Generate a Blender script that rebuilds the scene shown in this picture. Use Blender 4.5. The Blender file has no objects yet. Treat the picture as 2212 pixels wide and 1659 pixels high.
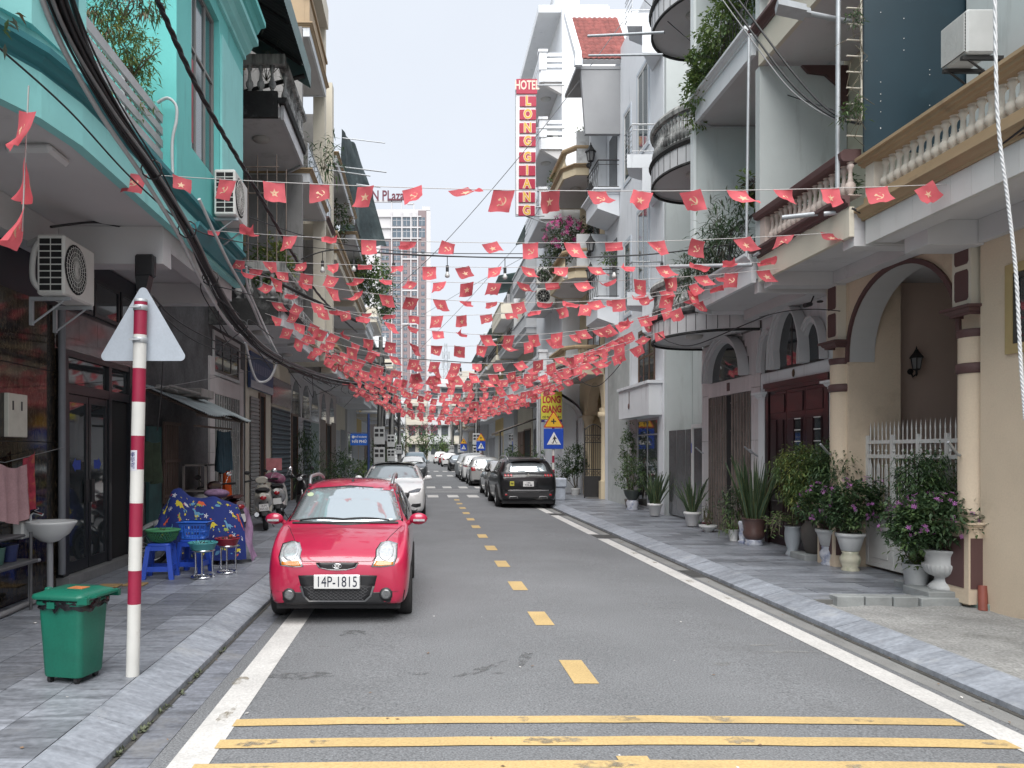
import bpy,math,random
from mathutils import Vector,Matrix,noise
from mathutils.bvhtree import BVHTree
random.seed(7)
SC=bpy.context.scene
COL=SC.collection
R=math.radians
sin,cos,pi=math.sin,math.cos,math.pi
# camera, sky, sun, exposure
F,CX,HY,CH=1670.0,912.0,974.0,1.8
cam=bpy.data.cameras.new('camera')
cam.sensor_width=36.0
cam.lens=36.0 * F / 2212.0
cam.shift_x=(1106.0 - CX) / 2212.0
cam.shift_y=(HY - 829.5) / 2212.0
cam.clip_start,cam.clip_end=0.05,3000
camo=bpy.data.objects.new('camera',cam)
COL.objects.link(camo)
camo.location=(0,0,CH)
camo.rotation_euler=(R(90),0,0)
SC.camera=camo
world=bpy.data.worlds.new('World')
SC.world=world
world.use_nodes=True
wn=world.node_tree.nodes
wl=world.node_tree.links
bg=wn['Background']
sky=wn.new('ShaderNodeTexSky')
sky.sky_type='NISHITA'
sky.sun_disc=False
sky.sun_elevation=R(58)
sky.sun_rotation=R(180)
sky.air_density=1.0
sky.dust_density=4.0
tc=wn.new('ShaderNodeTexCoord')
cn=wn.new('ShaderNodeTexNoise')
cn.inputs['Scale'].default_value=2.2
cn.inputs['Detail'].default_value=6
wl.new(tc.outputs['Generated'],cn.inputs['Vector'])
cr=wn.new('ShaderNodeValToRGB')
cr.color_ramp.elements[0].position,cr.color_ramp.elements[1].position=0.38,0.64
cr.color_ramp.elements[0].color=(2.08,2.19,2.36,1)
cr.color_ramp.elements[1].color=(2.2,2.32,2.49,1)
wl.new(cn.outputs['Fac'],cr.inputs['Fac'])
mx=wn.new('ShaderNodeMix')
mx.data_type='RGBA'
mx.inputs['Factor'].default_value=0.93
wl.new(sky.outputs['Color'],mx.inputs[6])
wl.new(cr.outputs['Color'],mx.inputs[7])
wl.new(mx.outputs[2],bg.inputs['Color'])
bg.inputs['Strength'].default_value=0.10
sun=bpy.data.lights.new('sun','SUN')
sun.energy=1.5
sun.angle=R(60)
sun.color=(1.0,0.985,0.96)
suno=bpy.data.objects.new('sun',sun)
COL.objects.link(suno)
suno.rotation_euler=(R(32),R(-4),0)
SC.view_settings.view_transform='Standard'
SC.view_settings.look='None'
SC.view_settings.gamma=1
SC.view_settings.exposure=2.0
SC.view_settings.use_curve_mapping=False
SC.render.engine='CYCLES'
SC.cycles.max_bounces=7
SC.cycles.diffuse_bounces=4
SC.cycles.glossy_bounces=3
SC.cycles.transparent_max_bounces=8
SC.cycles.use_denoising=True
# materials
MATS={}
def mat(name,col,rough=0.7,var=0.12,scale=2.5,bump=0.0,bscale=60,metal=0.0,dirt=0.0,dcol=(0.03,0.03,0.028),
  objvar=0.0,streak=False,aniso=None,coat=0.0,spec=0.5,trans=0.0,fine=0.0,dscale=1.3):
 if name in MATS:
  return MATS[name]
 m=bpy.data.materials.new(name)
 MATS[name]=m
 m.use_nodes=True
 nt=m.node_tree
 N,L=nt.nodes,nt.links
 b=N['Principled BSDF']
 b.inputs['Roughness'].default_value=rough
 b.inputs['Metallic'].default_value=metal
 b.inputs['Specular IOR Level'].default_value=spec
 if coat:
  b.inputs['Coat Weight'].default_value=coat
  b.inputs['Coat Roughness'].default_value=0.03
 if not (var or dirt or bump or objvar or fine):
  b.inputs['Base Color'].default_value=(*col,1)
  out=None
 else:
  geo=N.new('ShaderNodeNewGeometry')
  n1=N.new('ShaderNodeTexNoise')
  n1.inputs['Scale'].default_value=scale
  n1.inputs['Detail'].default_value=5
  n1.inputs['Roughness'].default_value=0.6
  if aniso:
   mpa=N.new('ShaderNodeMapping');mpa.inputs['Scale'].default_value=aniso
   L.new(geo.outputs['Position'],mpa.inputs['Vector']);L.new(mpa.outputs['Vector'],n1.inputs['Vector'])
   n1.inputs['Distortion'].default_value=1.2
  else: L.new(geo.outputs['Position'],n1.inputs['Vector'])
  mr=N.new('ShaderNodeMapRange')
  mr.inputs[1].default_value,mr.inputs[2].default_value=0.25,0.75
  mr.inputs[3].default_value,mr.inputs[4].default_value=1 - var,1 + var
  L.new(n1.outputs['Fac'],mr.inputs[0])
  val=mr.outputs[0]
  if fine:
   n4=N.new('ShaderNodeTexNoise')
   n4.inputs['Scale'].default_value=bscale
   n4.inputs['Detail'].default_value=2
   L.new(geo.outputs['Position'],n4.inputs['Vector'])
   m4=N.new('ShaderNodeMapRange')
   m4.inputs[1].default_value,m4.inputs[2].default_value=0.25,0.75
   m4.inputs[3].default_value,m4.inputs[4].default_value=1 - fine,1 + fine
   L.new(n4.outputs['Fac'],m4.inputs[0])
   mm=N.new('ShaderNodeMath');mm.operation='MULTIPLY'
   L.new(val,mm.inputs[0]);L.new(m4.outputs[0],mm.inputs[1]);val=mm.outputs[0]
  if objvar:
   oi=N.new('ShaderNodeObjectInfo')
   m3=N.new('ShaderNodeMapRange')
   m3.inputs[3].default_value,m3.inputs[4].default_value=1 - objvar,1 + objvar
   L.new(oi.outputs['Random'],m3.inputs[0])
   mm=N.new('ShaderNodeMath');mm.operation='MULTIPLY'
   L.new(val,mm.inputs[0]);L.new(m3.outputs[0],mm.inputs[1]);val=mm.outputs[0]
  hs=N.new('ShaderNodeVectorMath');hs.operation='SCALE'
  hs.inputs[0].default_value=col
  L.new(val,hs.inputs['Scale'])
  cout=hs.outputs[0]
  if dirt:
   mp=N.new('ShaderNodeMapping')
   mp.inputs['Scale'].default_value=(3.2,3.2,0.45) if streak else (1,1,1)
   L.new(geo.outputs['Position'],mp.inputs['Vector'])
   n2=N.new('ShaderNodeTexNoise')
   n2.inputs['Scale'].default_value=dscale
   n2.inputs['Detail'].default_value=8
   n2.inputs['Roughness'].default_value=0.68
   L.new(mp.outputs['Vector'],n2.inputs['Vector'])
   m2=N.new('ShaderNodeMapRange')
   lo=0.66 - 0.3 * dirt
   m2.inputs[1].default_value,m2.inputs[2].default_value=lo,lo + 0.2
   m2.inputs[3].default_value,m2.inputs[4].default_value=0,min(1,0.55 + 0.4 * dirt)
   L.new(n2.outputs['Fac'],m2.inputs[0])
   mix=N.new('ShaderNodeMix');mix.data_type='RGBA'
   L.new(m2.outputs[0],mix.inputs['Factor'])
   L.new(cout,mix.inputs[6])
   mix.inputs[7].default_value=(*dcol,1)
   cout=mix.outputs[2]
  L.new(cout,b.inputs['Base Color'])
  if bump:
   n3=N.new('ShaderNodeTexNoise')
   n3.inputs['Scale'].default_value=bscale
   n3.inputs['Detail'].default_value=3
   L.new(geo.outputs['Position'],n3.inputs['Vector'])
   bm=N.new('ShaderNodeBump')
   bm.inputs['Strength'].default_value=bump
   bm.inputs['Distance'].default_value=0.01
   L.new(n3.outputs['Fac'],bm.inputs['Height'])
   L.new(bm.outputs['Normal'],b.inputs['Normal'])
  out=cout
 if trans:
  tr=N.new('ShaderNodeBsdfTranslucent')
  tr.inputs['Color'].default_value=(*col,1)
  if out is not None:
   L.new(out,tr.inputs['Color'])
  ms=N.new('ShaderNodeMixShader')
  ms.inputs[0].default_value=trans
  L.new(b.outputs[0],ms.inputs[1]);L.new(tr.outputs[0],ms.inputs[2])
  L.new(ms.outputs[0],N['Material Output'].inputs['Surface'])
 return m
# mesh builder
ORG={}
class MB:
 def __init__(s):
  s.v,s.f,s.m,s.s=[],[],[],[]
 def face(s,pts,m=0,smooth=False):
  b=len(s.v)
  s.v.extend(tuple(p) for p in pts)
  s.f.append(tuple(range(b,b + len(pts))));s.m.append(m);s.s.append(smooth)
 def add(s,verts,faces,m=0,smooth=False):
  b=len(s.v)
  s.v.extend(tuple(p) for p in verts)
  for f in faces:
   s.f.append(tuple(b + i for i in f));s.m.append(m);s.s.append(smooth)
 def box(s,x0,x1,y0,y1,z0,z1,m=0):
  if x0 > x1: x0,x1=x1,x0
  if y0 > y1: y0,y1=y1,y0
  if z0 > z1: z0,z1=z1,z0
  s.add([(x0,y0,z0),(x1,y0,z0),(x1,y1,z0),(x0,y1,z0),(x0,y0,z1),(x1,y0,z1),(x1,y1,z1),(x0,y1,z1)],
              [(0,3,2,1),(4,5,6,7),(0,1,5,4),(1,2,6,5),(2,3,7,6),(3,0,4,7)],m)
 def bbox(s,x0,x1,y0,y1,z0,z1,r=0.01,m=0):
  "box with chamfered edges"
  if x0 > x1: x0,x1=x1,x0
  if y0 > y1: y0,y1=y1,y0
  if z0 > z1: z0,z1=z1,z0
  r=min(r,(x1-x0)/2.2,(y1-y0)/2.2,(z1-z0)/2.2)
  V,idx=[],{}
  for i,(xa,xs) in enumerate(((x0,1),(x1,-1))):
   for j,(ya,ys) in enumerate(((y0,1),(y1,-1))):
    for k,(za,zs) in enumerate(((z0,1),(z1,-1))):
     for ax,p in enumerate(((xa,ya+ys*r,za+zs*r),(xa+xs*r,ya,za+zs*r),(xa+xs*r,ya+ys*r,za))):
      idx[(i,j,k,ax)]=len(V);V.append(p)
  g=lambda i,j,k,a: idx[(i,j,k,a)]
  Fs=[]
  for i in (0,1): Fs.append([g(i,0,0,0),g(i,1,0,0),g(i,1,1,0),g(i,0,1,0)])
  for j in (0,1): Fs.append([g(0,j,0,1),g(1,j,0,1),g(1,j,1,1),g(0,j,1,1)])
  for k in (0,1): Fs.append([g(0,0,k,2),g(1,0,k,2),g(1,1,k,2),g(0,1,k,2)])
  for i in (0,1):
   for j in (0,1): Fs.append([g(i,j,0,0),g(i,j,0,1),g(i,j,1,1),g(i,j,1,0)])
  for i in (0,1):
   for k in (0,1): Fs.append([g(i,0,k,0),g(i,0,k,2),g(i,1,k,2),g(i,1,k,0)])
  for j in (0,1):
   for k in (0,1): Fs.append([g(0,j,k,1),g(0,j,k,2),g(1,j,k,2),g(1,j,k,1)])
  for i in (0,1):
   for j in (0,1):
    for k in (0,1): Fs.append([g(i,j,k,0),g(i,j,k,1),g(i,j,k,2)])
  s.add(V,Fs,m)
 def cyl(s,p0,p1,r0,r1=None,n=10,m=0,caps=True,smooth=True):
  s.tube([p0,p1],[r0,r0 if r1 is None else r1],n,m,caps,smooth)
 def tube(s,path,r,n=6,m=0,caps=True,smooth=True):
  path=[Vector(p) for p in path]
  k=len(path)
  rr=r if isinstance(r,(list,tuple)) else [r] * k
  up=Vector((0,0,1))
  V=[]
  prev=None
  for i,p in enumerate(path):
   t=(path[min(i+1,k-1)] - path[max(i-1,0)])
   if t.length < 1e-9: t=Vector((0,0,1))
   t.normalize()
   if prev is None:
    a=t.cross(up)
    if a.length < 1e-3: a=t.cross(Vector((1,0,0)))
   else:
    a=prev - t * prev.dot(t)
    if a.length < 1e-4: a=t.cross(up)
   a.normalize();prev=a
   b2=t.cross(a)
   for j in range(n):
    an=2 * pi * j / n
    V.append(p + (a * cos(an) + b2 * sin(an)) * rr[i])
  Fs=[(i*n+j,i*n+(j+1) % n,(i+1)*n+(j+1) % n,(i+1)*n+j) for i in range(k-1) for j in range(n)]
  s.add(V,Fs,m,smooth)
  if caps and n > 2:
   s.face(list(reversed(V[:n])),m);s.face(V[-n:],m)
 def lathe(s,prof,c=(0,0,0),n=16,m=0,axis='z',smooth=True,a0=0.0,a1=2*pi,caps=True):
  full=abs(a1 - a0 - 2*pi) < 1e-6
  cnt=n if full else n + 1
  V=[]
  for r,z in prof:
   for j in range(cnt):
    an=a0 + (a1 - a0) * j / n
    x,y=r*cos(an),r*sin(an)
    p=(x,y,z) if axis == 'z' else ((z,x,y) if axis == 'x' else (x,z,y))
    V.append((c[0]+p[0],c[1]+p[1],c[2]+p[2]))
  Fs=[]
  for i in range(len(prof)-1):
   for j in range(n):
    j2=(j+1) % cnt
    Fs.append((i*cnt+j,i*cnt+j2,(i+1)*cnt+j2,(i+1)*cnt+j))
  s.add(V,Fs,m,smooth)
  if caps and full:
   if prof[0][0] > 1e-4: s.face(V[:cnt][::-1],m)
   if prof[-1][0] > 1e-4: s.face(V[-cnt:],m)
 def prism(s,poly,axis,d0,d1,m=0):
  "extrude a 2D polygon along an axis ('x': poly is (y,z); 'y': (x,z); 'z': (x,y))"
  def P3(p,d):
   return (d,p[0],p[1]) if axis == 'x' else ((p[0],d,p[1]) if axis == 'y' else (p[0],p[1],d))
  n=len(poly)
  V=[P3(p,d0) for p in poly] + [P3(p,d1) for p in poly]
  s.add(V,[tuple(range(n))[::-1],tuple(range(n,2*n))] + [(i,(i+1) % n,n+(i+1) % n,n+i) for i in range(n)],m)
 def sweep(s,prof,path,m=0,smooth=False,closed=False,caps=True):
  "sweep a profile [(out, z)] along a plan path [(x,y)]; 'out' is to the right of travel"
  k=len(path);n=len(prof)
  V=[]
  for i in range(k):
   p=Vector(path[i])
   if closed:
    d0=(Vector(path[i]) - Vector(path[i-1])).normalized();d1=(Vector(path[(i+1) % k]) - p).normalized()
   else:
    d0=(p - Vector(path[max(i-1,0)]));d1=(Vector(path[min(i+1,k-1)]) - p)
    if d0.length < 1e-9: d0=d1
    if d1.length < 1e-9: d1=d0
    d0=d0.normalized();d1=d1.normalized()
   n0=Vector((d0.y,-d0.x));n1=Vector((d1.y,-d1.x))
   nn=n0 + n1
   if nn.length < 1e-6: nn=n0
   nn.normalize()
   sc=1 / max(0.4,nn.dot(n0))
   for o,z in prof:
    V.append((p.x + nn.x*o*sc,p.y + nn.y*o*sc,z))
  rng=k if closed else k - 1
  Fs=[(i*n+j,((i+1) % k)*n+j,((i+1) % k)*n+(j+1) % n,i*n+(j+1) % n) for i in range(rng) for j in range(n)]
  s.add(V,Fs,m,smooth)
  if not closed and caps:
   s.face(V[:n],m);s.face(V[-n:][::-1],m)
 def grid(s,fn,nu,nv,m=0,smooth=True):
  V=[fn(i/nu,j/nv) for i in range(nu+1) for j in range(nv+1)]
  w=nv + 1
  s.add(V,[(i*w+j,(i+1)*w+j,(i+1)*w+j+1,i*w+j+1) for i in range(nu) for j in range(nv)],m,smooth)
 def sphere(s,c,r,n=10,m=0):
  rr=r if isinstance(r,tuple) else (r,r,r)
  h=max(4,n // 2 + 1)
  V,Fs=[],[]
  for i in range(h+1):
   th=pi*i/h
   for j in range(n):
    an=2*pi*j/n
    V.append((c[0]+rr[0]*sin(th)*cos(an),c[1]+rr[1]*sin(th)*sin(an),c[2]+rr[2]*cos(th)))
  for i in range(h):
   for j in range(n):
    Fs.append((i*n+j,(i+1)*n+j,(i+1)*n+(j+1) % n,i*n+(j+1) % n))
  s.add(V,Fs,m,True)
 def xf(s,M,start=0):
  for i in range(start,len(s.v)):
   s.v[i]=tuple(M @ Vector(s.v[i]))
 def mesh(s,name,mats,org=(0,0,0)):
  me=bpy.data.meshes.new(name)
  ox,oy,oz=org
  me.from_pydata([(x-ox,y-oy,z-oz) for x,y,z in s.v],[],s.f)
  for mm in (mats if isinstance(mats,(list,tuple)) else [mats]):
   me.materials.append(mm)
  me.polygons.foreach_set('material_index',s.m)
  me.polygons.foreach_set('use_smooth',s.s)
  me.update()
  return me
 def build(s,name,mats,parent=None,label=None,kind=None,org=None):
  o0=ORG.get(parent.name,(0,0,0)) if parent else (org or (0,0,0))
  return place(s.mesh(name,mats,o0),name,parent,None if parent or not org else org,label,kind)
def place(me,name,parent=None,loc=None,label=None,kind=None):
 o=bpy.data.objects.new(name,me)
 COL.objects.link(o)
 if loc: o.location=loc
 if parent:
  o.parent=parent
  ORG[o.name]=ORG.get(parent.name,(0,0,0))
 if label: o['label']=label
 if kind: o['kind']=kind
 return o
def thing(name,label,cat,loc=(0,0,0),group=None,local=False):
 o=bpy.data.objects.new(name,None)
 COL.objects.link(o)
 o.location=loc
 o.empty_display_size=0.2
 o['label']=label;o['category']=cat
 if group: o['group']=group
 ORG[o.name]=(0,0,0) if local else tuple(loc)
 return o
def tag(o,label,cat,group=None):
 o['label']=label;o['category']=cat
 if group: o['group']=group
 return o
def copy_tree(o,parent=None):
 c=o.copy();COL.objects.link(c);c.parent=parent
 ORG[c.name]=ORG.get(o.name,(0,0,0))
 for ch in [x for x in o.children]: copy_tree(ch,c)
 return c
def P(px,py,Y):
 return ((px-CX)*Y/F,Y,CH-(py-HY)*Y/F)
_tcache={}
def text_mesh(txt,size,mats,depth=0.002,bold=0.0,sx=1.0):
 "flat lettering as a mesh lying in XZ, centred, facing -Y"
 cu=bpy.data.curves.new('t','FONT')
 cu.body=txt;cu.size=size;cu.align_x='CENTER';cu.align_y='CENTER'
 cu.extrude=depth;cu.offset=bold;cu.resolution_u=3
 cu.space_line=0.9
 ob=bpy.data.objects.new('t',cu);COL.objects.link(ob)
 dg=bpy.context.evaluated_depsgraph_get();dg.update()
 me=bpy.data.meshes.new_from_object(ob.evaluated_get(dg))
 bpy.data.objects.remove(ob);bpy.data.curves.remove(cu)
 out=MB()
 out.v=[(v.co.x*sx,-v.co.z,v.co.y) for v in me.vertices]
 out.f=[tuple(p.vertices) for p in me.polygons]
 out.m=[0]*len(out.f);out.s=[False]*len(out.f)
 bpy.data.meshes.remove(me)
 return out
def text(name,txt,size,m,parent,loc,rotz=0.0,tilt=0.0,roll=0.0,sx=1.0,bold=0.0,depth=0.002):
 "lettering facing -Y before rotation; loc in world, part of parent"
 mb=text_mesh(txt,size,m,depth,bold,sx)
 M=Matrix.Translation(loc) @ Matrix.Rotation(rotz,4,'Z') @ Matrix.Rotation(tilt,4,'X') @ Matrix.Rotation(roll,4,'Y')
 mb.xf(M)
 return mb.build(name,m,parent)
def lerp(a,b,t): return a + (b-a)*t
def catmull(pts,n):
 "smooth curve through points (tuples)"
 out=[]
 k=len(pts)
 for i in range(k-1):
  p0=Vector(pts[max(i-1,0)]);p1=Vector(pts[i]);p2=Vector(pts[i+1]);p3=Vector(pts[min(i+2,k-1)])
  for j in range(n):
   t=j/n
   out.append(0.5*((2*p1)+(p2-p0)*t+(2*p0-5*p1+4*p2-p3)*t*t+(3*p1-p0-3*p2+p3)*t*t*t))
 out.append(Vector(pts[-1]))
 return out
M_asphalt=mat('asphalt',(0.146,0.151,0.159),0.88,0.15,0.55,0.7,75,fine=0.5,dirt=0.30,dcol=(0.105,0.106,0.108),dscale=0.45)
M_gutter=mat('gutter_concrete',(0.20,0.20,0.195),0.85,0.2,2.0,0.3,90,fine=0.15,dirt=0.35,dcol=(0.07,0.07,0.065))
M_slate=mat('slate_slab',(0.198,0.211,0.238),0.42,0.5,2.6,0.35,22,objvar=0.30,fine=0.2,dirt=0.30,dcol=(0.25,0.25,0.24),aniso=(0.7,3.5,1),dscale=2.2)
M_slate_d=mat('slate_gutter',(0.15,0.16,0.185),0.6,0.4,3,0.3,25,objvar=0.2,fine=0.25,dirt=0.5,dcol=(0.22,0.215,0.2),aniso=(0.8,3,1))
M_kerb=mat('kerb_stone',(0.25,0.27,0.305),0.5,0.35,2.6,0.35,26,objvar=0.12,fine=0.18,dirt=0.38,dcol=(0.44,0.45,0.46),aniso=(0.8,2.6,1),dscale=2.4)
M_joint=mat('mortar',(0.13,0.13,0.125),0.9,0.2,4)
M_dirtground=mat('gravel_concrete',(0.262,0.262,0.256),0.95,0.3,1.6,0.8,45,fine=0.35,dirt=0.45,dcol=(0.13,0.13,0.12),dscale=1.8)
M_wline=mat('road_paint_white',(0.50,0.49,0.475),0.8,0.14,1.2,0.3,60,fine=0.18,dirt=0.42,dcol=(0.33,0.325,0.315),dscale=2.5)
M_yline=mat('road_paint_yellow',(0.46,0.33,0.15),0.8,0.14,1.2,0.3,60,fine=0.18,dirt=0.38,dcol=(0.31,0.235,0.125),dscale=2.5)
M_white=mat('white_plaster',(0.66,0.68,0.70),0.8,0.08,0.8,0.1,30,dirt=0.34,dcol=(0.30,0.305,0.30),streak=True)
M_bwhite=mat('bluish_white_plaster',(0.70,0.725,0.755),0.8,0.07,0.8,0.1,30,dirt=0.28,dcol=(0.34,0.36,0.38),streak=True)
M_pale=mat('pale_grey_green_plaster',(0.50,0.535,0.53),0.85,0.10,0.7,0.1,30,dirt=0.36,dcol=(0.33,0.345,0.335),streak=True)
M_soffit=mat('soffit_paint',(0.54,0.535,0.54),0.85,0.10,0.6,dirt=0.22,dcol=(0.22,0.22,0.21))
M_cream=mat('cream_plaster',(0.58,0.54,0.45),0.85,0.08,0.8,0.1,40,dirt=0.15,dcol=(0.33,0.28,0.2),streak=True)
M_beige=mat('beige_plaster',(0.62,0.51,0.385),0.85,0.09,0.7,0.25,50,dirt=0.28,dcol=(0.40,0.32,0.22),fine=0.04)
M_brown=mat('dark_brown_paint',(0.10,0.052,0.050),0.6,0.1,2)
M_tan=mat('tan_trim',(0.34,0.245,0.145),0.65,0.12,2,dirt=0.1)
M_weather=mat('weathered_concrete',(0.42,0.42,0.40),0.9,0.25,1.2,0.4,25,dirt=0.75,dcol=(0.028,0.028,0.028),streak=True)
M_weatherd=mat('black_mould_concrete',(0.032,0.032,0.032),0.95,0.5,1.6,0.5,25,dirt=0.42,dcol=(0.20,0.20,0.195),dscale=2.2)
M_conc=mat('old_concrete',(0.25,0.245,0.24),0.9,0.2,1.2,0.3,25,dirt=0.45,dcol=(0.06,0.06,0.058),streak=True)
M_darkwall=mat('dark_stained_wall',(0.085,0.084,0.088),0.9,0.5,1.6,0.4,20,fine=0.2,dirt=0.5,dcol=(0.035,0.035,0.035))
M_balu=mat('stone_baluster',(0.56,0.51,0.44),0.75,0.1,5,0.15,60,dirt=0.22,dcol=(0.32,0.27,0.21),objvar=0.05)
M_baluw=mat('weathered_baluster',(0.45,0.45,0.44),0.85,0.3,5,0.2,60,dirt=0.8,dcol=(0.035,0.035,0.035),dscale=2.2)
M_glass=mat('window_glass',(0.030,0.036,0.040),0.04,0,spec=1.0)
M_glassb=mat('window_glass_blue',(0.06,0.09,0.10),0.05,0,spec=0.9)
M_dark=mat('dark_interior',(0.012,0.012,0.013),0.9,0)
M_alu=mat('grey_aluminium',(0.38,0.39,0.41),0.45,0.08,6,metal=0.5)
M_steel=mat('stainless_steel',(0.50,0.51,0.52),0.28,0.12,6,metal=0.9)
M_chrome=mat('chrome',(0.75,0.76,0.78),0.12,0,metal=1.0)
M_galv=mat('galvanised_pipe',(0.40,0.42,0.44),0.5,0.12,8,metal=0.4)
M_black=mat('black_plastic',(0.018,0.018,0.020),0.45,0)
M_rubber=mat('tyre_rubber',(0.022,0.022,0.023),0.85,0.15,20)
M_cable=mat('black_cable',(0.020,0.020,0.022),0.6,0)
M_iron=mat('black_iron',(0.025,0.024,0.024),0.5,0.2,10)
M_wood=mat('dark_red_wood',(0.018,0.006,0.008),0.3,0.3,8,coat=0.2)
M_woodbr=mat('brown_wood',(0.13,0.075,0.05),0.5,0.25,8)
M_terra=mat('red_roof_tile',(0.185,0.052,0.045),0.85,0.4,6,objvar=0.12,dirt=0.2,dcol=(0.12,0.05,0.045))
M_acw=mat('aircon_white',(0.60,0.60,0.575),0.5,0.06,4,dirt=0.15,dcol=(0.33,0.32,0.29))
M_plw=mat('white_plastic',(0.66,0.66,0.65),0.45,0.05,5,dirt=0.10,dcol=(0.4,0.39,0.36))
M_turq=mat('turquoise_plaster',(0.15,0.53,0.51),0.8,0.09,0.9,0.12,40,dirt=0.32,dcol=(0.11,0.34,0.335),streak=True)
M_turql=mat('light_turquoise_plaster',(0.28,0.64,0.63),0.8,0.08,0.9,0.12,40,dirt=0.34,dcol=(0.18,0.40,0.40),streak=True)
M_teal=mat('dark_teal_trim',(0.035,0.19,0.215),0.6,0.1,1.5,dirt=0.12,dcol=(0.02,0.10,0.12))
# ground, road, pavements
XL,XLO,XR,XRO=-4.45,-2.9,6.3,5.0
KZ=0.13
def rz(x):
 t=(x-1.2)/2.75
 return max(0.0,0.03*(1-t*t))
g=MB()
g.face([(-700,-300,-0.06),(700,-300,-0.06),(700,1500,-0.06),(-700,1500,-0.06)])
g.build('ground',M_dirtground,kind='structure')
g=MB()
xs=[-1.56+i*(5.42/24) for i in range(25)]
for i in range(24):
 a,b=xs[i],xs[i+1]
 g.face([(a,-8,rz(a)),(b,-8,rz(b)),(b,118,rz(b)),(a,118,rz(a))],0,True)
road=g.build('road',M_asphalt,kind='structure')
g=MB();g.face([(-40,118,0.0),(45,118,0.0),(45,127,0.0),(-40,127,0.0)])
g.build('cross_road',M_asphalt,kind='structure')
def sheet(name,x0,x1,y0,y1,m,skew=0.0,dz=0.004,nx=None,wob=0.0):
 g=MB()
 n=nx or max(1,int(abs(x1-x0)/0.25))
 for i in range(n):
  a,b=lerp(x0,x1,i/n),lerp(x0,x1,(i+1)/n)
  wa,wb=(wob*noise.noise((a*3,y0,0)),wob*noise.noise((b*3,y0,0))) if wob else (0,0)
  g.face([(a,y0+wa,rz(a)+dz),(b,y0+wb,rz(b)+dz),(b,y1+wb,rz(b)+dz),(a,y1+wa,rz(a)+dz)],0,True)
 return g.build(name,m,road)
sheet('edge_line',-1.45,-1.22,-4,116,M_wline,nx=1)
for y0,y1 in ((-4,15.75),(16.6,21.5),(22.2,116)):
 sheet('edge_line',3.57,3.79,y0,y1,M_wline,nx=1)
for k in range(14):
 y=5.87 + k*1.97
 if y < 29: sheet('centre_dash',1.155,1.345,y,y+0.66,M_yline,nx=1)
for y,yy,x0,x1 in ((5.02,5.15,-1.235,3.53),(4.64,4.78,-1.25,3.60),(4.26,4.41,-1.3,3.62)):
 sheet('rumble_bar',x0,x1,y,yy,M_yline,dz=0.007,wob=0.012)
sheet('rumble_bar',1.12,1.30,4.41,4.47,M_yline,dz=0.007,nx=1)
for y,yy in ((29.4,31.0),(36.6,38.4),(53.8,56.2),(66,68)):
 for k in range(7):
  x=-1.35 + k*0.78
  sheet('crosswalk_block',x,x+0.42,y,yy,M_wline,nx=1)
for y in (33.2,34.8):
 sheet('stop_line',-1.2,3.5,y,y+0.25,M_wline)
def blot(name,x,y,rx,ry,m,seed,dz=0.0035,n=48,rot=0.0):
 g=MB();pts=[]
 for j in range(n):
  a=2*pi*j/n
  q=1 + 0.55*noise.noise((cos(a)*1.4+seed,sin(a)*1.4,seed*0.7)) + 0.35*noise.noise((cos(a)*5+seed,sin(a)*5,seed))
  u,v=rx*q*cos(a),ry*q*sin(a)
  xx,yy=x+u*cos(rot)-v*sin(rot),y+u*sin(rot)+v*cos(rot)
  pts.append((xx,yy,rz(xx)+dz))
 g.face(pts)
 return g.build(name,m,road)
M_tar=mat('old_oil_spot',(0.108,0.110,0.113),0.88,0.3,5,fine=0.45,bscale=75)
M_dust=mat('pale_dust_spot',(0.245,0.245,0.24),0.95,0.3,5,fine=0.25,bscale=90)
for i,(px,py,rx,ry,m,rot) in enumerate(((640,1465,0.28,0.09,M_tar,0),(1035,1455,0.05,0.30,M_tar,-0.75),(1133,1432,0.05,0.22,M_tar,-0.3),
  (760,1372,0.14,0.10,M_tar,0.2),(905,1462,0.09,0.03,M_tar,0),(1075,1462,0.05,0.02,M_tar,0))):
 Y=CH*F/(py-HY);blot('oil_spot',(px-CX)*Y/F,Y,rx,ry,m,i*3.7+1,rot=rot)
for px,py,rx,ry,rot in ((1640,1398,0.16,0.025,0.1),(1700,1412,0.22,0.03,0.05),(1905,1410,0.16,0.022,0.0),(1560,1440,0.10,0.05,0.6),(760,1555,0.05,0.015,0),(850,1425,0.04,0.012,0),(700,1400,0.05,0.012,0)):
 Y=CH*F/(py-HY);blot('dust_spot',(px-CX)*Y/F,Y,rx,ry,M_dust,px*0.37,rot=rot)
M_scuff=mat('tyre_scuff',(0.27,0.235,0.175),0.9,0.3,5,fine=0.3,bscale=75)
for m_ in (M_tar,M_dust,M_scuff):
 n_,l_=m_.node_tree.nodes,m_.node_tree.links
 ge=n_.new('ShaderNodeNewGeometry');nz=n_.new('ShaderNodeTexNoise');nz.inputs['Scale'].default_value=16;nz.inputs['Detail'].default_value=6
 l_.new(ge.outputs['Position'],nz.inputs['Vector']);mr_=n_.new('ShaderNodeMapRange');mr_.inputs[1].default_value,mr_.inputs[2].default_value,mr_.inputs[3].default_value,mr_.inputs[4].default_value=0.38,0.68,0.0,0.75
 l_.new(nz.outputs['Fac'],mr_.inputs[0]);tr_=n_.new('ShaderNodeBsdfTransparent');mx_=n_.new('ShaderNodeMixShader')
 l_.new(mr_.outputs[0],mx_.inputs[0]);l_.new(tr_.outputs[0],mx_.inputs[1]);l_.new(n_['Principled BSDF'].outputs[0],mx_.inputs[2]);l_.new(mx_.outputs[0],n_['Material Output'].inputs['Surface'])
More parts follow.
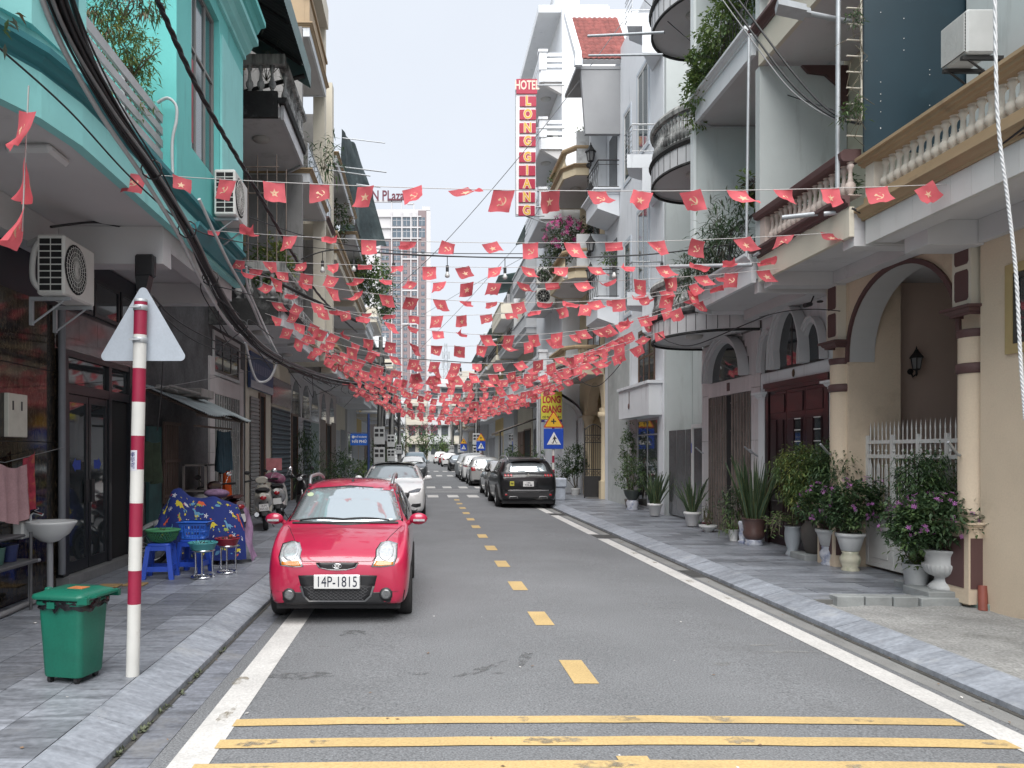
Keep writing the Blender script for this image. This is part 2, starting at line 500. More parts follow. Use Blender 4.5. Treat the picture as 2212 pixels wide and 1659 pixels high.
g=MB();g.box(-1.83,-1.56,-6,118,-0.055,-0.002);gut=g.build('gutter',M_joint,kind='structure')
for k in range(52):
 y=-1.5 + k*0.86
 g=MB();h=random.uniform(0.001,0.006)
 g.box(-1.80,-1.562,y,y+0.852,-0.02,h);g.build('gutter_slab',M_slate_d,gut)
g=MB();g.box(-1.80,-1.562,43.3,118,-0.02,0.004);g.build('gutter_run',M_slate_d,gut)
g=MB();g.box(3.862,4.07,-6,118,-0.055,0.003);gut2=g.build('gutter',M_gutter,kind='structure')
M_grate=mat('drain_iron',(0.07,0.07,0.07),0.8,0.3,12)
for y in (16.2,21.8,11.3):
 g=MB()
 for k in range(9): g.box(3.60 if y > 12 else 3.84,4.04,y-0.3+k*0.068,y-0.3+k*0.068+0.035,0.004,0.012)
 g.box(3.60 if y > 12 else 3.84,4.04,y-0.34,y+0.34,0.0,0.0045)
 g.build('drain_grate',M_grate,gut2)
rs=random.Random(19)
for i in range(16):
 y,yy,x0,x1=rs.choice(((5.02,5.15,-1.1,3.4),(4.64,4.78,-1.1,3.5),(4.26,4.41,-1.1,3.5)))
 blot('tyre_scuff',rs.uniform(x0,x1),(y+yy)/2,rs.uniform(0.04,0.16),rs.uniform(0.02,0.05),M_scuff,i*1.9,dz=0.0095,rot=rs.uniform(-0.2,0.2))
for i in range(9): blot('tyre_scuff',rs.choice((-1.335,3.68))+rs.gauss(0,0.04),rs.uniform(4.6,14),rs.uniform(0.02,0.06),rs.uniform(0.04,0.15),M_scuff,i*2.3,dz=0.0065)
for x0,x1,par in ((-1.803,-1.772,gut),(4.018,4.068,gut2)):
 g=MB()
 for k in range(120):
  ya,yb=2+k*0.4,2.4+k*0.4;wa,wb=0.012*noise.noise((ya*1.7,x0,0)),0.012*noise.noise((yb*1.7,x0,0));s=1 if x0 < 0 else -1
  a0,a1=(x0,x1+wa),(x0,x1+wb)
  if s < 0: a0,a1=(x0+wa,x1),(x0+wb,x1)
  g.face([(a0[0],ya,0.0075),(a0[1],ya,0.0075),(a1[1],yb,0.0075),(a1[0],yb,0.0075)])
 g.build('damp_dirt',mat('damp_gutter_dirt',(0.055,0.053,0.048),0.95,0.4,4,fine=0.4),par,kind='stuff')
kl=MB();kl.box(-2.10,-1.84,-6,118,-0.055,-0.004);kerb_l=kl.build('kerb',M_joint,kind='structure')
kr=MB();kr.box(4.10,4.38,-6,118,-0.055,-0.004);kerb_r=kr.build('kerb',M_joint,kind='structure')
def kerb_stone(parent,xo,xi,y0,y1,jit):
 g=MB();s=1 if xi > xo else -1
 z1=KZ + 0.002 + jit
 prof=[(xo,-0.02),(xo,0.048+jit),(xo+s*0.010,0.056+jit),(xi-s*0.03,z1),(xi,z1),(xi,-0.02)]
 g.prism(prof,'y',y0,y1)
 return g.build('kerb_stone',M_kerb,parent)
for k in range(58):
 y=1.6 + k*0.82
 kerb_stone(kerb_l,-1.805,-2.10,y,y+0.813,random.uniform(-0.003,0.003))
 kerb_stone(kerb_r,4.07,4.385,y+0.3,y+0.3+0.813,random.uniform(-0.003,0.003))
kerb_stone(kerb_l,-1.805,-2.10,49.2,118,0);kerb_stone(kerb_r,4.07,4.385,49.5,118,0)
kerb_stone(kerb_l,-1.805,-2.10,-6,1.59,0);kerb_stone(kerb_r,4.07,4.385,-6,1.89,0)
g=MB();g.box(-9,-2.105,-6,31.4,-0.05,KZ-0.008);g.box(-9,-2.105,31.4,118,-0.05,KZ)
pav_l=g.build('pavement',M_joint,kind='structure')
pav_l.data.materials.append(M_slate)
for p in list(pav_l.data.polygons)[6:]: p.material_index=1
for r in range(46):
 y=3.6 + r*0.605
 for c in range(6):
  x1=-2.112 - c*0.405
  g=MB();h=KZ + random.uniform(-0.002,0.002)
  g.box(x1-0.40,x1,y,y+0.60,KZ-0.02,h)
  g.build('paving_slab',M_slate,pav_l)
g=MB();g.box(-9,-4.56,-6,31.4,KZ-0.01,KZ-0.001);g.build('threshold_strip',M_gutter,pav_l)
g=MB();g.box(4.39,9,8.7,29.5,-0.05,KZ-0.008);g.box(4.39,9,29.5,118,-0.05,KZ)
pav_r=g.build('pavement',M_joint,kind='structure')
pav_r.data.materials.append(M_slate)
for p in list(pav_r.data.polygons)[6:]: p.material_index=1
for r in range(58):
 y=8.74 + r*0.355
 off=(r % 2)*0.27
 x=4.394 - off
 while x < 6.6:
  a,b=max(x,4.394),min(x+0.535,6.6)
  if b-a > 0.05:
   g=MB();h=KZ + random.uniform(-0.002,0.002)
   g.box(a,b,y,y+0.35,KZ-0.02,h);g.build('paving_slab',M_slate,pav_r)
  x += 0.54
g=MB()
g.grid(lambda u,v: (4.39+u*2.6,-4+v*12.72,0.075+0.022*noise.noise((u*9,v*30,0))+0.05*max(0,u-0.35)),26,70)
yard=g.build('gravel_yard',M_dirtground,kind='structure')
M_slab=mat('loose_slab',(0.27,0.285,0.285),0.8,0.2,5,0.3,40,objvar=0.15,dirt=0.25,dcol=(0.14,0.14,0.13))
M_slabg=mat('green_grey_slab',(0.22,0.29,0.27),0.75,0.2,5,0.3,40,dirt=0.2,dcol=(0.12,0.14,0.13))
for i,(x,y,w,d,h,mm,lab) in enumerate((
  (4.62,8.62,0.30,0.16,0.10,M_slab,'pale stone slab end nearest the kerb at the edge of the gravel'),
  (4.93,8.60,0.29,0.16,0.10,M_slab,'short pale stone slab second from the kerb beside the gravel'),
  (5.23,8.58,0.27,0.16,0.10,M_slab,'short pale stone slab third from the kerb beside the gravel'),
  (5.52,8.56,0.45,0.16,0.09,M_slab,'long grey stone slab fourth from the kerb beside the gravel'),
  (6.02,8.30,0.36,0.26,0.075,M_slabg,'greenish slab lying loose by the beige wall corner'))):
 z=0.08
 g=MB();g.bbox(x,x+w,y-0.02,y+d,z-0.05,z+h,0.008)
 tag(g.build('stone_slab',mm,org=(x+w/2,y,z-0.05)),lab,'slab','loose slabs edging the gravel yard')
M_weed=mat('gutter_weed',(0.10,0.115,0.07),0.9,0.3,9)
g=MB();rr=random.Random(5)
for k in range(46):
 y=rr.choice((4.6,5.0,5.35,5.7,6.1,6.2,6.9)) + rr.gauss(0,0.06)
 x=-1.79 + rr.gauss(0,0.012)
 for q in range(5):
  a=rr.uniform(0,2*pi);l=rr.uniform(0.015,0.045);t=rr.uniform(0.2,1.2)
  d=Vector((cos(a)*cos(t),sin(a)*cos(t),sin(t)))*l;w=Vector((-sin(a),cos(a),0))*0.008
  c=Vector((x,y,0.01))
  g.face([c,c+d*0.5+w,c+d,c+d*0.5-w])
o=g.build('gutter_weeds',M_weed,kind='stuff')
M_litter=mat('paper_scrap',(0.6,0.58,0.56),0.8,0.1,5)
M_leaf_dry=mat('dry_leaf',(0.16,0.10,0.06),0.8,0.3,9)
g=MB()
for k in range(150):
 sd=rr.random()
 x=rr.uniform(-1.5,3.8) if sd < 0.35 else (rr.uniform(3.8,4.06) if sd < 0.7 else rr.uniform(-3.9,-1.5))
 y=4.3 + 14*rr.random()**1.6
 z=rz(x)+0.008 if x > -1.56 and x < 3.86 else (KZ+0.006 if x < -2.1 else 0.05 if x < -1.8 else 0.012)
 if -2.1 < x < -1.8: continue
 s=rr.uniform(0.006,0.020);a=rr.uniform(0,6.28)
 mi=1 if rr.random() < 0.75 else 0
 pts=[(x+s*cos(a+j*1.57)*(1.0 if j % 2 else 0.55),y+s*sin(a+j*1.57)*(1.0 if j % 2 else 0.55),z+rr.uniform(0,0.008)) for j in range(4)]
 g.face(pts,mi)
g.build('street_litter',[M_litter,M_leaf_dry],kind='stuff')
# building kit
BAL=[(0.050,0),(0.055,0.03),(0.042,0.06),(0.030,0.10),(0.040,0.13),(0.068,0.22),(0.074,0.30),(0.060,0.40),(0.036,0.46),(0.044,0.49),(0.032,0.53),(0.026,0.70),(0.032,0.80),(0.048,0.86),(0.048,0.93),(0.030,0.96),(0.05,1.0)]
_bal={}
def baluster_mesh(h,m,rs=1.0,n=9):
 key=(round(h,3),m.name,rs,n)
 if key not in _bal:
  g=MB();g.lathe([(r*rs,z*h) for r,z in BAL],n=n)
  _bal[key]=g.mesh('baluster',m)
 return _bal[key]
def balusters(parent,pts,z,h,m,rs=1.0,n=9,name='baluster'):
 o0=ORG.get(parent.name,(0,0,0))
 me=baluster_mesh(h,m,rs,n)
 for x,y in pts:
  place(me,name,parent,(x-o0[0],y-o0[1],z-o0[2]))
def along(x0,y0,x1,y1,step,inset=0.0):
 L=math.hypot(x1-x0,y1-y0);n=max(1,int(round(L/step)))
 return [(lerp(x0,x1,(i+0.5)/n),lerp(y0,y1,(i+0.5)/n)) for i in range(n)]
CORN=[(0,0),(0.02,0),(0.02,0.03),(0.05,0.05),(0.07,0.09),(0.11,0.10),(0.11,0.14),(0.0,0.14)]
def cornice(parent,path,z,m,s=1.0,prof=CORN,name='cornice',closed=False):
 g=MB();g.sweep([(o*s,z+h*s) for o,h in prof],path,closed=closed)
 return g.build(name,m,parent)
def ac_unit(name,label,x,y,z,w=0.8,h=0.56,d=0.3,rot=0.0,group='air conditioner outdoor units on the facades',bracket=True,small=False,m=None,lattice=False):
 "outdoor unit: local front is -Y (fan), width along X, depth along +Y, base at z"
 t=thing(name,label,'air conditioner',(x,y,z),group,local=True)
 t.rotation_euler=(0,0,rot)
 m=m or M_acw
 g=MB();g.bbox(0,w,0,d,0,h,0.02);cs=g.build('casing',m,t)
 if lattice:
  g=MB();g.box(0.02,w-0.02,-0.004,0.004,0.03,h-0.03);g.build('coil_panel',M_dark,t)
  g=MB()
  for i in range(19): g.box(0.02+i*(w-0.06)/18,0.032+i*(w-0.06)/18,-0.016,-0.005,0.03,h-0.03)
  for i in range(13): g.box(0.02,w-0.02,-0.012,-0.0055,0.03+i*(h-0.07)/12,0.038+i*(h-0.07)/12)
  g.build('coil_guard',m,t,kind='stuff')
  g=MB();g.bbox(-0.012,0.001,d*0.55,d*0.95,h*0.05,h*0.5,0.01);g.bbox(-0.006,0.002,d*0.35,d*0.9,h*0.62,h*0.9,0.004);g.build('valve_cover',m,t)
 g=MB();c=(w*0.36,-0.004,h*0.5);r=min(h*0.42,w*0.33)
 if lattice: c=(w*0.36,d+0.004,h*0.5)
 g.lathe([(0,0.001),(r,0.001),(r*1.03,0.008),(r*1.08,0.0)],c,20,axis='y')
 g.build('fan_recess',M_dark,t)
 g=MB()
 g.lathe([(r*0.16,-0.004),(r*0.0,-0.012)],c,10,axis='y')
 for rr2 in (0.35,0.55,0.75,0.95) if not small else (0.5,0.95):
  pts=[(c[0]+r*rr2*cos(a*2*pi/18),-0.012,c[2]+r*rr2*sin(a*2*pi/18)) for a in range(19)]
  g.tube(pts,0.0035,4,caps=False)
 for a in range(28 if not small else 10):
  an=a*2*pi/(28 if not small else 10)
  p0=(c[0]+r*0.15*cos(an),-0.012,c[2]+r*0.15*sin(an));p1=(c[0]+r*cos(an+0.35),-0.010,c[2]+r*sin(an+0.35))
  g.tube([p0,p1],0.003,4,caps=False)
 g.build('fan_guard',m,t,kind='stuff')
 g=MB();nr,nc=(8,2) if not small else (4,1)
 for i in range(nr):
  for j in range(nc):
   y0=d*(0.10+j*0.82/nc);y1=y0+d*0.74/nc
   z0=h*(0.07+i*0.88/nr);z1=z0+h*0.70/nr
   g.box(-0.003,0.004,y0,y1,z0,z1)
 g.build('side_grille',M_dark,t)
 if bracket:
  for xx in (w*0.15,w*0.85):
   g=MB();g.box(xx-0.02,xx+0.02,-0.02,d+0.12,-0.045,-0.006)
   g.box(xx-0.02,xx+0.02,d+0.085,d+0.12,-0.30,-0.046)
   g.tube([(xx,0.06,-0.045),(xx,d+0.09,-0.28)],0.012,5);g.build('bracket',M_iron if m is not M_acw else M_galv,t)
 return t
def window(parent,side,x,y0,y1,z0,z1,mframe,mglass=None,nv=2,nh=1,fw=0.06,out=0.02,name='window',sill=None,trans=None,surround=None):
 "window in a facade plane at x facing +X (side=+1: left street side) or -X (side=-1)"
 mglass=mglass or M_glass
 g=MB();s=side
 xa,xb=x - s*0.03,x + s*out
 g.box(xa,xb,y0,y0+fw,z0,z1);g.box(xa,xb,y1-fw,y1,z0,z1)
 g.box(xa,xb,y0+fw,y1-fw,z0,z0+fw);g.box(xa,xb,y0+fw,y1-fw,z1-fw,z1)
 for i in range(1,nv):
  yy=lerp(y0,y1,i/nv);g.box(xa,xb-s*0.004,yy-fw*0.35,yy+fw*0.35,z0+fw,z1-fw)
 hs=[lerp(z0,z1,i/nh) for i in range(1,nh)] if trans is None else [trans]
 for zz in hs: g.box(xa,xb-s*0.006,y0+fw,y1-fw,zz-fw*0.35,zz+fw*0.35)
 w=g.build(name,mframe,parent)
 g=MB();g.box(x-s*0.02,x+s*0.004,y0+fw*0.9,y1-fw*0.9,z0+fw*0.9,z1-fw*0.9);g.build('pane',mglass,w)
 if sill:
  g=MB();g.box(x,x+s*0.10,y0-0.08,y1+0.08,z0-0.08,z0-0.003);g.build('sill',sill,w)
 if surround:
  g=MB();q=0.10
  g.box(x,x+s*0.03,y0-q,y0-0.003,z0-q,z1+q);g.box(x,x+s*0.03,y1+0.003,y1+q,z0-q,z1+q)
  g.box(x,x+s*0.03,y0-0.003,y1+0.003,z1+0.003,z1+q);g.box(x,x+s*0.03,y0-0.003,y1+0.003,z0-q,z0-0.003)
  g.build('surround',surround,w)
 return w
def roller_shutter(parent,side,x,y0,y1,z0,z1,m,step=0.09,name='roller_shutter',perf=False):
 g=MB();z=z0;s=side
 n=int((z1-z0)/step)
 prof=[]
 for i in range(n):
  zz=z0+i*step
  prof += [(x+s*0.002,zz),(x+s*0.028,zz+step*0.15),(x+s*0.028,zz+step*0.75),(x+s*0.002,zz+step*0.92)]
 for i in range(len(prof)-1):
  a,b=prof[i],prof[i+1]
  g.face([(a[0],y0,a[1]),(a[0],y1,a[1]),(b[0],y1,b[1]),(b[0],y0,b[1])])
 if perf:
  k=int((y1-y0)/0.16)
  for i in range(n):
   for j in range(k):
    yy=y0+(j+0.5+0.5*(i % 2)*0)*(y1-y0)/k
    g.box(x+s*0.024,x+s*0.031,yy-0.055,yy+0.055,z0+i*step+step*0.25,z0+i*step+step*0.65,1)
 return g.build(name,[m,M_dark],parent)
def fold_gate(parent,side,x,y0,y1,z0,z1,m,step=0.085,name='folding_gate',back=None):
 "concertina gate of upright channels with lattice behind"
 g=MB();s=side;n=int((y1-y0)/step)
 for i in range(n):
  yy=y0+(i+0.5)*step
  d=0.02 if i % 2 else 0.0
  g.box(x+s*d,x+s*(d+0.022),yy-step*0.22,yy+step*0.22,z0,z1)
 for k in range(5):
  zz=lerp(z0,z1,(k+0.5)/5);q=(z1-z0)/13
  for i in range(n-1):
   ya=y0+(i+0.5)*step
   g.box(x+s*0.043,x+s*0.047,ya,ya+step,zz-0.012+q*((i % 4)-1.5)*0.35,zz+0.012+q*((i % 4)-1.5)*0.35)
 g.box(x-s*0.03,x-s*0.012,y0,y1,z0,z1,1)
 return g.build(name,[m,back or M_dark],parent)
def lamp_disc(parent,x,y,z,r=0.16):
 g=MB();g.lathe([(r,0.0),(r,-0.03),(r*0.85,-0.06),(r*0.3,-0.085),(0.0,-0.088)],(x,y,z),14)
 return g.build('ceiling_lamp',[mat('lamp_glass_off',(0.42,0.41,0.39),0.5,0)],parent)
def lantern(label,x,y,z,nx,ny,s=1.0,group='wall lanterns on the facades'):
 "wall lantern: wall normal (nx,ny); z is the bracket height"
 t=thing('wall_lantern',label,'lantern',(x,y,z),group)
 cx,cy=x+nx*0.16*s,y+ny*0.16*s
 g=MB();g.lathe([(0.05*s,0),(0.06*s,0.02*s),(0.0,0.03*s)],(x,y,z),10,axis='x' if abs(nx) > abs(ny) else 'y')
 g.tube([(x,y,z),(x+nx*0.06*s,y+ny*0.06*s,z-0.10*s),(cx,cy,z-0.06*s),(cx,cy,z+0.02*s)],0.014*s,6)
 g.build('bracket',M_iron,t)
 g=MB();g.lathe([(0.0,-0.10*s),(0.02*s,-0.07*s),(0.02*s,0.0),(0.06*s,0.015*s),(0.065*s,0.03*s)],(cx,cy,z),6,smooth=False)
 for a in range(6):
  an=a*pi/3
  g.tube([(cx+0.062*s*cos(an),cy+0.062*s*sin(an),z+0.03*s),(cx+0.095*s*cos(an),cy+0.095*s*sin(an),z+0.22*s)],0.008*s,4)
 g.build('cage',M_iron,t)
 g=MB();g.lathe([(0.056*s,0.03*s),(0.088*s,0.22*s)],(cx,cy,z),6,smooth=False,caps=False)
 g.build('pane',mat('lantern_glass',(0.25,0.25,0.25),0.2,0,spec=0.8),t)
 g=MB();g.lathe([(0.125*s,0.215*s),(0.115*s,0.235*s),(0.06*s,0.30*s),(0.035*s,0.34*s),(0.03*s,0.36*s),(0.012*s,0.37*s),(0.015*s,0.39*s),(0.0,0.43*s)],(cx,cy,z),6,smooth=False)
 g.build('cap',M_iron,t)
 return t
# leaves
def leafmat(name,c,t=0.25):
 return mat(name,c,0.55,0.35,7,trans=t)
L_dark=leafmat('leaf_dark',(0.050,0.094,0.042));L_mid=leafmat('leaf_mid',(0.090,0.150,0.052));L_light=leafmat('leaf_light',(0.13,0.19,0.055))
L_yel=leafmat('leaf_yellowish',(0.20,0.22,0.06));L_brn=leafmat('leaf_brownish',(0.13,0.085,0.04));L_grey=leafmat('leaf_grey',(0.13,0.145,0.11));L_purp=leafmat('leaf_purple',(0.07,0.045,0.055))
M_stem=mat('plant_stem',(0.10,0.085,0.055),0.8,0.2,9)
M_pink=mat('pink_flower',(0.55,0.20,0.55),0.6,0.2,12,trans=0.3)
M_magenta=mat('magenta_flower',(0.60,0.08,0.30),0.6,0.2,12,trans=0.3)
def leaf(g,p,d,l,w,m=0,droop=0.25):
 d=Vector(d).normalized()
 sd=d.cross(Vector((0,0,1)))
 if sd.length < 1e-3: sd=Vector((1,0,0))
 sd.normalize();dn=Vector((0,0,-1))
 p=Vector(p);a=p + d*l*0.45 + dn*l*droop*0.15;b=p + d*l + dn*l*droop
 g.face([p,a+sd*w*0.5,b,a-sd*w*0.5],m)
def crown(g,c,r,n,l,w,rg,nm=3,clump=9,up=0.25,shell=0.35,droop=0.3,holes=0.0):
 "leaf clumps through an ellipsoid; materials 0..nm-1 mixed per clump"
 k=max(1,n//clump)
 for i in range(k):
  while True:
   v=Vector((rg.uniform(-1,1),rg.uniform(-1,1),rg.uniform(-1,1)))
   if shell <= v.length <= 1: break
  nz=noise.noise(v*2.3+Vector(c))
  if nz < -0.25+holes and holes: continue
  sc=1+0.35*noise.noise(v*1.7+Vector((c[2],c[0],c[1])))
  p=Vector((c[0]+v.x*r[0]*sc,c[1]+v.y*r[1]*sc,c[2]+v.z*r[2]*sc))
  mi=rg.randrange(nm) if nm > 1 else 0
  for j in range(clump):
   d=Vector((rg.gauss(0,1),rg.gauss(0,1),rg.gauss(0,0.7)+up)) + v*0.8
   q=p + Vector((rg.gauss(0,1),rg.gauss(0,1),rg.gauss(0,1)))*l*0.45
   leaf(g,q,d,l*rg.uniform(0.7,1.25),w*rg.uniform(0.7,1.2),mi,droop)
def branches(g,base,c,r,n,rg,r0=0.012):
 for i in range(n):
  v=Vector((rg.gauss(0,.5),rg.gauss(0,.5),rg.uniform(-0.3,0.8)))
  e=Vector((c[0]+v.x*r[0],c[1]+v.y*r[1],c[2]+v.z*r[2]))
  b=Vector(base);mid=b.lerp(e,0.5)+Vector((rg.gauss(0,1),rg.gauss(0,1),0))*0.04
  g.tube([b,mid,e],[r0,r0*0.7,r0*0.3],5)
def flowers(g,c,r,n,s,rg,m=0):
 for i in range(n):
  v=Vector((rg.gauss(0,1),rg.gauss(0,1),rg.gauss(0,1)));v.normalize()
  if v.z < -0.6: v.z *= -1
  p=Vector((c[0]+v.x*r[0]*1.05,c[1]+v.y*r[1]*1.05,c[2]+v.z*r[2]*1.05))
  for k in range(rg.randint(2,4)):
   q=p+Vector((rg.gauss(0,1),rg.gauss(0,1),rg.gauss(0,1)))*s*0.6
   nrm=(v+Vector((rg.gauss(0,.4),rg.gauss(0,.4),rg.gauss(0,.4)))).normalized()
   a=nrm.orthogonal().normalized();b=nrm.cross(a)
   for t in range(5):
    an=t*2*pi/5
    e=(a*cos(an)+b*sin(an));f=(a*cos(an+0.6)+b*sin(an+0.6))
    g.face([q,q+e*s*0.5+f*0,q+(e+f)*s*0.42+nrm*s*0.1,q+f*s*0.5],m)
def pot(parent,prof,x,y,z,m,n=20,name='pot'):
 g=MB();g.lathe(prof,(x,y,z),n)
 o=g.build(name,m,parent)
 r=prof[-1][0]*0.86;zz=z+max(p[1] for p in prof)-0.035
 g=MB();g.lathe([(0,0.01),(r,0.0)],(x,y,zz),n,caps=False);g.build('soil',mat('potting_soil',(0.04,0.03,0.022),0.95,0.3,20),parent)
 return o
# generic town house
def railing(t,s,kind,x,y0,y1,z,h,m,m2=None,returns=None,step=0.2,n=8):
 "railing on a balcony edge x from y0 to y1, with returns back to x=returns"
 pth=[(x,y0),(x,y1)]
 if kind == 'none': return
 if kind == 'solid':
  g=MB();g.box(x-s*0.12,x,y0,y1,z,z+h)
  if returns is not None:
   g.box(returns,x-s*0.123,y0,y0+0.12,z,z+h-0.002);g.box(returns,x-s*0.123,y1-0.12,y1,z,z+h-0.002)
  g.build('parapet',m,t)
  g=MB();g.box(x-s*0.16,x+s*0.05,y0-0.04,y1+0.04,z+h+0.001,z+h+0.07);g.build('coping',m2 or m,t)
 elif kind in ('bal','balw'):
  bm=m2 or M_balu
  pts=along(x-s*0.08,y0+0.1,x-s*0.08,y1-0.1,step)
  if returns is not None:
   pts += along(returns+s*0.05,y0+0.08,x-s*0.15,y0+0.08,step)
  balusters(t,pts,z+0.06,h-0.16,bm,0.95,n)
  g=MB()
  g.box(x-s*0.17,x+s*0.03,y0-0.02,y1+0.02,z+h-0.10,z+h)
  g.box(x-s*0.16,x+s*0.01,y0,y1,z,z+0.055)
  if returns is not None:
   g.box(returns,x-s*0.173,y0-0.02,y0+0.17,z+h-0.10,z+h-0.003)
   g.box(returns,x-s*0.163,y0,y0+0.16,z,z+0.053)
  g.build('handrail',m,t)
 elif kind in ('iron','steel'):
  mm=M_iron if kind == 'iron' else M_steel
  g=MB()
  for zz,r in ((z+h,0.022),(z+h-0.14,0.011),(z+0.10,0.014)):
   g.tube([(x-s*0.05,y0,zz),(x-s*0.05,y1,zz)],r,6)
   if returns is not None: g.tube([(x-s*0.05,y0,zz),(returns,y0,zz)],r,6)
  k=max(2,int((y1-y0)/0.13))
  for i in range(k+1):
   yy=lerp(y0,y1,i/k)
   if kind == 'iron':
    q=0.05*(1 if i % 2 else -1)
    g.tube([(x-s*0.05,yy,z),(x-s*0.02,yy+q,z+h*0.4),(x-s*0.07,yy-q,z+h*0.75),(x-s*0.05,yy,z+h)],0.008,4)
   elif i % 3 == 0: g.tube([(x-s*0.05,yy,z),(x-s*0.05,yy,z+h)],0.012,5)
  if kind == 'steel':
   for q in (0.3,0.5,0.7): g.tube([(x-s*0.05,y0,z+h*q),(x-s*0.05,y1,z+h*q)],0.010,5)
  g.build('railing',mm,t)
 elif kind == 'glass':
  g=MB();g.box(x-s*0.05,x-s*0.035,y0+0.03,y1-0.03,z+0.08,z+h-0.04);g.build('rail_glass',M_glassb,t)
  g=MB();g.tube([(x-s*0.04,y0,z+h),(x-s*0.04,y1,z+h)],0.025,6);g.tube([(x-s*0.04,y0,z+0.05),(x-s*0.04,y1,z+0.05)],0.02,6)
  for i in range(4):
   yy=lerp(y0,y1,i/3);g.tube([(x-s*0.04,yy,z),(x-s*0.04,yy,z+h)],0.018,6)
  g.build('railing',M_steel,t)
def ground_unit(t,s,x,y0,y1,kind,ztop,m=None):
 if kind == 'shutter': roller_shutter(t,s,x+s*0.01,y0,y1,KZ,ztop,m or M_alu,0.10)
 elif kind == 'bluegrid': roller_shutter(t,s,x+s*0.01,y0,y1,KZ,ztop,m or mat('slate_blue_shutter',(0.075,0.11,0.135),0.5,0.15,4),0.15,perf=True)
 elif kind == 'gate': fold_gate(t,s,x+s*0.01,y0,y1,KZ,ztop,m or M_galv)
 elif kind == 'glass': window(t,s,x+0.0,y0,y1,KZ+0.02,ztop,M_alu,M_glass,nv=2,trans=ztop-0.5,name='glass_door')
 elif kind == 'dark':
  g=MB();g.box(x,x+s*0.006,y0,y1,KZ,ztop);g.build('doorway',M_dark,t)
  g=MB();g.box(x,x+s*0.05,y0-0.08,y0-0.002,KZ,ztop+0.08);g.box(x,x+s*0.05,y1+0.002,y1+0.08,KZ,ztop+0.08);g.box(x,x+s*0.05,y0-0.002,y1+0.002,ztop+0.002,ztop+0.08);g.build('door_frame',M_woodbr,t)
 elif kind == 'wood':
  d=MB();d.box(x,x+s*0.03,y0,y1,KZ,ztop);d=d.build('door',m or M_woodbr,t)
  g=MB()
  for j in range(2):
   ya,yb=lerp(y0,y1,j/2)+0.06,lerp(y0,y1,(j+1)/2)-0.06
   for za,zb in ((KZ+0.1,KZ+0.9),(KZ+1.0,ztop-0.1)): g.box(x+s*0.028,x+s*0.045,ya,yb,za,zb)
  g.build('door_panel',m or M_woodbr,d)
 elif kind == 'panel':
  g=MB();g.box(x,x+s*0.02,y0,y1,KZ,ztop);g.build('door_panel',m or M_teal,t)
 elif kind == 'arch':
  g=MB();pts=[(y0,KZ+2.9),(y1,KZ+2.9)] + [(lerp(y1,y0,k/10),KZ+2.9+(ztop-KZ-2.9)*math.sqrt(max(0,1-(2*k/10-1)**2))) for k in range(1,10)]
  g.prism(pts,'x',x+s*0.005,x+s*0.012);g.build('arch_window',M_glass,t)
def townhouse(label,s,x,y0,y1,ztop,wm,floors=(),ground=(),trim=None,name='townhouse',windows=True,gz=3.0,group=None,depth=9.0,roof=None,party=None,lamps=False,wz=1.9,wfr=None):
 """floors: list of (z, xout, rail kind, fascia material, rail material, ya, yb)"""
 t=thing(name,label,'house',(x,(y0+y1)/2,0),group)
 g=MB();g.box(x-s*depth,x,y0+0.004,y1-0.004,-0.02,ztop);g.build('wall',wm,t)
 for fl in floors:
  z,xo,kind,fm,rm=fl[:5]
  ya,yb=(fl[5],fl[6]) if len(fl) > 5 else (y0+0.06,y1-0.06)
  th=0.30
  if abs(xo-x) > 0.3:
   g=MB();g.box(x+s*0.001,xo-s*0.061,ya+0.05,yb-0.05,z,z+th-0.02);g.build('balcony_slab',M_soffit,t)
   g=MB();g.box(xo-s*0.06,xo,ya,yb,z-0.03,z+th);g.box(x+s*0.001,xo-s*0.062,ya,ya+0.049,z-0.03,z+th-0.001);g.box(x+s*0.001,xo-s*0.062,yb-0.049,yb,z-0.03,z+th-0.001)
   g.build('fascia',fm,t)
   if trim:
    pth=[(x+s*0.002,ya),(xo,ya),(xo,yb),(x+s*0.002,yb)]
    if s < 0: pth=pth[::-1]
    cornice(t,[(a,b) for a,b in pth][::1] if s > 0 else pth,z+th-0.10,trim,0.8)
   railing(t,s,kind,xo,ya,yb,z+th+0.04,0.62,rm,None if kind not in ('bal','balw') else (M_baluw if kind == 'balw' else M_balu),returns=x+s*0.002)
   if lamps: lamp_disc(t,(x+xo)/2,(ya+yb)/2,z-0.002)
  if windows:
   h=2.1
   w=min(1.8,(y1-y0)*0.45);c=(y0+y1)/2
   window(t,s,x,c-w/2,c+w/2,z+0.35,z+0.35+h,wfr or M_woodbr,M_glass,nv=2,nh=2)
 for ya,yb,kind,*rest in ground:
  ground_unit(t,s,x,ya,yb,kind,rest[0] if rest else gz,rest[1] if len(rest) > 1 else None)
 if party:
  zz,xo,pm=party
  g=MB();g.box(x+s*0.002,xo,y0+0.01,y0+0.16,zz[0],zz[1]);g.build('party_wall',pm,t)
 if roof == 'parapet':
  g=MB();g.box(x-s*0.2,x+s*0.12,y0-0.02,y1+0.02,ztop,ztop+0.18);g.build('roof_cornice',trim or wm,t)
  g=MB();g.box(x-s*0.1,x,y0+0.1,y1-0.1,ztop+0.181,ztop+0.7);g.build('roof_parapet',wm,t)
 if roof == 'tin':
  g=MB();n=40
  g.grid(lambda u,v: (x-s*2+s*3.0*u,y0+v*(y1-y0),ztop+0.9-0.55*u+0.02*sin(v*90)),4,60);g.build('tin_roof',mat('green_grey_tin',(0.10,0.14,0.135),0.6,0.25,2,dirt=0.3),t)
 return t
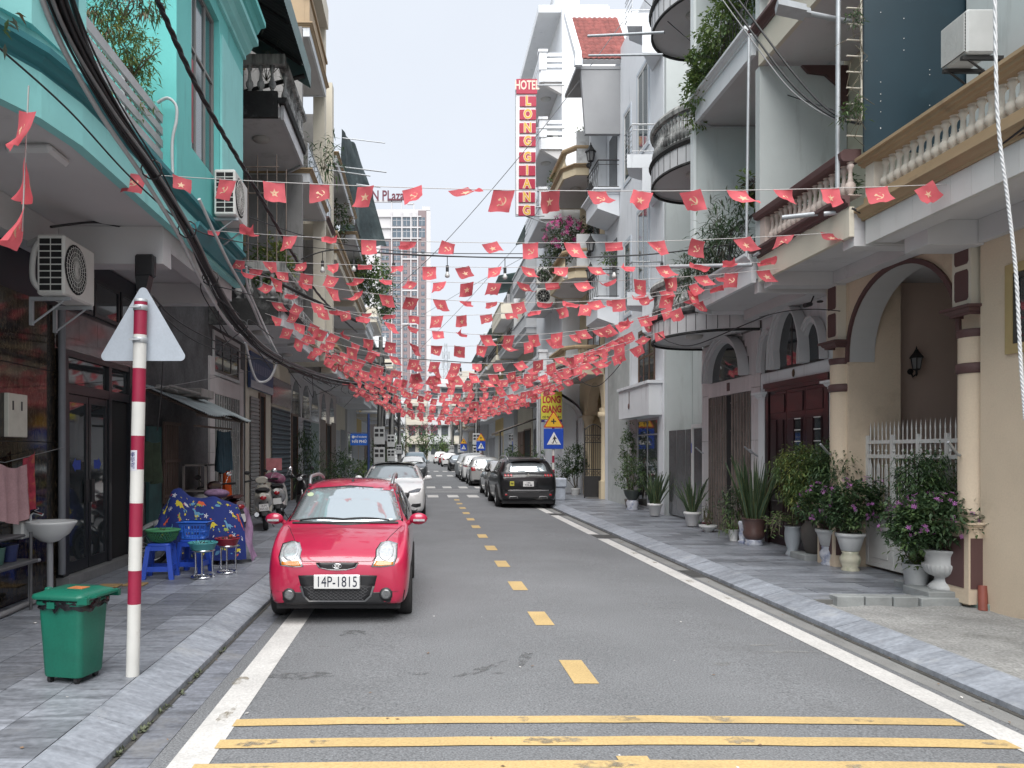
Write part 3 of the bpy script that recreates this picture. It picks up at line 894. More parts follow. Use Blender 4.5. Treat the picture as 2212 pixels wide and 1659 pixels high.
# LEFT 1: turquoise shop house
t=thing('shop_house','turquoise shop house with black marble front and teal cornices, nearest on the left','house',(XL,9,0))
g=MB();g.box(XL-8,XL-0.02,2.5,12.35,-0.02,4.39);g.build('wall',mat('dark_navy_wall',(0.030,0.032,0.042),0.45,0.25,2),t)
mm=mat('black_gold_marble',(0.014,0.012,0.011),0.07,0.3,6,spec=0.7)
nt=mm.node_tree;N,L=nt.nodes,nt.links
geo=N.new('ShaderNodeNewGeometry');mp=N.new('ShaderNodeMapping');mp.inputs['Scale'].default_value=(5,5,1.6)
L.new(geo.outputs['Position'],mp.inputs['Vector'])
n1=N.new('ShaderNodeTexNoise');n1.inputs['Scale'].default_value=2.2;n1.inputs['Detail'].default_value=9;n1.inputs['Roughness'].default_value=0.7;n1.inputs['Distortion'].default_value=1.3
L.new(mp.outputs['Vector'],n1.inputs['Vector'])
ma=N.new('ShaderNodeMath');ma.operation='SUBTRACT';ma.inputs[1].default_value=0.5;L.new(n1.outputs['Fac'],ma.inputs[0])
mb_=N.new('ShaderNodeMath');mb_.operation='ABSOLUTE';L.new(ma.outputs[0],mb_.inputs[0])
mr=N.new('ShaderNodeMapRange');mr.inputs[1].default_value,mr.inputs[2].default_value,mr.inputs[3].default_value,mr.inputs[4].default_value=0.0,0.014,0.75,0.0
L.new(mb_.outputs[0],mr.inputs[0])
bs=N['Principled BSDF'];src=bs.inputs['Base Color'].links[0].from_socket
mx2=N.new('ShaderNodeMix');mx2.data_type='RGBA';L.new(mr.outputs[0],mx2.inputs['Factor']);L.new(src,mx2.inputs[6]);mx2.inputs[7].default_value=(0.22,0.17,0.10,1)
L.new(mx2.outputs[2],bs.inputs['Base Color'])
M_marble=mm
M_pinkstone=mat('polished_pink_granite',(0.17,0.125,0.125),0.10,0.25,6,spec=0.8,fine=0.2,bscale=80)
for i in range(4):
 for j,(za,zb) in enumerate(((0.15,0.98),(0.99,1.90),(1.91,2.75),(2.76,3.55))):
  g=MB();y=5.72 + i*0.93
  g.box(XL-0.018,XL+random.uniform(0,0.003),y,y+0.922,za,zb);g.build('marble_panel',M_marble,t)
fr=mat('black_door_frame',(0.020,0.022,0.027),0.35,0.1,8)
g=MB()
g.box(XL-0.02,XL+0.06,9.46,9.60,0.25,3.06);g.box(XL-0.02,XL+0.06,11.62,11.80,0.25,3.06)
g.box(XL-0.02,XL+0.05,9.60,11.62,2.52,2.64);g.box(XL-0.02,XL+0.05,9.60,11.62,2.98,3.06);g.box(XL-0.02,XL+0.055,10.86,10.95,0.25,2.98)
g.build('door_frame',fr,t)
for ya,yb in ((9.62,10.22),(10.25,10.84)):
 d=MB();d.box(XL+0.0,XL+0.035,ya,ya+0.06,0.26,2.51);d.box(XL+0.0,XL+0.035,yb-0.06,yb,0.26,2.51);d.box(XL,XL+0.033,ya+0.06,yb-0.06,0.26,0.40);d.box(XL,XL+0.033,ya+0.06,yb-0.06,2.42,2.51)
 d=d.build('glass_door',fr,t)
 g=MB();g.box(XL+0.008,XL+0.018,ya+0.05,yb-0.05,0.38,2.44);g.build('pane',M_glass,d)
 g=MB();yy=yb-0.12 if ya < 10 else ya+0.03;g.box(XL+0.034,XL+0.06,yy,yy+0.09,1.12,1.42);g.build('handle',M_black,d)
 g=MB();c=(ya+yb)/2;q=-1 if ya < 10 else 1
 g.prism([(c-0.11*q,1.56),(c+0.04*q,1.56),(c+0.04*q,1.53),(c+0.13*q,1.62),(c+0.04*q,1.71),(c+0.04*q,1.68),(c-0.11*q,1.68)],'x',XL+0.0185,XL+0.0195);g.build('arrow_sticker',mat('blue_sticker',(0.02,0.06,0.35),0.5,0),d)
for ya,yb in ((9.62,10.84),(10.97,11.60)):
 g=MB();g.box(XL+0.0,XL+0.01,ya,yb,2.65,2.97);g.build('transom_pane',M_glass,t)
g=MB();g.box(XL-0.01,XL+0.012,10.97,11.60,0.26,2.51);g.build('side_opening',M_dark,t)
g=MB();g.box(XL,XL+0.16,9.40,12.2,KZ+0.004,0.248);g.build('door_step',mat('grey_step',(0.20,0.20,0.20),0.5,0.2,4,dirt=0.2),t)
g=MB();g.box(XL-0.01,XL+0.04,11.82,12.25,0.26,3.05);g.box(XL-0.01,XL+0.025,9.44,12.25,3.07,3.22);g.build('stone_surround',M_pinkstone,t)
for i in range(5):
 g=MB();y=9.44+i*0.565;g.box(XL-0.01,XL+0.012,y,y+0.56,3.225,3.56);g.build('stone_panel',M_pinkstone,t)
for i in range(3):
 y=9.55+i*0.92;window(t,1,XL,y,y+0.86,3.62,4.14,fr,M_glass,nv=1,nh=1,fw=0.05)
g=MB();g.bbox(XL,XL+0.05,8.22,8.62,1.95,2.42,0.006);bd=g.build('meter_cover',mat('ivory_plastic',(0.55,0.54,0.47),0.5,0.1,8,dirt=0.2,dcol=(0.2,0.15,0.1)),t)
g=MB();g.box(XL+0.048,XL+0.053,8.30,8.33,2.24,2.34);g.box(XL+0.048,XL+0.053,8.48,8.51,2.24,2.34);g.build('slot',M_black,bd)
g=MB();g.tube([(XL+0.07,9.40,0.3),(XL+0.07,9.40,3.9)],0.045,8);g.build('drain_pipe',mat('grey_pvc',(0.17,0.18,0.20),0.5,0.1,5),t)
pth=[(-3.75,5.0),(-3.45,5.25),(-3.15,5.6),(-2.98,6.05),(-2.90,6.6),(-2.90,12.34)]
g=MB();poly=[(XL-0.3,5.0)] + pth + [(XL-0.3,12.34)]
g.prism([(a if i in (0,len(poly)-1) else a-0.09,b) for i,(a,b) in enumerate(poly)][::-1],'z',4.42,4.90);g.build('balcony_slab',M_soffit,t)
g=MB();g.sweep([(-0.10,4.40),(0,4.40),(0,4.76),(-0.10,4.76)],pth);g.build('fascia',M_turql,t)
cornice(t,[(a-0.05,b) for a,b in pth],4.765,M_teal,1.25)
g=MB();g.sweep([(-0.12,4.945),(-0.02,4.945),(-0.02,5.06),(-0.12,5.06)],pth);g.build('kerb_wall',M_turql,t)
g=MB()
g.box(XL+0.001,-3.02,9.0,9.30,3.98,4.415);g.box(XL+0.001,-3.02,9.305,9.33,4.2,4.412)
g.box(XL+0.001,XL+0.22,5.5,8.99,4.05,4.414);g.box(-3.25,-3.03,9.33,12.3,4.18,4.414);g.box(XL+0.002,-3.26,12.05,12.3,4.1,4.413)
g.build('soffit_beam',M_soffit,t)
for xx,yy in ((-3.55,6.55),(-3.6,10.0)):
 g=MB();g.bbox(xx,xx+0.4,yy,yy+0.38,4.335,4.418,0.03);g.build('ceiling_lamp',M_soffit,t)
g=MB();g.prism([(-3.2,5.5),(-2.98,5.9),(-2.91,6.7),(-3.06,6.7),(-3.12,5.95),(-3.32,5.55)][::-1],'z',5.061,7.6);g.build('parapet',M_turql,t)
g=MB();g.prism([(5.95,5.35),(6.05,5.24),(6.45,5.2),(6.56,5.3),(6.56,7.0),(5.95,7.0)],'x',-2.945,-2.915);g.build('parapet_panel',M_teal,t)
M_slat=mat('brushed_slat',(0.36,0.365,0.37),0.35,0.15,6,metal=0.5)
for k,z in enumerate((5.10,5.24,5.38,5.52)):
 g=MB();g.box(-2.975,-2.945,6.72,8.78,z,z+(0.085 if k < 3 else 0.10));g.build('rail_slat',M_slat,t)
for y in (6.72,7.75,8.76):
 g=MB();g.box(-3.02,-2.98,y,y+0.05,5.06,5.60);g.build('rail_post',M_slat,t)
bx=-2.86
g=MB()
g.box(XL,bx,9.0,9.58,4.905,8.05);g.box(XL,bx,10.88,12.34,4.905,8.05);g.box(XL,bx,9.58,10.88,4.905,5.56);g.box(XL,bx,9.58,10.88,7.85,8.05);g.box(XL,bx-0.16,9.58,10.88,5.56,7.85)
g.build('bay_wall',M_turq,t)
w=window(t,1,bx-0.10,9.59,10.87,5.57,7.84,mat('grey_window_frame',(0.22,0.215,0.21),0.5,0.1,5),M_glassb,nv=3,trans=6.95,fw=0.05,out=0.03)
g=MB();g.box(bx-0.05,bx-0.047,9.66,9.82,5.7,6.75);g.build('poster',mat('faded_red_poster',(0.32,0.06,0.08),0.6,0.3,5),w)
g=MB();g.box(bx-0.03,bx+0.03,10.95,12.2,5.2,7.7);g.build('pilaster',M_turql,t)
cornice(t,[(XL,8.98),(bx,8.98),(bx,12.36)],8.05,M_turql,2.2)
cornice(t,[(XL,8.97),(bx+0.14,8.97),(bx+0.14,12.36)],8.36,M_turq,2.0)
g=MB();g.box(XL-2,bx-0.1,9.0,12.3,8.2,12.0);g.box(XL-2,XL,5.0,8.99,4.905,12.0);g.build('upper_wall',M_turq,t)
g=MB();g.sweep([(0,4.45),(0.05,4.45),(0.13,4.62),(0.13,4.66),(0.0,4.60)],[(-2.895,9.6),(-2.895,12.36)]);g.build('drip_board',M_teal,t)
ac_unit('air_conditioner','dusty white outdoor unit on black marble wall above the sink',-3.68,7.95,3.41,0.74,0.62,0.29,rot=R(90))
ac_unit('air_conditioner','white outdoor unit hung under the turquoise bay window',-2.52,10.42,4.98,0.74,0.62,0.29,rot=R(90))
f=thing('floodlight','small black floodlight fixed under the beam of the turquoise house','floodlight',(-3.15,8.95,4.0))
g=MB();g.bbox(-3.30,-3.08,8.86,8.97,3.80,4.06,0.02);g.build('housing',M_black,f)
g=MB();g.prism([(-3.27,3.80),(-3.11,3.80),(-3.15,3.62),(-3.25,3.62)],'y',8.80,8.95);g.build('visor',M_black,f)
t=thing('balcony','light turquoise balcony corner with grey soffit and hanging creeper at the left edge','balcony',(-3.2,4.4,4.2))
g=MB();g.prism([(-4.4,3.6),(-2.85,3.6),(-2.72,4.3),(-2.72,4.75),(-2.9,5.0),(-3.3,5.1),(-4.4,5.1)],'z',4.02,4.18);g.build('balcony_slab',M_soffit,t)
pn=[(-2.85,3.6),(-2.72,4.3),(-2.72,4.72),(-2.88,4.98),(-3.3,5.08),(-4.4,5.08)]
pn2=pn
g=MB();g.sweep([(-0.08,4.185),(0.02,4.185),(0.02,4.42),(-0.08,4.42)],pn2[::-1]);g.sweep([(-0.02,4.185),(0.06,4.185),(0.06,4.42),(-0.02,4.42)],pn2);g.build('fascia',M_turql,t)
cornice(t,pn2[::1],4.43,M_teal,1.0)
g=MB();g.sweep([(-0.06,4.57),(0.0,4.57),(0.0,5.6),(-0.06,5.6)],pn2);g.build('parapet',M_turql,t)
pl=thing('creeper','grey green creeper trailing over the turquoise balcony corner at the left edge','plant',(-2.75,4.7,4.9))
rg=random.Random(3);g=MB()
for k in range(26):
 p=Vector((-2.70+rg.uniform(-0.25,0.05),rg.uniform(4.3,5.0),rg.uniform(4.55,5.0)))
 for q in range(6):
  leaf(g,p+Vector((rg.gauss(0,.05),rg.gauss(0,.05),-0.05*q+rg.gauss(0,.04))),(rg.gauss(0,1),rg.gauss(0,1),rg.gauss(-.4,.5)),0.075,0.028,rg.randrange(3),0.5)
g.build('foliage',[L_grey,L_mid,L_brn],pl)
# LEFT 2: grey mouldy house with the lean-to
t=thing('townhouse','old grey house with mouldy balustrades and a corrugated roof canopy beside the turquoise house','house',(XL,16,0))
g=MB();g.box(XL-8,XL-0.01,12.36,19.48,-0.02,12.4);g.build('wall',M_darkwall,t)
tl=mat('pale_wall_tile',(0.46,0.44,0.44),0.4,0.08,3,objvar=0.06,dirt=0.15,dcol=(0.25,0.22,0.22))
for i in range(9):
 for xx,yy in ((0,16.1),(0,18.75)):
  g=MB();z=KZ+0.02+i*0.405;g.box(XL-0.01,XL+0.035,yy,yy+0.36,z,z+0.4);g.build('wall_tile',tl,t)
for i in range(6):
 g=MB();y=16.47+i*0.38;g.box(XL-0.01,XL+0.03,y,y+0.374,3.03,3.42);g.build('wall_tile',tl,t)
fold_gate(t,1,XL+0.0,16.48,18.74,KZ,3.02,mat('weathered_zinc',(0.30,0.31,0.30),0.5,0.25,3,dirt=0.3),0.1,back=mat('zinc_back',(0.17,0.175,0.17),0.7,0.2,3))
window(t,1,XL,16.5,18.7,3.50,4.28,mat('brown_grey_frame',(0.10,0.095,0.09),0.5,0.1,5),M_glass,nv=3,nh=1,surround=mat('white_surround',(0.5,0.5,0.5),0.7,0.1,3))
for z in (4.42,8.74):
 y0,y1,xo=16.2,19.35,-2.9
 g=MB();g.prism([(XL,y0+0.02),(xo-0.07,y0+0.02),(xo-0.07,y1-0.5),(xo-0.45,y1-0.05),(XL,y1-0.05)],'z',z+0.05,z+0.28);g.build('balcony_slab',M_soffit,t)
 g=MB();g.sweep([(-0.06,z),(0.0,z),(0.0,z+0.30),(-0.06,z+0.30)],[(xo,y0),(xo,y1-0.48),(xo-0.42,y1)]);g.build('fascia',mat('white_tile_strip',(0.55,0.55,0.56),0.5,0.1,4,dirt=0.3,dcol=(0.12,0.12,0.12),streak=True),t)
 g=MB();g.box(XL,xo-0.115,y0-0.10,y0-0.002,z+0.02,z+0.56);g.sweep([(-0.10,z+0.305),(0.05,z+0.305),(0.08,z+0.42),(-0.10,z+0.42)],[(xo,y0-0.106),(xo,y1-0.48),(xo-0.42,y1)]);g.build('ledge',M_weatherd,t)
 balusters(t,along(XL+0.25,y0-0.02,xo-0.12,y0-0.02,0.22),z+0.56,0.56,M_baluw,1.1)
 balusters(t,along(xo-0.03,y0+0.2,xo-0.03,y1-0.55,0.22),z+0.425,0.68,M_baluw,1.1)
 g=MB();g.box(XL,xo+0.04,y0-0.12,y0+0.08,z+1.12,z+1.32);g.sweep([(-0.12,z+1.11),(0.07,z+1.11),(0.09,z+1.18),(0.05,z+1.25),(-0.12,z+1.25)],[(xo,y0+0.09),(xo,y1-0.48),(xo-0.42,y1)]);g.build('handrail',M_weather,t)
 lamp_disc(t,-3.6,17.3,z+0.048,0.2)
 for k in range(2):
  y=16.6+k*1.25
  g=MB();pts=[(y,z+0.3),(y+1.0,z+0.3),(y+1.0,z+2.4)]+[(y+0.5+0.5*cos(a*pi/8),z+2.4+0.7*sin(a*pi/8)) for a in range(1,8)]+[(y,z+2.4)]
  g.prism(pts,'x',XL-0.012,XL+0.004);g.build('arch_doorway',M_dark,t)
  g=MB()
  for q in (0,1):
   rr2=0.5+0.08*q
  inn=[(y+0.5+0.5*cos(a*pi/12),z+2.4+0.7*sin(a*pi/12)) for a in range(13)];ou=[(y+0.5+0.62*cos(a*pi/12),z+2.4+0.86*sin(a*pi/12)) for a in range(13)]
  for a in range(12): g.prism([inn[a],ou[a],ou[a+1],inn[a+1]],'x',XL-0.01,XL+0.12)
  g.build('arch_trim',M_tan,t)
g=MB()
for k in range(8):
 y=16.25;x=XL+0.2+k*0.2
 g.tube([(x,y-0.05,8.0-0.3*(k % 2)),(x,y-0.05,5.7)],0.012,4)
g.tube([(XL,16.2,7.2),(-3.0,16.2,7.2)],0.014,5);g.tube([(XL,16.2,7.75),(-3.0,16.2,7.75)],0.014,5)
g.build('security_bars',mat('rusty_bar',(0.22,0.17,0.14),0.7,0.3,8),t)
g=MB();g.box(XL+0.002,-3.0,19.30,19.47,4.75,8.70);g.box(XL+0.002,-3.0,19.30,19.47,9.05,12.4);g.build('party_wall',M_conc,t)
g=MB()
g.grid(lambda u,v: (XL+u*1.95,12.5+v*4.8,11.6-u*1.25+0.018*sin(v*4.8/0.1*2*pi*0.7)),6,150);g.build('canopy_sheet',mat('dark_green_grey_tin',(0.060,0.072,0.072),0.6,0.25,2,dirt=0.25),t)
g=MB();g.grid(lambda u,v: (XL+1.96+0.0*u,12.5+v*4.8,10.34-u*0.42+(0.02 if u > 0.9 else 0)*sin(v*300)),1,120);g.grid(lambda u,v: (XL+u*1.95,17.3,11.58-u*1.25-(0.42*v)),2,1);g.build('canopy_skirt',mat('green_grey_tin',(0.13,0.20,0.20),0.6,0.2,2,dirt=0.25),t)
g=MB()
for y in (13.4,15.0,16.6): g.tube([(XL,y,11.3),(-2.6,y,10.1)],0.04,5)
g.tube([(XL,17.1,9.6),(-2.6,17.1,10.1)],0.05,5);g.build('canopy_rafter',M_iron,t)
t=thing('lean_to','shabby lean-to shelter with corrugated tin roof over stored clothes and racks','shelter',(-4.0,14,0))
tin=mat('rusty_blue_tin',(0.27,0.31,0.32),0.55,0.3,2.5,dirt=0.4,dcol=(0.10,0.075,0.06))
g=MB();g.grid(lambda u,v: (XL+u*1.08,12.05+v*3.35+0.1*sin(u*5),2.86-0.46*u-0.03*sin(v*9)*u+0.014*sin(v*3.35/0.09*2*pi*0.8)),6,150);g.build('tin_roof',tin,t)
g=MB()
for y in (12.3,13.4,14.6,15.2): g.tube([(XL,y,2.80),(-3.42,y,2.36)],0.025,5)
g.tube([(-3.55,12.2,2.37),(-3.55,15.3,2.37)],0.025,6);g.tube([(-3.55,15.2,0.13),(-3.55,15.2,2.38)],0.03,6);g.tube([(-3.62,12.3,2.20),(-3.7,15.0,2.22)],0.02,6)
g.build('frame',mat('rust_brown_steel',(0.10,0.075,0.06),0.8,0.3,5),t)
g=MB();rg=random.Random(9)
for k in range(7):
 a=(XL+rg.uniform(0.1,0.5),rg.uniform(12.2,13.2),2.83);g.tube([a,(a[0]+rg.uniform(-0.1,0.3),a[1]+rg.uniform(0.8,1.9),2.78+rg.uniform(0,0.1))],rg.uniform(0.015,0.045),6)
g.bbox(XL+0.2,XL+0.6,13.5,14.3,2.75,2.90,0.01);g.build('roof_junk',mat('grey_scrap',(0.25,0.24,0.23),0.7,0.3,4),t)
g=MB();g.box(XL,XL+0.05,12.45,13.05,KZ,2.2);g.build('door',mat('faded_teal_door',(0.035,0.10,0.10),0.7,0.25,4,dirt=0.3),t)
g=MB()
for k in range(9): g.box(XL+0.05,XL+0.08,13.1+k*0.09,13.15+k*0.09,0.9,2.3)
for zz in (1.0,1.6,2.25): g.box(XL+0.081,XL+0.1,13.08,13.95,zz,zz+0.05)
g.build('slat_door',mat('brown_slat',(0.11,0.075,0.06),0.7,0.25,4),t)
g=MB()
for y in (14.1,15.1):
 for x in (-4.35,-3.95): g.box(x-0.02,x+0.02,y-0.02,y+0.02,KZ,1.55)
for zz in (0.5,1.05,1.52): g.box(-4.37,-3.93,14.08,15.12,zz,zz+0.03)
g.build('rack',mat('pale_rack',(0.30,0.27,0.25),0.6,0.2,4),t)
def cloth(name,label,pts_top,h,m,folds=5,amp=0.03,group=None,flare=0.0,cat='cloth',nv=10,seed=0):
 "hanging cloth from a line of points, with folds"
 top=catmull(pts_top,10);n=len(top)-1
 g=MB()
 def fn(u,v):
  p=top[min(n,int(round(u*n)))]
  d=amp*(0.25+v)*sin(u*folds*2*pi+seed+0.7*noise.noise((u*3,v*2,seed)))
  hh=h*(1+0.10*noise.noise((u*4,seed,0)))
  return (p.x+d+flare*v*0.4,p.y+flare*v*(u-0.5)+0.012*noise.noise((u*9,v*6,seed)),p.z-v*hh)
 g.grid(fn,n,nv)
 c=top[n//2]
 o=g.build(name,m,org=(c.x,c.y,c.z))
 return tag(o,label,cat,group)
cloth('cloth','dark teal clothes hanging under the tin roof of the lean-to',[(-3.72,14.0,2.18),(-3.7,14.4,2.15),(-3.7,14.9,2.18)],0.75,mat('dark_teal_cloth',(0.025,0.055,0.075),0.9,0.3,6),6,0.05,seed=2)
cloth('cloth','bright orange cloth hanging beside the grey folding gate',[(-3.86,15.0,1.52),(-3.86,15.2,1.55),(-3.84,15.42,1.46)],0.70,mat('orange_cloth',(0.70,0.115,0.02),0.85,0.1,6,trans=0.2),2,0.05,seed=1)
cloth('towel','dark green towel hanging on the door post behind the striped pole',[(-4.25,11.75,1.98),(-4.1,11.8,1.92),(-4.0,11.85,1.95)],0.62,mat('olive_cloth',(0.035,0.05,0.03),0.9,0.3,6),2,0.05,seed=4,cat='towel')
bag=MB();bag.sphere((-4.0,14.3,0.85),(0.26,0.38,0.2),14);tag(bag.build('sack',mat('grey_white_sack',(0.36,0.35,0.34),0.8,0.25,8),org=(-4.0,14.3,0.65)),'pale grey sack lying on the rack inside the lean-to','sack')
M_signblue=mat('faded_blue_sign',(0.045,0.075,0.17),0.5,0.12,3)
t=townhouse('cream house with brown balcony trims and deep white soffits behind the mouldy grey house',1,XL,19.5,26.1,15.6,M_cream,
 floors=[(4.5,-3.1,'steel',M_white,M_white,19.9,23.2),(8.75,-2.9,'glass',M_white,M_brown,19.9,23.3),(12.5,-2.9,'solid',M_white,M_tan,19.9,23.3)],
 ground=[(19.9,21.0,'shutter',3.3,mat('grey_shutter',(0.24,0.24,0.235),0.5,0.15,3)),(21.05,21.7,'dark',3.3),(22.75,25.9,'bluegrid',3.15)],trim=M_tan,lamps=True)
g=MB();g.box(-3.35,-2.98,25.6,26.05,4.4,14.0);g.build('pillar',M_cream,t)
g=MB();g.box(-3.3,-2.95,23.4,23.75,4.9,15.4);g.build('pillar',M_cream,t)
g=MB();g.box(XL+0.002,-3.4,25.7,25.95,4.4,13.0);g.build('party_wall',M_conc,t)
for z in (5.2,9.4):
 window(t,1,XL,23.9,25.5,z,z+2.2,M_alu,M_glassb,nv=2,nh=2);railing(t,1,'glass',-2.98,23.78,25.58,z-0.35,0.75,M_white)
 g=MB();g.box(XL+0.002,-2.96,23.78,25.58,z-0.62,z-0.36);g.build('balcony_slab',M_cream,t);cornice(t,[(-2.96,23.78),(-2.96,25.58)],z-0.5,M_brown,0.9)
g=MB();g.box(XL+0.003,-2.85,19.7,23.5,14.6,15.2);g.build('roof_edge',M_cream,t)
g=MB();g.box(XL+0.002,XL+0.05,22.72,26.0,3.2,4.0);g.build('stone_panel',M_pinkstone,t)
g=MB();g.prism([(-4.4,15.2),(-2.8,15.2),(-2.8,15.9),(-3.6,17.2),(-4.4,17.4)],'y',20.2,20.5);g.prism([(-4.4,12.9),(-3.3,12.9),(-3.3,15.19),(-4.4,15.19)],'y',20.0,20.2);g.build('gable',M_cream,t)
sgn=thing('shop_sign','faded blue shop sign over the grey shutter behind the hanging cables','sign',(XL,20.8,3.9))
g=MB();g.box(XL+0.03,XL+0.10,19.6,22.6,3.42,4.35);g.build('board',M_signblue,sgn)
g=MB();g.box(XL+0.10,XL+0.105,19.65,22.55,3.42,3.62);g.build('lower_band',mat('pale_band',(0.36,0.37,0.40),0.5,0.1,4),sgn)
g=MB()
for k in range(9): g.box(XL+0.10,XL+0.106,19.9+k*0.28,20.08+k*0.28,3.85,4.1)
g.build('faded_lettering',mat('faded_letter',(0.16,0.18,0.28),0.5,0.1,4),sgn)
M_lgrey=mat('light_grey_plaster',(0.48,0.49,0.50),0.85,0.07,0.8,dirt=0.15,dcol=(0.28,0.28,0.28),streak=True)
M_pinkw=mat('pinkish_plaster',(0.45,0.40,0.39),0.85,0.08,0.8,dirt=0.2,dcol=(0.25,0.22,0.21),streak=True)
M_brownw=mat('brown_stone_front',(0.17,0.14,0.125),0.6,0.12,1.2)
M_yelw=mat('yellow_plaster',(0.55,0.42,0.20),0.85,0.1,0.8,dirt=0.2,dcol=(0.3,0.22,0.1),streak=True)
t=townhouse('pale grey house with arched upper windows and a teal door panel, fourth on the left',1,XL,26.1,33.5,13.2,M_lgrey,
 floors=[(4.45,-2.9,'bal',M_white,M_tan),(8.3,-2.9,'bal',M_cream,M_tan),(11.6,-2.9,'none',M_white,M_white)],
 ground=[(26.3,27.4,'dark',3.0),(27.4,28.6,'shutter',3.0),(28.9,30.6,'bluegrid',3.0),(30.9,33.2,'panel',2.95,mat('grey_teal_panel',(0.15,0.21,0.21),0.5,0.15,2)),
   (26.3,28.3,'arch',4.3),(28.6,30.6,'arch',4.3),(30.9,33.2,'arch',4.3)],trim=M_tan,lamps=True,roof='parapet')
t=townhouse('brown fronted house with hanging red lanterns, behind the pale grey house on the left',1,XL,33.5,40,13.4,M_pinkw,
 floors=[(4.6,-2.9,'iron',M_white,M_white),(8.1,-2.9,'bal',M_cream,M_cream),(11.0,-2.9,'iron',M_lgrey,M_white)],
 ground=[(33.8,35.6,'panel',3.2,M_brownw),(35.8,37.4,'dark',3.0),(37.8,39.7,'panel',3.2,M_brownw),(34,35.8,'arch',4.4),(37,39,'arch',4.4)],trim=M_tan)
net=mat('dark_green_net',(0.022,0.035,0.038),0.8,0.5,5,dirt=0.35,dcol=(0.10,0.12,0.125),streak=True)
g=MB();g.grid(lambda u,v: (lerp(-3.75-0.1*v,-3.25+1.5*v**0.9,u)+0.10*noise.noise((u*4,v*3,0)),36+2.2*u+0.5*noise.noise((u*3,v*4,5)),16.8-v*(5.3-0.4*u)+0.25*noise.noise((u*5,v*2,9))*v),26,26)
tag(g.build('shade_net',net,org=(-3,38,14)),'torn dark green shade net draped down from the left roofs','net')
specs=[(40,46,12.6,M_cream,'cream house with yellowish balcony panel behind the shade net'),(46,52.5,11.2,M_lgrey,'pale house with dark canopy half way down the left row'),(52.5,59,13.4,M_yelw,'yellowish house with striped awning half way down the left row'),
         (59,66,11.6,M_white,'white plastered house far down the left row'),(66,74,13.5,M_pinkw,'pinkish house far down the left row'),(74,82,10.8,M_cream,'second cream house far down the left row'),(82,92,12.5,M_lgrey,'grey house next but one to the left street corner'),(92,104,11.0,M_white,'white house next to the left street corner'),(104,117,12.8,M_cream,'cream house on the far left street corner')]
rg=random.Random(21)
for i,(a,b,zt,m,lab) in enumerate(specs):
 m1=rg.choice((M_white,M_cream,M_lgrey))
 townhouse(lab,1,XL-rg.uniform(0,0.3),a,b,zt,m,floors=[(4.3+rg.uniform(-.2,.3),-2.9+rg.uniform(-.3,.3),rg.choice(('bal','iron','solid','steel')),m1,m1),(7.6+rg.uniform(-.2,.3),-3.0+rg.uniform(-.2,.4),rg.choice(('bal','iron','solid')),m1,m1)] + ([(10.6,-3.1,'solid',m1,m1)] if zt > 12 else []),
  ground=[(a+0.4,(a+b)/2-0.2,rg.choice(('shutter','dark','glass')),3.0),((a+b)/2+0.2,b-0.4,rg.choice(('shutter','wood','gate')),3.0)],trim=rg.choice((None,M_tan,M_white)),roof=rg.choice(('parapet','tin','parapet')))
g=MB();g.tube(catmull([(-4.2,8.25,4.0),(-3.95,8.05,4.02),(-3.98,7.93,3.85),(-3.99,7.93,3.55),(-3.9,8.05,3.42)],8),0.03,8)
tag(g.build('hose',mat('pipe_insulation',(0.45,0.45,0.44),0.8,0.1,8),org=(-4,8,3.7)),'pale insulated hose curving beside the outdoor unit on black marble','hose')
# RIGHT 1: beige house with the big balustrade
M_tilew=mat('white_fascia_tile',(0.56,0.555,0.545),0.45,0.06,3,objvar=0.05,dirt=0.15,dcol=(0.34,0.33,0.31),streak=True)
t=thing('house','beige plastered house with long stone balustrade and dark blue partition, nearest on the right','house',(6.1,6,0))
g=MB();g.box(6.08,14,-2,8.42,-0.02,4.3);g.build('wall',M_beige,t)
g=MB();g.box(6.30,14,-2,8.95,4.305,9.5);g.build('upper_wall',M_pale,t)
window(t,-1,6.08,6.9,7.93,2.9,3.62,mat('dark_green_frame',(0.05,0.055,0.05),0.5,0.1,5),M_glass,nv=1,nh=1,surround=mat('yellow_trim',(0.42,0.32,0.15),0.7,0.1,4))
xo=5.16
g=MB();g.box(xo+0.06,6.30,-1,8.98,4.30,4.60);g.build('balcony_slab',M_soffit,t)
for i in range(24):
 g=MB();y1=9.0-i*0.29;g.box(xo,xo+0.058,y1-0.286,y1,4.20,4.485);g.build('fascia_tile',M_tilew,t)
for i in range(4):
 g=MB();x0=xo+0.06+i*0.28;g.box(x0,x0+0.276,8.985,9.03,4.20,4.485);g.build('fascia_tile',M_tilew,t)
g=MB();g.box(xo+0.062,xo+0.30,-1,8.9,4.20,4.299);g.box(xo+0.30,6.07,8.35,8.75,4.03,4.298);g.box(6.0,6.075,-1,8.34,4.05,4.297);g.build('soffit_beam',M_soffit,t)
cornice(t,[(6.3,9.03),(xo,9.03),(xo,-1)],4.487,M_tan,1.0)
g=MB();g.box(xo-0.02,xo+0.2,-1,9.0,4.632,4.74);g.build('balustrade_base',M_tan,t)
balusters(t,[(xo+0.08,8.74-i*0.125) for i in range(30)],4.742,0.36,M_balu,0.82,12)
g=MB();g.box(xo,xo+0.17,8.83,9.0,4.741,5.11);g.build('end_post',M_balu,t)
g=MB();g.sweep([(-0.20,5.105),(0.02,5.105),(0.03,5.13),(0.06,5.14),(0.065,5.17),(0.10,5.18),(0.10,5.215),(-0.22,5.215)],[(xo,9.05),(xo,-1)]);g.build('handrail',M_tan,t)
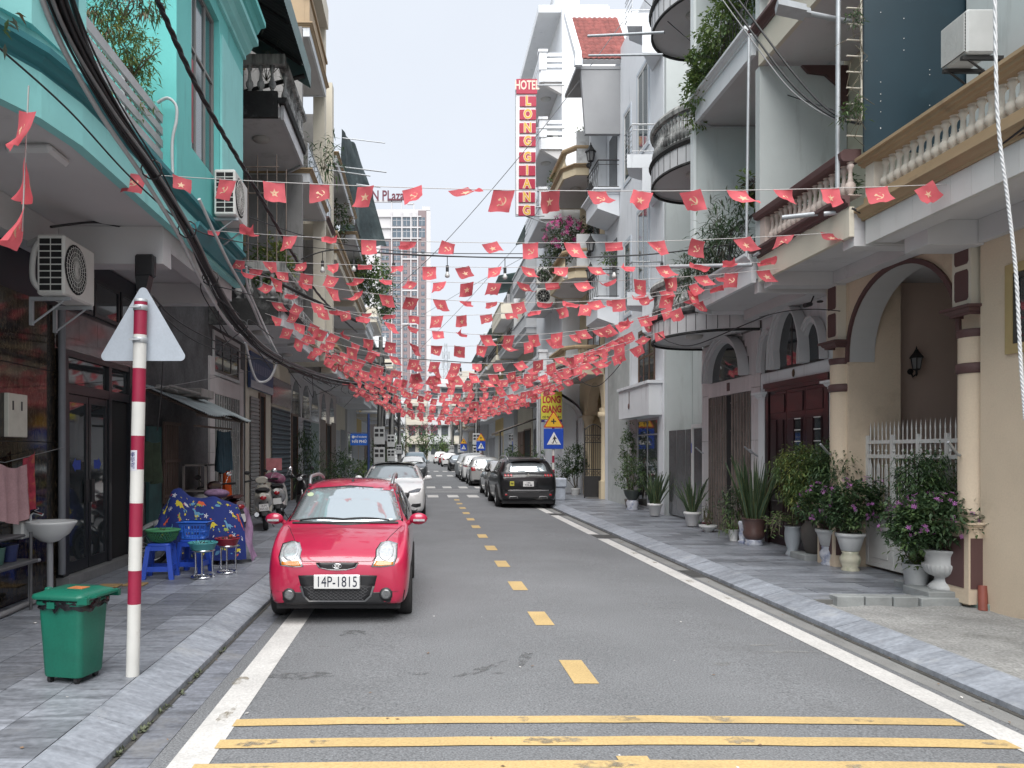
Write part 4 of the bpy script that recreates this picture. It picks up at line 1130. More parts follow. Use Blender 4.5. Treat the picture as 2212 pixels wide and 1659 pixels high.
g=MB();g.box(5.14,6.46,8.99,9.02,5.28,9.5);pn=g.build('partition_panel',mat('dark_blue_panel',(0.006,0.024,0.036),0.5,0.15,1.2,dirt=0.15,dcol=(0.02,0.06,0.08)),t)
g=MB();rg=random.Random(4)
for k in range(26):
 g.sphere((rg.choice((5.17,5.33,5.33,5.6,5.9,6.2)),8.988,5.33+rg.random()*2.5),0.006,6)
g.build('rivet',M_plw,pn,kind='stuff')
g=MB();g.box(6.26,6.30,7.0,7.9,4.7,6.5);dr=g.build('door',M_woodbr,t)
g=MB();g.box(6.245,6.262,7.1,7.8,4.8,5.5);g.box(6.245,6.262,7.1,7.8,5.6,6.4);g.build('door_panel',M_woodbr,dr)
ac_unit('air_conditioner','white outdoor unit on dark brackets above the long stone balustrade',5.64,8.40,5.92,0.40,0.46,0.29,rot=R(-90),m=mat('aircon_grey',(0.44,0.45,0.44),0.5,0.08,4,dirt=0.2,dcol=(0.28,0.28,0.26)),lattice=True)
cloth('garment','navy blue garment hanging at the top right corner above the balustrade',[(6.0,7.45,6.55),(6.1,7.45,6.6),(6.25,7.45,6.55)],0.32,mat('navy_cloth',(0.02,0.035,0.10),0.9,0.2,6),2,0.03,cat='garment')
g=MB();pts=catmull([(3.62,5.0,8.5),(3.68,5.0,5.6),(3.70,5.0,5.0),(3.72,5.0,4.0),(3.79,5.0,3.4),(3.84,5.0,2.95),(3.87,5.0,2.4),(3.9,5.0,2.0)],60)
for ph in (0,2*pi/3,4*pi/3):
 q=[(p.x+0.0056*cos(ph+i*0.55),p.y+0.0056*sin(ph+i*0.55),p.z) for i,p in enumerate(pts)]
 g.tube(q,0.0064,5)
tag(g.build('rope',mat('white_rope',(0.55,0.56,0.57),0.8,0.1,20),org=(3.8,5,3.5)),'white twisted rope hanging down along the right edge','rope')
# RIGHT 2: arched gateway house
t=thing('house','cream and brown house with a tall arched gateway behind white gate','house',(6.2,10.3,0))
fx,bx2=6.15,6.52
for pa,pb in ((8.43,8.85),(11.15,11.58)):
 g=MB();g.box(fx,6.9,pa,pb,-0.02,4.3);g.build('pier',M_beige,t)
ya,yb,zs,za=8.855,11.145,3.08,4.20
arc=[(ya+(yb-ya)*0.5*(1+cos(pi-a*pi/24)),zs+(za-zs)*sin(a*pi/24)**0.85) for a in range(25)]
g=MB()
for i in range(24):
 p,q=arc[i],arc[i+1]
 g.prism([p,q,(q[0],4.3),(p[0],4.3)],'x',fx+0.004,bx2)
g.build('arch_wall',M_beige,t)
def off(pts,d,c=((ya+yb)/2,zs)):
 out=[]
 for i,p in enumerate(pts):
  a=Vector(pts[max(i-1,0)]);b=Vector(pts[min(i+1,len(pts)-1)]);tt=(b-a).normalized();n=Vector((-tt.y,tt.x))
  out.append((p[0]+n.x*d,p[1]+n.y*d))
 return out
ou=off(arc,0.05);inn=off(arc,-0.012)
g=MB()
for i in range(24):
 g.prism([inn[i],ou[i],ou[i+1],inn[i+1]],'x',fx-0.03,fx+0.003)
g.build('arch_trim',M_brown,t)
g=MB()
for i in range(24):
 a,b=off(arc,-0.004)[i],off(arc,-0.004)[i+1]
 g.face([(fx+0.01,*a),(bx2,*a),(bx2,*b),(fx+0.01,*b)],0,True)
g.build('arch_intrados',mat('pale_grey_paint',(0.46,0.46,0.45),0.8,0.06,1),t)
M_porch=mat('taupe_porch_wall',(0.56,0.44,0.37),0.85,0.08,1.0)
g=MB();g.box(6.905,12,11.50,11.6,-0.02,4.3);g.box(6.53,6.9,11.3,11.5,-0.02,4.3) ;g.box(10,10.1,8.5,11.5,0,4.3);g.box(6.905,10,8.43,8.6,0,4.3);g.build('porch_wall',M_porch,t)
g=MB();g.box(6.2,10.1,8.6,11.5,4.302,4.4);g.build('porch_ceiling',M_soffit,t)
g=MB();g.box(6.4,10,8.6,11.5,0.0,KZ-0.002);g.build('porch_floor',M_gutter,t)
for cy in (8.63,11.36):
 g=MB();g.lathe([(0.21,0.1),(0.21,0.30),(0.165,0.34),(0.16,2.66)],(fx+0.02,cy,0),18,a0=pi/2,a1=3*pi/2);g.build('column',M_beige,t)
 g=MB();g.lathe([(0.163,2.66),(0.182,2.67),(0.186,2.72),(0.182,2.76),(0.163,2.775)],(fx+0.02,cy,0),18,a0=pi/2,a1=3*pi/2);g.build('collar',M_brown,t)
 g=MB();g.lathe([(0.16,3.06),(0.168,3.08),(0.176,3.11),(0.180,3.15),(0.0,3.152)],(fx+0.02,cy,0),18,a0=pi/2,a1=3*pi/2);g.build('capital',M_brown,t)
 g=MB();g.lathe([(0.16,2.776),(0.16,3.059)],(fx+0.02,cy,0),18,a0=pi/2,a1=3*pi/2);g.build('column_neck',M_beige,t)
 g=MB();w=0.30
 g.box(fx-0.13,fx-0.001,cy-w/2,cy+w/2,3.42,4.30);g.build('pilaster',M_cream,t)
 cornice(t,[(fx,cy+w/2),(fx-0.14,cy+w/2),(fx-0.14,cy-w/2),(fx,cy-w/2)],3.30,M_brown,0.75)
 for k in range(2):
  z0=3.47+k*0.40
  g=MB();g.prism([(cy-0.11,z0+0.03),(cy-0.09,z0),(cy+0.09,z0),(cy+0.11,z0+0.03),(cy+0.11,z0+0.31),(cy+0.09,z0+0.34),(cy-0.09,z0+0.34),(cy-0.11,z0+0.31)],'x',fx-0.136,fx-0.1305);g.build('inset_panel',M_brown,t)
 g=MB();g.box(fx-0.22,fx-0.001,cy-0.24,cy+0.24,KZ,0.95);g.build('plinth',M_beige,t)
 g=MB();g.box(fx-0.227,fx-0.221,cy-0.17,cy+0.17,0.3,0.85);g.box(fx-0.20,fx-0.04,cy-0.247,cy-0.241,0.3,0.85);g.build('plinth_panel',M_brown,t)
 cornice(t,[(fx,cy+0.24),(fx-0.22,cy+0.24),(fx-0.22,cy-0.24),(fx,cy-0.24)],0.952,M_beige,0.5)
 g=MB();g.tube([(fx-0.16,cy-0.02,1.75),(fx-0.20,cy-0.04,1.76),(fx-0.36,cy-0.12,1.90)],0.016,6);g.build('flag_holder',M_galv,t)
xo=5.0
g=MB();g.box(xo+0.06,6.3,9.06,11.45,4.40,4.64);g.build('balcony_slab',M_soffit,t)
g=MB();g.box(xo,xo+0.058,9.05,11.5,4.31,4.66);g.box(xo+0.058,6.2,11.452,11.5,4.31,4.658);g.build('fascia',M_cream,t)
g=MB();g.box(xo+0.06,6.14,11.2,11.45,4.2,4.399);g.box(xo+0.06,6.14,9.06,9.3,4.2,4.398);g.box(5.95,6.14,9.31,11.19,4.22,4.397);g.build('soffit_beam',M_soffit,t)
cornice(t,[(6.2,11.5),(xo,11.5),(xo,9.04)],4.665,M_brown,0.9)
M_pinkb=mat('pinkish_baluster',(0.56,0.47,0.42),0.75,0.1,5,0.15,60,dirt=0.2,dcol=(0.36,0.28,0.24),objvar=0.05)
balusters(t,[(xo+0.08,11.2-i*0.135) for i in range(16)],4.80,0.42,M_pinkb,0.85,10)
balusters(t,[(xo+0.25+0.14*i,11.38) for i in range(6)],4.80,0.42,M_pinkb,0.85,8)
g=MB();g.box(xo+0.01,xo+0.15,9.05,11.42,4.792,4.80);g.box(xo,xo+0.15,11.28,11.44,4.795,5.22);g.build('balustrade_post',M_pinkb,t)
g=MB();g.sweep([(-0.18,5.222),(0.03,5.222),(0.06,5.25),(0.07,5.32),(0.02,5.36),(-0.18,5.36)],[(6.2,11.47),(xo,11.47),(xo,9.9),(xo,9.12)]);g.build('handrail',M_brown,t)
g=MB();g.box(6.3,13,9.0,11.55,4.401,13);g.build('upper_wall',mat('yellowish_wall',(0.52,0.48,0.38),0.85,0.06,1),t)
g=MB();g.box(xo+0.05,6.29,9.1,11.4,7.55,7.85);g.build('balcony_slab',M_soffit,t)
g=MB();g.box(xo-0.02,xo+0.049,9.05,11.45,7.5,7.95);g.build('fascia',M_cream,t)
cornice(t,[(6.2,11.46),(xo-0.02,11.46),(xo-0.02,9.04)],7.95,M_brown,1.0)
balusters(t,[(xo+0.06,11.2-i*0.16) for i in range(13)],8.1,0.45,M_pinkb,0.95,8)
g=MB();g.sweep([(-0.18,8.55),(0.03,8.55),(0.06,8.6),(0.02,8.68),(-0.18,8.68)],[(xo,11.45),(xo,9.05)]);g.build('handrail',M_brown,t)
g=MB();g.box(5.0,6.29,11.452,11.60,4.85,7.5);g.box(5.0,6.29,11.452,11.60,7.95,12);g.build('party_wall',M_pale,t)
g=MB();g.prism([(5.6,7.49),(6.28,7.49),(6.28,6.7),(6.2,6.85),(6.12,7.2),(5.95,7.35),(5.7,7.38)],'y',11.40,11.449);g.build('corbel',M_brown,t)
lantern('black lantern on the taupe wall inside the arched gateway',7.26,11.49,2.98,0,-1,0.85)
gt=thing('gate','white steel spiked gate closed across the arched gateway','gate',(6.42,10.2,0))
gx=6.42;M_gate=mat('white_gate_paint',(0.60,0.60,0.585),0.5,0.08,5,dirt=0.2,dcol=(0.30,0.22,0.16),streak=True)
g=MB()
for y in (8.97,9.42,9.97,10.52,11.10): g.box(gx-0.025,gx+0.025,y,y+0.05,0.17,2.02)
for z in (0.17,0.80,1.70,1.90): g.box(gx-0.02,gx+0.02,8.95,11.14,z,z+0.05)
g.build('frame',M_gate,gt)
for i in range(23):
 y=9.02+i*0.093
 g=MB();g.cyl((gx,y,0.83),(gx,y,2.08),0.009,n=6);g.cyl((gx,y,2.08),(gx,y,2.21),0.012,0.001,6)
 if i % 2 == 0:
  for q in (-1,1): g.tube([(gx,y+q*0.02,1.0),(gx,y+q*0.03,1.15),(gx,y+q*0.03,1.55),(gx,y+q*0.02,1.62)],0.007,4)
  g.sphere((gx,y,1.80),0.022,6)
 g.build('bar',M_gate,gt)
for y0,y1 in ((9.02,9.42),(9.47,9.97),(10.02,10.52),(10.57,11.10)):
 g=MB();g.box(gx-0.008,gx+0.008,y0,y1,0.222,0.798);p=g.build('lower_panel',M_gate,gt)
 g=MB();g.bbox(gx-0.018,gx-0.006,y0+0.07,y1-0.07,0.29,0.73,0.008);g.build('raised_field',M_gate,p)
g=MB();g.box(gx-0.03,gx-0.02,9.95,10.02,1.05,1.15);g.build('lock',M_iron,gt)
# RIGHT 3: white house number 6
t=thing('house','white house with dark red double door and triple arch window, numbered 6','house',(XR,13,0))
y0,y1=11.61,14.38
def arch_pts(c,w,zb,zt,n=18):
 return [(c-w/2,zb)] + [(c-w/2*cos(a*pi/n),zb+(zt-zb)*0.0+ (zt-zb)*sin(a*pi/n)) for a in range(n+1)][0:]
g=MB();g.box(XR+0.02,14,y0,y1,-0.02,4.3);g.build('wall',M_white,t)
g=MB();g.box(XR-0.0,XR+0.018,y0,11.93,KZ,3.02);g.box(XR,XR+0.018,14.16,y1,KZ,3.02);g.box(XR,XR+0.018,y0,y1,3.021,3.22);g.build('front_trim',M_white,t)
for cy in (11.76,14.27):
 g=MB();g.box(XR-0.05,XR-0.001,cy-0.11,cy+0.11,KZ,2.75);g.build('pilaster',M_white,t)
 cornice(t,[(XR,cy+0.11),(XR-0.05,cy+0.11),(XR-0.05,cy-0.11),(XR,cy-0.11)],2.751,M_white,0.9)
M_archf=mat('grey_white_moulding',(0.50,0.51,0.52),0.7,0.06,2,dirt=0.1,dcol=(0.3,0.3,0.3),streak=True)
def arch_window(t,x,c,w,zb,zt,trim=0.13,proud=0.17):
 n=20
 def el(r,dz): return [(c-(w/2+r)*cos(a*pi/n),zb+(zt-zb+dz)*sin(a*pi/n)**0.9) for a in range(n+1)]
 a0=el(0,0)
 g=MB();g.prism(a0,'x',x-0.012,x-0.002);p=g.build('arch_window',M_glass,t)
 g=MB()
 for r0,r1,d in ((-0.005,trim*0.4,proud*0.65),(trim*0.4,trim*0.75,proud*0.85),(trim*0.75,trim,proud)):
  i_,o_=el(r0,r0),el(r1,r1)
  for k in range(n): g.prism([i_[k],o_[k],o_[k+1],i_[k+1]],'x',x-d,x-0.002)
 g.build('moulding',M_archf,p)
arch_window(t,XR,13.94,0.52,3.24,3.90,0.10,0.13);arch_window(t,XR,13.15,0.98,3.24,4.18,0.12,0.19);arch_window(t,XR,12.38,0.56,3.24,3.86,0.10,0.13)
g=MB();g.box(XR-0.016,XR-0.013,13.13,13.16,3.24,4.1);g.box(XR-0.016,XR-0.013,12.10,14.18,3.225,3.27);g.build('glazing_bar',M_iron,t)
dy0,dy1=11.94,14.15
g=MB()
g.box(XR-0.03,XR+0.05,dy0,dy0+0.13,KZ+0.01,3.0);g.box(XR-0.03,XR+0.05,dy1-0.13,dy1,KZ+0.01,3.0);g.box(XR-0.03,XR+0.05,dy0+0.13,dy1-0.13,2.86,3.0);g.box(XR-0.05,XR-0.031,dy0-0.03,dy1+0.03,2.93,3.02)
g.build('door_frame',M_wood,t)
for i in range(3):
 a=dy0+0.135+i*0.645;b=a+0.635
 g=MB();g.box(XR-0.002,XR+0.05,a,b,KZ+0.02,2.855);d=g.build('door_leaf',M_wood,t)
 g=MB()
 for za,zb,ya_,yb_ in ((0.28,0.92,a+0.10,b-0.10),(1.05,1.42,a+0.10,a+0.30),(1.05,2.35,a+0.36,b-0.06),(1.52,2.35,a+0.10,a+0.12),(2.47,2.80,a+0.05,b-0.05)):
  g.bbox(XR-0.018,XR-0.0025,ya_,yb_,za,zb,0.014)
 g.build('raised_panel',M_wood,d)
 if i < 2:
  for za,zb in ((1.08,1.48),(1.58,2.34)):
   g=MB();g.box(XR-0.019,XR-0.0035,a+0.12,a+0.30,za,zb);w=g.build('door_window',M_glass,d)
   g=MB()
   for q in range(5): zq=lerp(za,zb,q/4);g.box(XR-0.03,XR-0.02,a+0.11,a+0.31,zq-0.008,zq+0.008)
   g.build('glazing_bar',M_plw,w)
for y in (12.70,12.80):
 g=MB();g.tube([(XR-0.004,y,0.98),(XR-0.06,y,1.0),(XR-0.06,y,1.62),(XR-0.004,y,1.64)],0.013,6);g.build('pull_handle',M_steel,t)
g=MB();g.sphere((XR-0.012,13.1,3.12),(0.012,0.05,0.07),10);g.build('medallion',mat('bronze',(0.10,0.075,0.05),0.5,0.3,9,metal=0.5),t)
hn=thing('number_plate','small dark blue house number plate with a white 6 on white pilaster','house number',(XR-0.055,11.76,2.5))
g=MB();g.bbox(XR-0.062,XR-0.051,11.67,11.82,2.42,2.62,0.003);pp=g.build('plate',mat('enamel_blue',(0.012,0.016,0.06),0.35,0),hn)
text('numeral','6',0.16,M_plw,hn,(XR-0.063,11.745,2.52),rotz=R(-90),sx=0.95,bold=0.003)
g=MB();g.box(XR-0.9,XR-0.0,11.605,11.609,2.41,2.62)
xo=4.95
poly=[(6.3,11.62),(xo+0.07,11.62),(xo+0.07,14.0),(xo+0.4,14.36),(6.3,14.36)]
def white_balcony(z,name):
 g=MB();g.prism(poly,'z',z+0.06,z+0.30);g.build('balcony_slab',M_soffit,t)
 g=MB();g.sweep([(-0.07,z),(0.0,z),(0.0,z+0.36),(-0.07,z+0.36)],[(6.3,14.38),(xo+0.38,14.38),(xo,14.02),(xo,11.62)]);g.build('fascia',M_white,t)
 cornice(t,[(6.3,14.38),(xo+0.38,14.38),(xo,14.02),(xo,11.62)],z+0.30,M_white,1.0)
 g=MB()
 for zz,r in ((z+1.05,0.022),(z+0.55,0.012)):
  g.tube([(xo+0.4,14.3,zz),(xo+0.07,13.95,zz),(xo+0.07,11.65,zz)],r,6)
 for i in range(20):
  y=11.75+i*0.115;b=0.05*sin(i*1.7)
  g.tube([(xo+0.08,y,z+0.42),(xo-0.05,y,z+0.6),(xo-0.02,y+b,z+0.85),(xo+0.07,y,z+1.05)],0.008,4)
 g.build('railing',M_iron,t)
white_balcony(4.33,'lower');white_balcony(7.75,'upper')
g=MB();g.box(xo+0.1,6.29,11.62,11.75,4.18,4.388);g.box(5.95,6.29,11.76,14.3,4.22,4.387);g.build('soffit_beam',M_soffit,t)
g=MB();g.box(XR,13,11.61,14.38,4.64,13);g.build('upper_wall',M_pale,t)
g=MB();g.box(5.05,6.29,14.25,14.40,4.66,7.76);g.box(5.05,6.29,14.25,14.40,8.1,12.8);g.build('party_wall',M_pale,t)
g=MB();g.box(5.0,5.049,14.24,14.41,4.66,7.75);g.box(5.0,5.049,14.24,14.41,8.1,12.8);g.build('wall_edge',mat('bright_white_edge',(0.72,0.76,0.76),0.7,0.03,2),t)
g=MB();g.box(xo+0.0,6.29,11.62,14.3,11.0,11.3);g.build('balcony_slab',M_soffit,t)
sc_=thing('security_camera','small dark security camera under the soffit left of the arched gateway','camera',(6.1,11.95,4.1))
g=MB();g.cyl((5.98,11.9,4.06),(5.84,11.8,4.02),0.035,n=10);g.cyl((6.05,11.95,4.19),(5.98,11.9,4.07),0.012,n=6);g.sphere((6.02,11.7,4.06),(0.05,0.05,0.02),8);g.build('housing',M_iron,sc_)
# RIGHT 4: striped tile house with round balconies
t=thing('house','white striped tile house with mouldy round balconies and brown folding gate','house',(XR,15.9,0))
y0,y1=14.41,17.42
g=MB();g.box(XR+0.03,14,y0,y1,-0.02,13.6);g.build('wall',mat('patchy_old_wall',(0.40,0.40,0.385),0.9,0.15,1,dirt=0.85,dcol=(0.07,0.07,0.065),streak=True),t)
st=mat('striped_white_tile',(0.58,0.56,0.565),0.35,0.05,3,objvar=0.06,dirt=0.12,dcol=(0.30,0.28,0.28),streak=True)
for i in range(30):
 y=y0+i*0.1
 z0=3.0 if 14.83 < y+0.05 < 16.99 else KZ
 if z0 == KZ and (y < y0+0.02): pass
 if z0 > 2:
  g=MB();g.box(XR,XR+0.029,y+0.004,y+0.096,2.96,3.26);g.build('wall_tile',st,t)
  c=15.9;dd=abs(y+0.05-c)/1.0
  zt=3.30+1.0*math.sqrt(max(0,1-dd*dd)) if dd < 1 else 3.27
  g=MB();g.box(XR,XR+0.029,y+0.004,y+0.096,max(zt,3.27),4.09);g.build('wall_tile',st,t)
 else:
  for za,zb in ((KZ,1.0),(1.01,2.0),(2.01,3.0),(3.01,4.09)):
   g=MB();g.box(XR,XR+0.029,y+0.004,y+0.096,za,zb);g.build('wall_tile',st,t)
arch_window(t,XR,15.9,1.72,3.27,4.02,0.14,0.2)
g=MB();g.bbox(XR-0.012,XR-0.001,15.83,15.97,3.03,3.2,0.004);g.build('number_plate',M_brown,t)
fold_gate(t,-1,XR+0.02,14.87,15.78,KZ,2.94,mat('brown_zinc',(0.20,0.165,0.145),0.5,0.25,4,dirt=0.3,dcol=(0.12,0.075,0.05)),0.07,back=mat('gate_back',(0.075,0.06,0.052),0.7,0.2,3))
fold_gate(t,-1,XR+0.02,16.0,16.98,KZ,2.94,MATS['brown_zinc'],0.07,back=MATS['gate_back'])
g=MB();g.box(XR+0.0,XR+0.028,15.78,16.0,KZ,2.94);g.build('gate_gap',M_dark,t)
g=MB();g.tube([(XR-0.05,15.76,1.2),(XR-0.07,15.76,1.3),(XR-0.05,15.76,1.42)],0.012,6);g.build('gate_handle',M_iron,t)
for cy,za in ((14.68,1.75),(14.45,1.7),(17.3,1.75)):
 g=MB();g.tube([(XR-0.002,cy,za),(XR-0.05,cy,za+0.01),(XR-0.19,cy-0.02,za+0.13)],0.016,6);g.build('flag_holder',M_galv,t)
cy,hw,ox=15.92,1.47,1.47
for z in (4.10,7.38,10.6):
 path=[(XR-ox*sin(a*pi/22)**0.8,cy-hw*cos(a*pi/22)) for a in range(23)][::-1]
 g=MB();g.prism(path,'z',z+0.03,z+0.30);g.build('balcony_slab',M_soffit,t)
 g=MB();g.sweep([(0.001,z),(0.035,z),(0.035,z+0.34),(0.001,z+0.34)],path,smooth=False);g.build('fascia',MATS['white_tile_strip'],t)
 g=MB()
 for i in range(2,21):
  p,q=Vector(path[i]),Vector(path[min(i+1,22)]);n_=(q-p).normalized();n_=Vector((n_.y,-n_.x))
  c=p+n_*0.036;g.box(c.x-0.004,c.x+0.004,c.y-0.006,c.y+0.006,z+0.01,z+0.33)
 g.build('tile_joint',M_weatherd,t)
 g=MB();g.sweep([(-0.1,z+0.342),(0.06,z+0.342),(0.09,z+0.40),(0.06,z+0.46),(-0.1,z+0.46)],path);g.sweep([(0.0,z-0.05),(0.045,z-0.04),(0.04,z-0.002),(0.0,z-0.002)],path);g.build('ledge',M_weatherd,t)
 g=MB();g.sweep([(-0.09,z+1.02),(0.05,z+1.02),(0.07,z+1.09),(0.03,z+1.16),(-0.09,z+1.16)],path);g.build('handrail',M_weather,t)
 pts=[]
 for i in range(22):
  for q in ((0.25,0.75) if 3 < i < 18 else (0.5,)):
   a=(i+q)*pi/22;pts.append((XR-(ox-0.05)*sin(a)**0.8,cy-(hw-0.04)*cos(a)))
 balusters(t,pts,z+0.465,0.55,M_baluw,1.0,7)
 lamp_disc(t,XR-0.8,cy-0.3,z+0.028,0.17)
window(t,-1,XR+0.03,15.2,16.8,4.6,6.6,M_woodbr,M_glass,nv=2,nh=2);window(t,-1,XR+0.03,15.2,16.8,7.9,9.9,M_woodbr,M_glass,nv=2,nh=2)
# RIGHT 5: alley with steel gate and bluish white house
t=thing('gate_wall','recessed pale wall with shiny stainless steel gate panels between white houses','gate',(6.9,18.8,0))
g=MB();g.box(7.0,14,17.43,20.18,-0.02,9.0);g.build('wall',M_pale,t)
g=MB();g.box(XR+0.02,6.99,20.02,20.18,-0.02,12.5);g.build('side_wall',M_pale,t)
M_corr=mat('brushed_steel_panel',(0.42,0.43,0.44),0.22,0.15,3,metal=0.9)
for i,(a,b) in enumerate(((17.46,18.05),(18.12,18.75),(18.8,19.4),(19.45,20.0))):
 g=MB();x=XR+0.06+(0.04 if i else 0);n=14
 for k in range(n):
  ya_,yb_=lerp(a,b,k/n),lerp(a,b,(k+1)/n);xm=x-0.02
  g.face([(x,ya_,KZ+0.05),(xm,(ya_+yb_)/2,KZ+0.05),(xm,(ya_+yb_)/2,2.32),(x,ya_,2.32)],0);g.face([(xm,(ya_+yb_)/2,KZ+0.05),(x,yb_,KZ+0.05),(x,yb_,2.32),(xm,(ya_+yb_)/2,2.32)],0)
 g.build('steel_panel',M_corr,t)
g=MB();g.box(XR-0.0,XR+0.05,18.06,18.11,KZ,2.42);g.box(XR,XR+0.05,17.44,18.06,2.34,2.42);g.build('gate_post',M_plw,t)
g=MB();g.box(XR-0.006,XR-0.001,18.065,18.105,1.75,1.98);g.build('sticker',MATS['blue_sticker'],t)
t=thing('house','bluish white rendered house with narrow framed windows and a shop sign box','house',(XR,22.3,0))
g=MB();g.box(XR,14,20.19,24.55,-0.02,14.6);g.build('wall',M_bwhite,t)
g=MB();g.box(5.95,XR-0.001,20.3,23.4,2.75,3.58);g.build('sign_box',M_white,t)
g=MB();g.box(5.90,XR-0.002,20.25,23.45,3.582,3.66);g.build('box_coping',M_white,t)
g=MB();g.tube([(5.94,22.2,3.5),(5.94,22.2,3.15)],0.01,4);g.sphere((5.93,22.2,3.08),(0.03,0.03,0.09),8);g.build('ornament',M_brown,t)
window(t,-1,XR,20.6,22.6,KZ+0.05,2.70,M_alu,M_glass,nv=2,trans=2.25,name='glass_door')
g=MB();g.box(XR-0.02,XR-0.003,22.65,23.4,KZ,2.73);g.build('wall_panel',mat('mauve_tile',(0.33,0.30,0.31),0.4,0.1,3),t)
window(t,-1,XR,20.9,22.5,3.67,5.25,M_woodbr,M_glass,nv=3,nh=2,fw=0.09)
for z0,z1 in ((6.3,8.7),(10.4,12.7)):
 window(t,-1,XR,21.5,22.55,z0,z1,M_plw,M_glassb,nv=2,nh=1,surround=mat('pale_blue_band',(0.52,0.57,0.62),0.7,0.04,2));window(t,-1,XR,23.35,24.05,z0-0.3,z1-0.5,M_plw,M_glassb,nv=1,nh=1,surround=MATS['pale_blue_band'])
for z in (5.6,9.2,12.9):
 g=MB();g.prism([(XR-0.001,20.2),(5.35,20.2),(5.6,20.9),(XR-0.001,21.35)],'z',z,z+0.35);g.prism([(XR-0.001,20.2),(5.75,20.2),(XR-0.001,21.2)],'z',z-0.7,z-0.002);g.build('balcony_slab',M_bwhite,t)
 railing(t,-1,'steel',5.45,20.25,20.95,z+0.35,0.8,M_steel,returns=XR)
# RIGHT 6a: narrow white house with lanterns; 6b: cream house with arch; hotel
t=thing('house','narrow white house with iron balconies and red tiled dormer roof','house',(XR,25.6,0))
g=MB();g.box(XR+0.01,14,24.56,26.7,-0.02,14.4);g.build('wall',M_bwhite,t)
g=MB();g.box(XR-0.01,XR+0.008,23.46,26.2,KZ,5.4);g.build('bare_plaster',mat('bare_cement_plaster',(0.40,0.42,0.41),0.9,0.2,1.2,0.3,25,dirt=0.3,dcol=(0.55,0.56,0.55)),t)
for z in (6.0,9.5):
 g=MB();g.box(5.6,XR,24.7,26.4,z+0.3,z+0.62);g.prism([(5.6,z+0.299),(5.6,z+0.05),(XR,z-0.2),(XR,z+0.299)],'y',24.7,26.4);g.build('balcony_slab',M_bwhite,t)
 cornice(t,[(XR,26.4),(5.6,26.4),(5.6,24.7),(XR,24.7)],z+0.5,M_bwhite,1.3)
 railing(t,-1,'iron',5.58,24.75,26.35,z+0.66,0.95,M_iron,returns=XR)
 g=MB();g.box(5.75,XR,26.42,26.66,z+0.3,z+3.2);g.build('pier',M_white,t)
 g=MB();g.box(XR-0.01,XR+0.005,25.0,26.0,z+0.65,z+2.7);g.build('doorway',M_glass,t)
g=MB();g.prism([(24.5,14.2),(26.3,16.5),(26.4,16.4),(24.6,14.1)],'x',4.95,6.75);g.build('roof_deck',M_soffit,t)
rv=Vector((0,1.8,2.3)).normalized()
tile=MB()
tile.grid(lambda u,v: (-0.085+0.17*u,0.0+rv.y*0.24*v+0.0,rv.z*0.24*v+0.035*sin(u*pi)+0.012*(1-v)),4,1)
tile.grid(lambda u,v: (-0.085+0.17*u,-0.0*v,-0.02*v+0.035*sin(u*pi)+0.012),4,1)
tm=tile.mesh('roof_tile',M_terra);o0=ORG[t.name]
for r in range(13):
 for c in range(9):
  p=Vector((5.17+c*0.172,24.48,14.22)) + rv*0.222*r
  place(tm,'roof_tile',t,(p.x-o0[0],p.y-o0[1],p.z-o0[2]))
g=MB();g.box(4.82,5.06,24.39,24.55,13.98,14.2);g.prism([(24.42,14.05),(26.4,16.55),(26.4,16.85),(24.42,14.4)],'x',4.84,5.04);g.build('barge_board',M_bwhite,t)
g=MB();g.prism([(5.05,14.0),(6.7,14.0),(6.5,11.9),(5.2,11.9)],'y',24.62,24.8);g.box(4.9,6.7,24.6,26.6,13.95,14.05);g.build('soffit_board',mat('grey_eaves',(0.27,0.275,0.285),0.8,0.08,1),t)
lantern('upper black lantern beside red tiled dormer on the narrow white house',5.72,26.5,11.6,0,-1,1.6);lantern('lantern under the iron balcony of the narrow white house',5.72,26.5,10.3,0,-1,1.6)
lantern('upper lantern on white pier above the flags',5.72,26.5,8.55,0,-1,1.5);lantern('lower lantern on white pier behind the flags',5.72,26.5,7.6,0,-1,1.5)
M_cream2=mat('ochre_cream_plaster',(0.58,0.49,0.34),0.85,0.08,0.8,dirt=0.2,dcol=(0.3,0.25,0.18),streak=True)
t=thing('house','ochre cream house with chamfered balconies, bougainvillea and arched iron gateway','house',(XR,28.8,0))
g=MB();g.box(XR+0.9,14,26.71,30.9,-0.02,13.2);g.box(XR,XR+0.899,30.0,30.9,-0.02,13.2);g.box(XR,XR+0.898,26.71,30.0,4.9,13.2);g.build('wall',M_cream2,t)
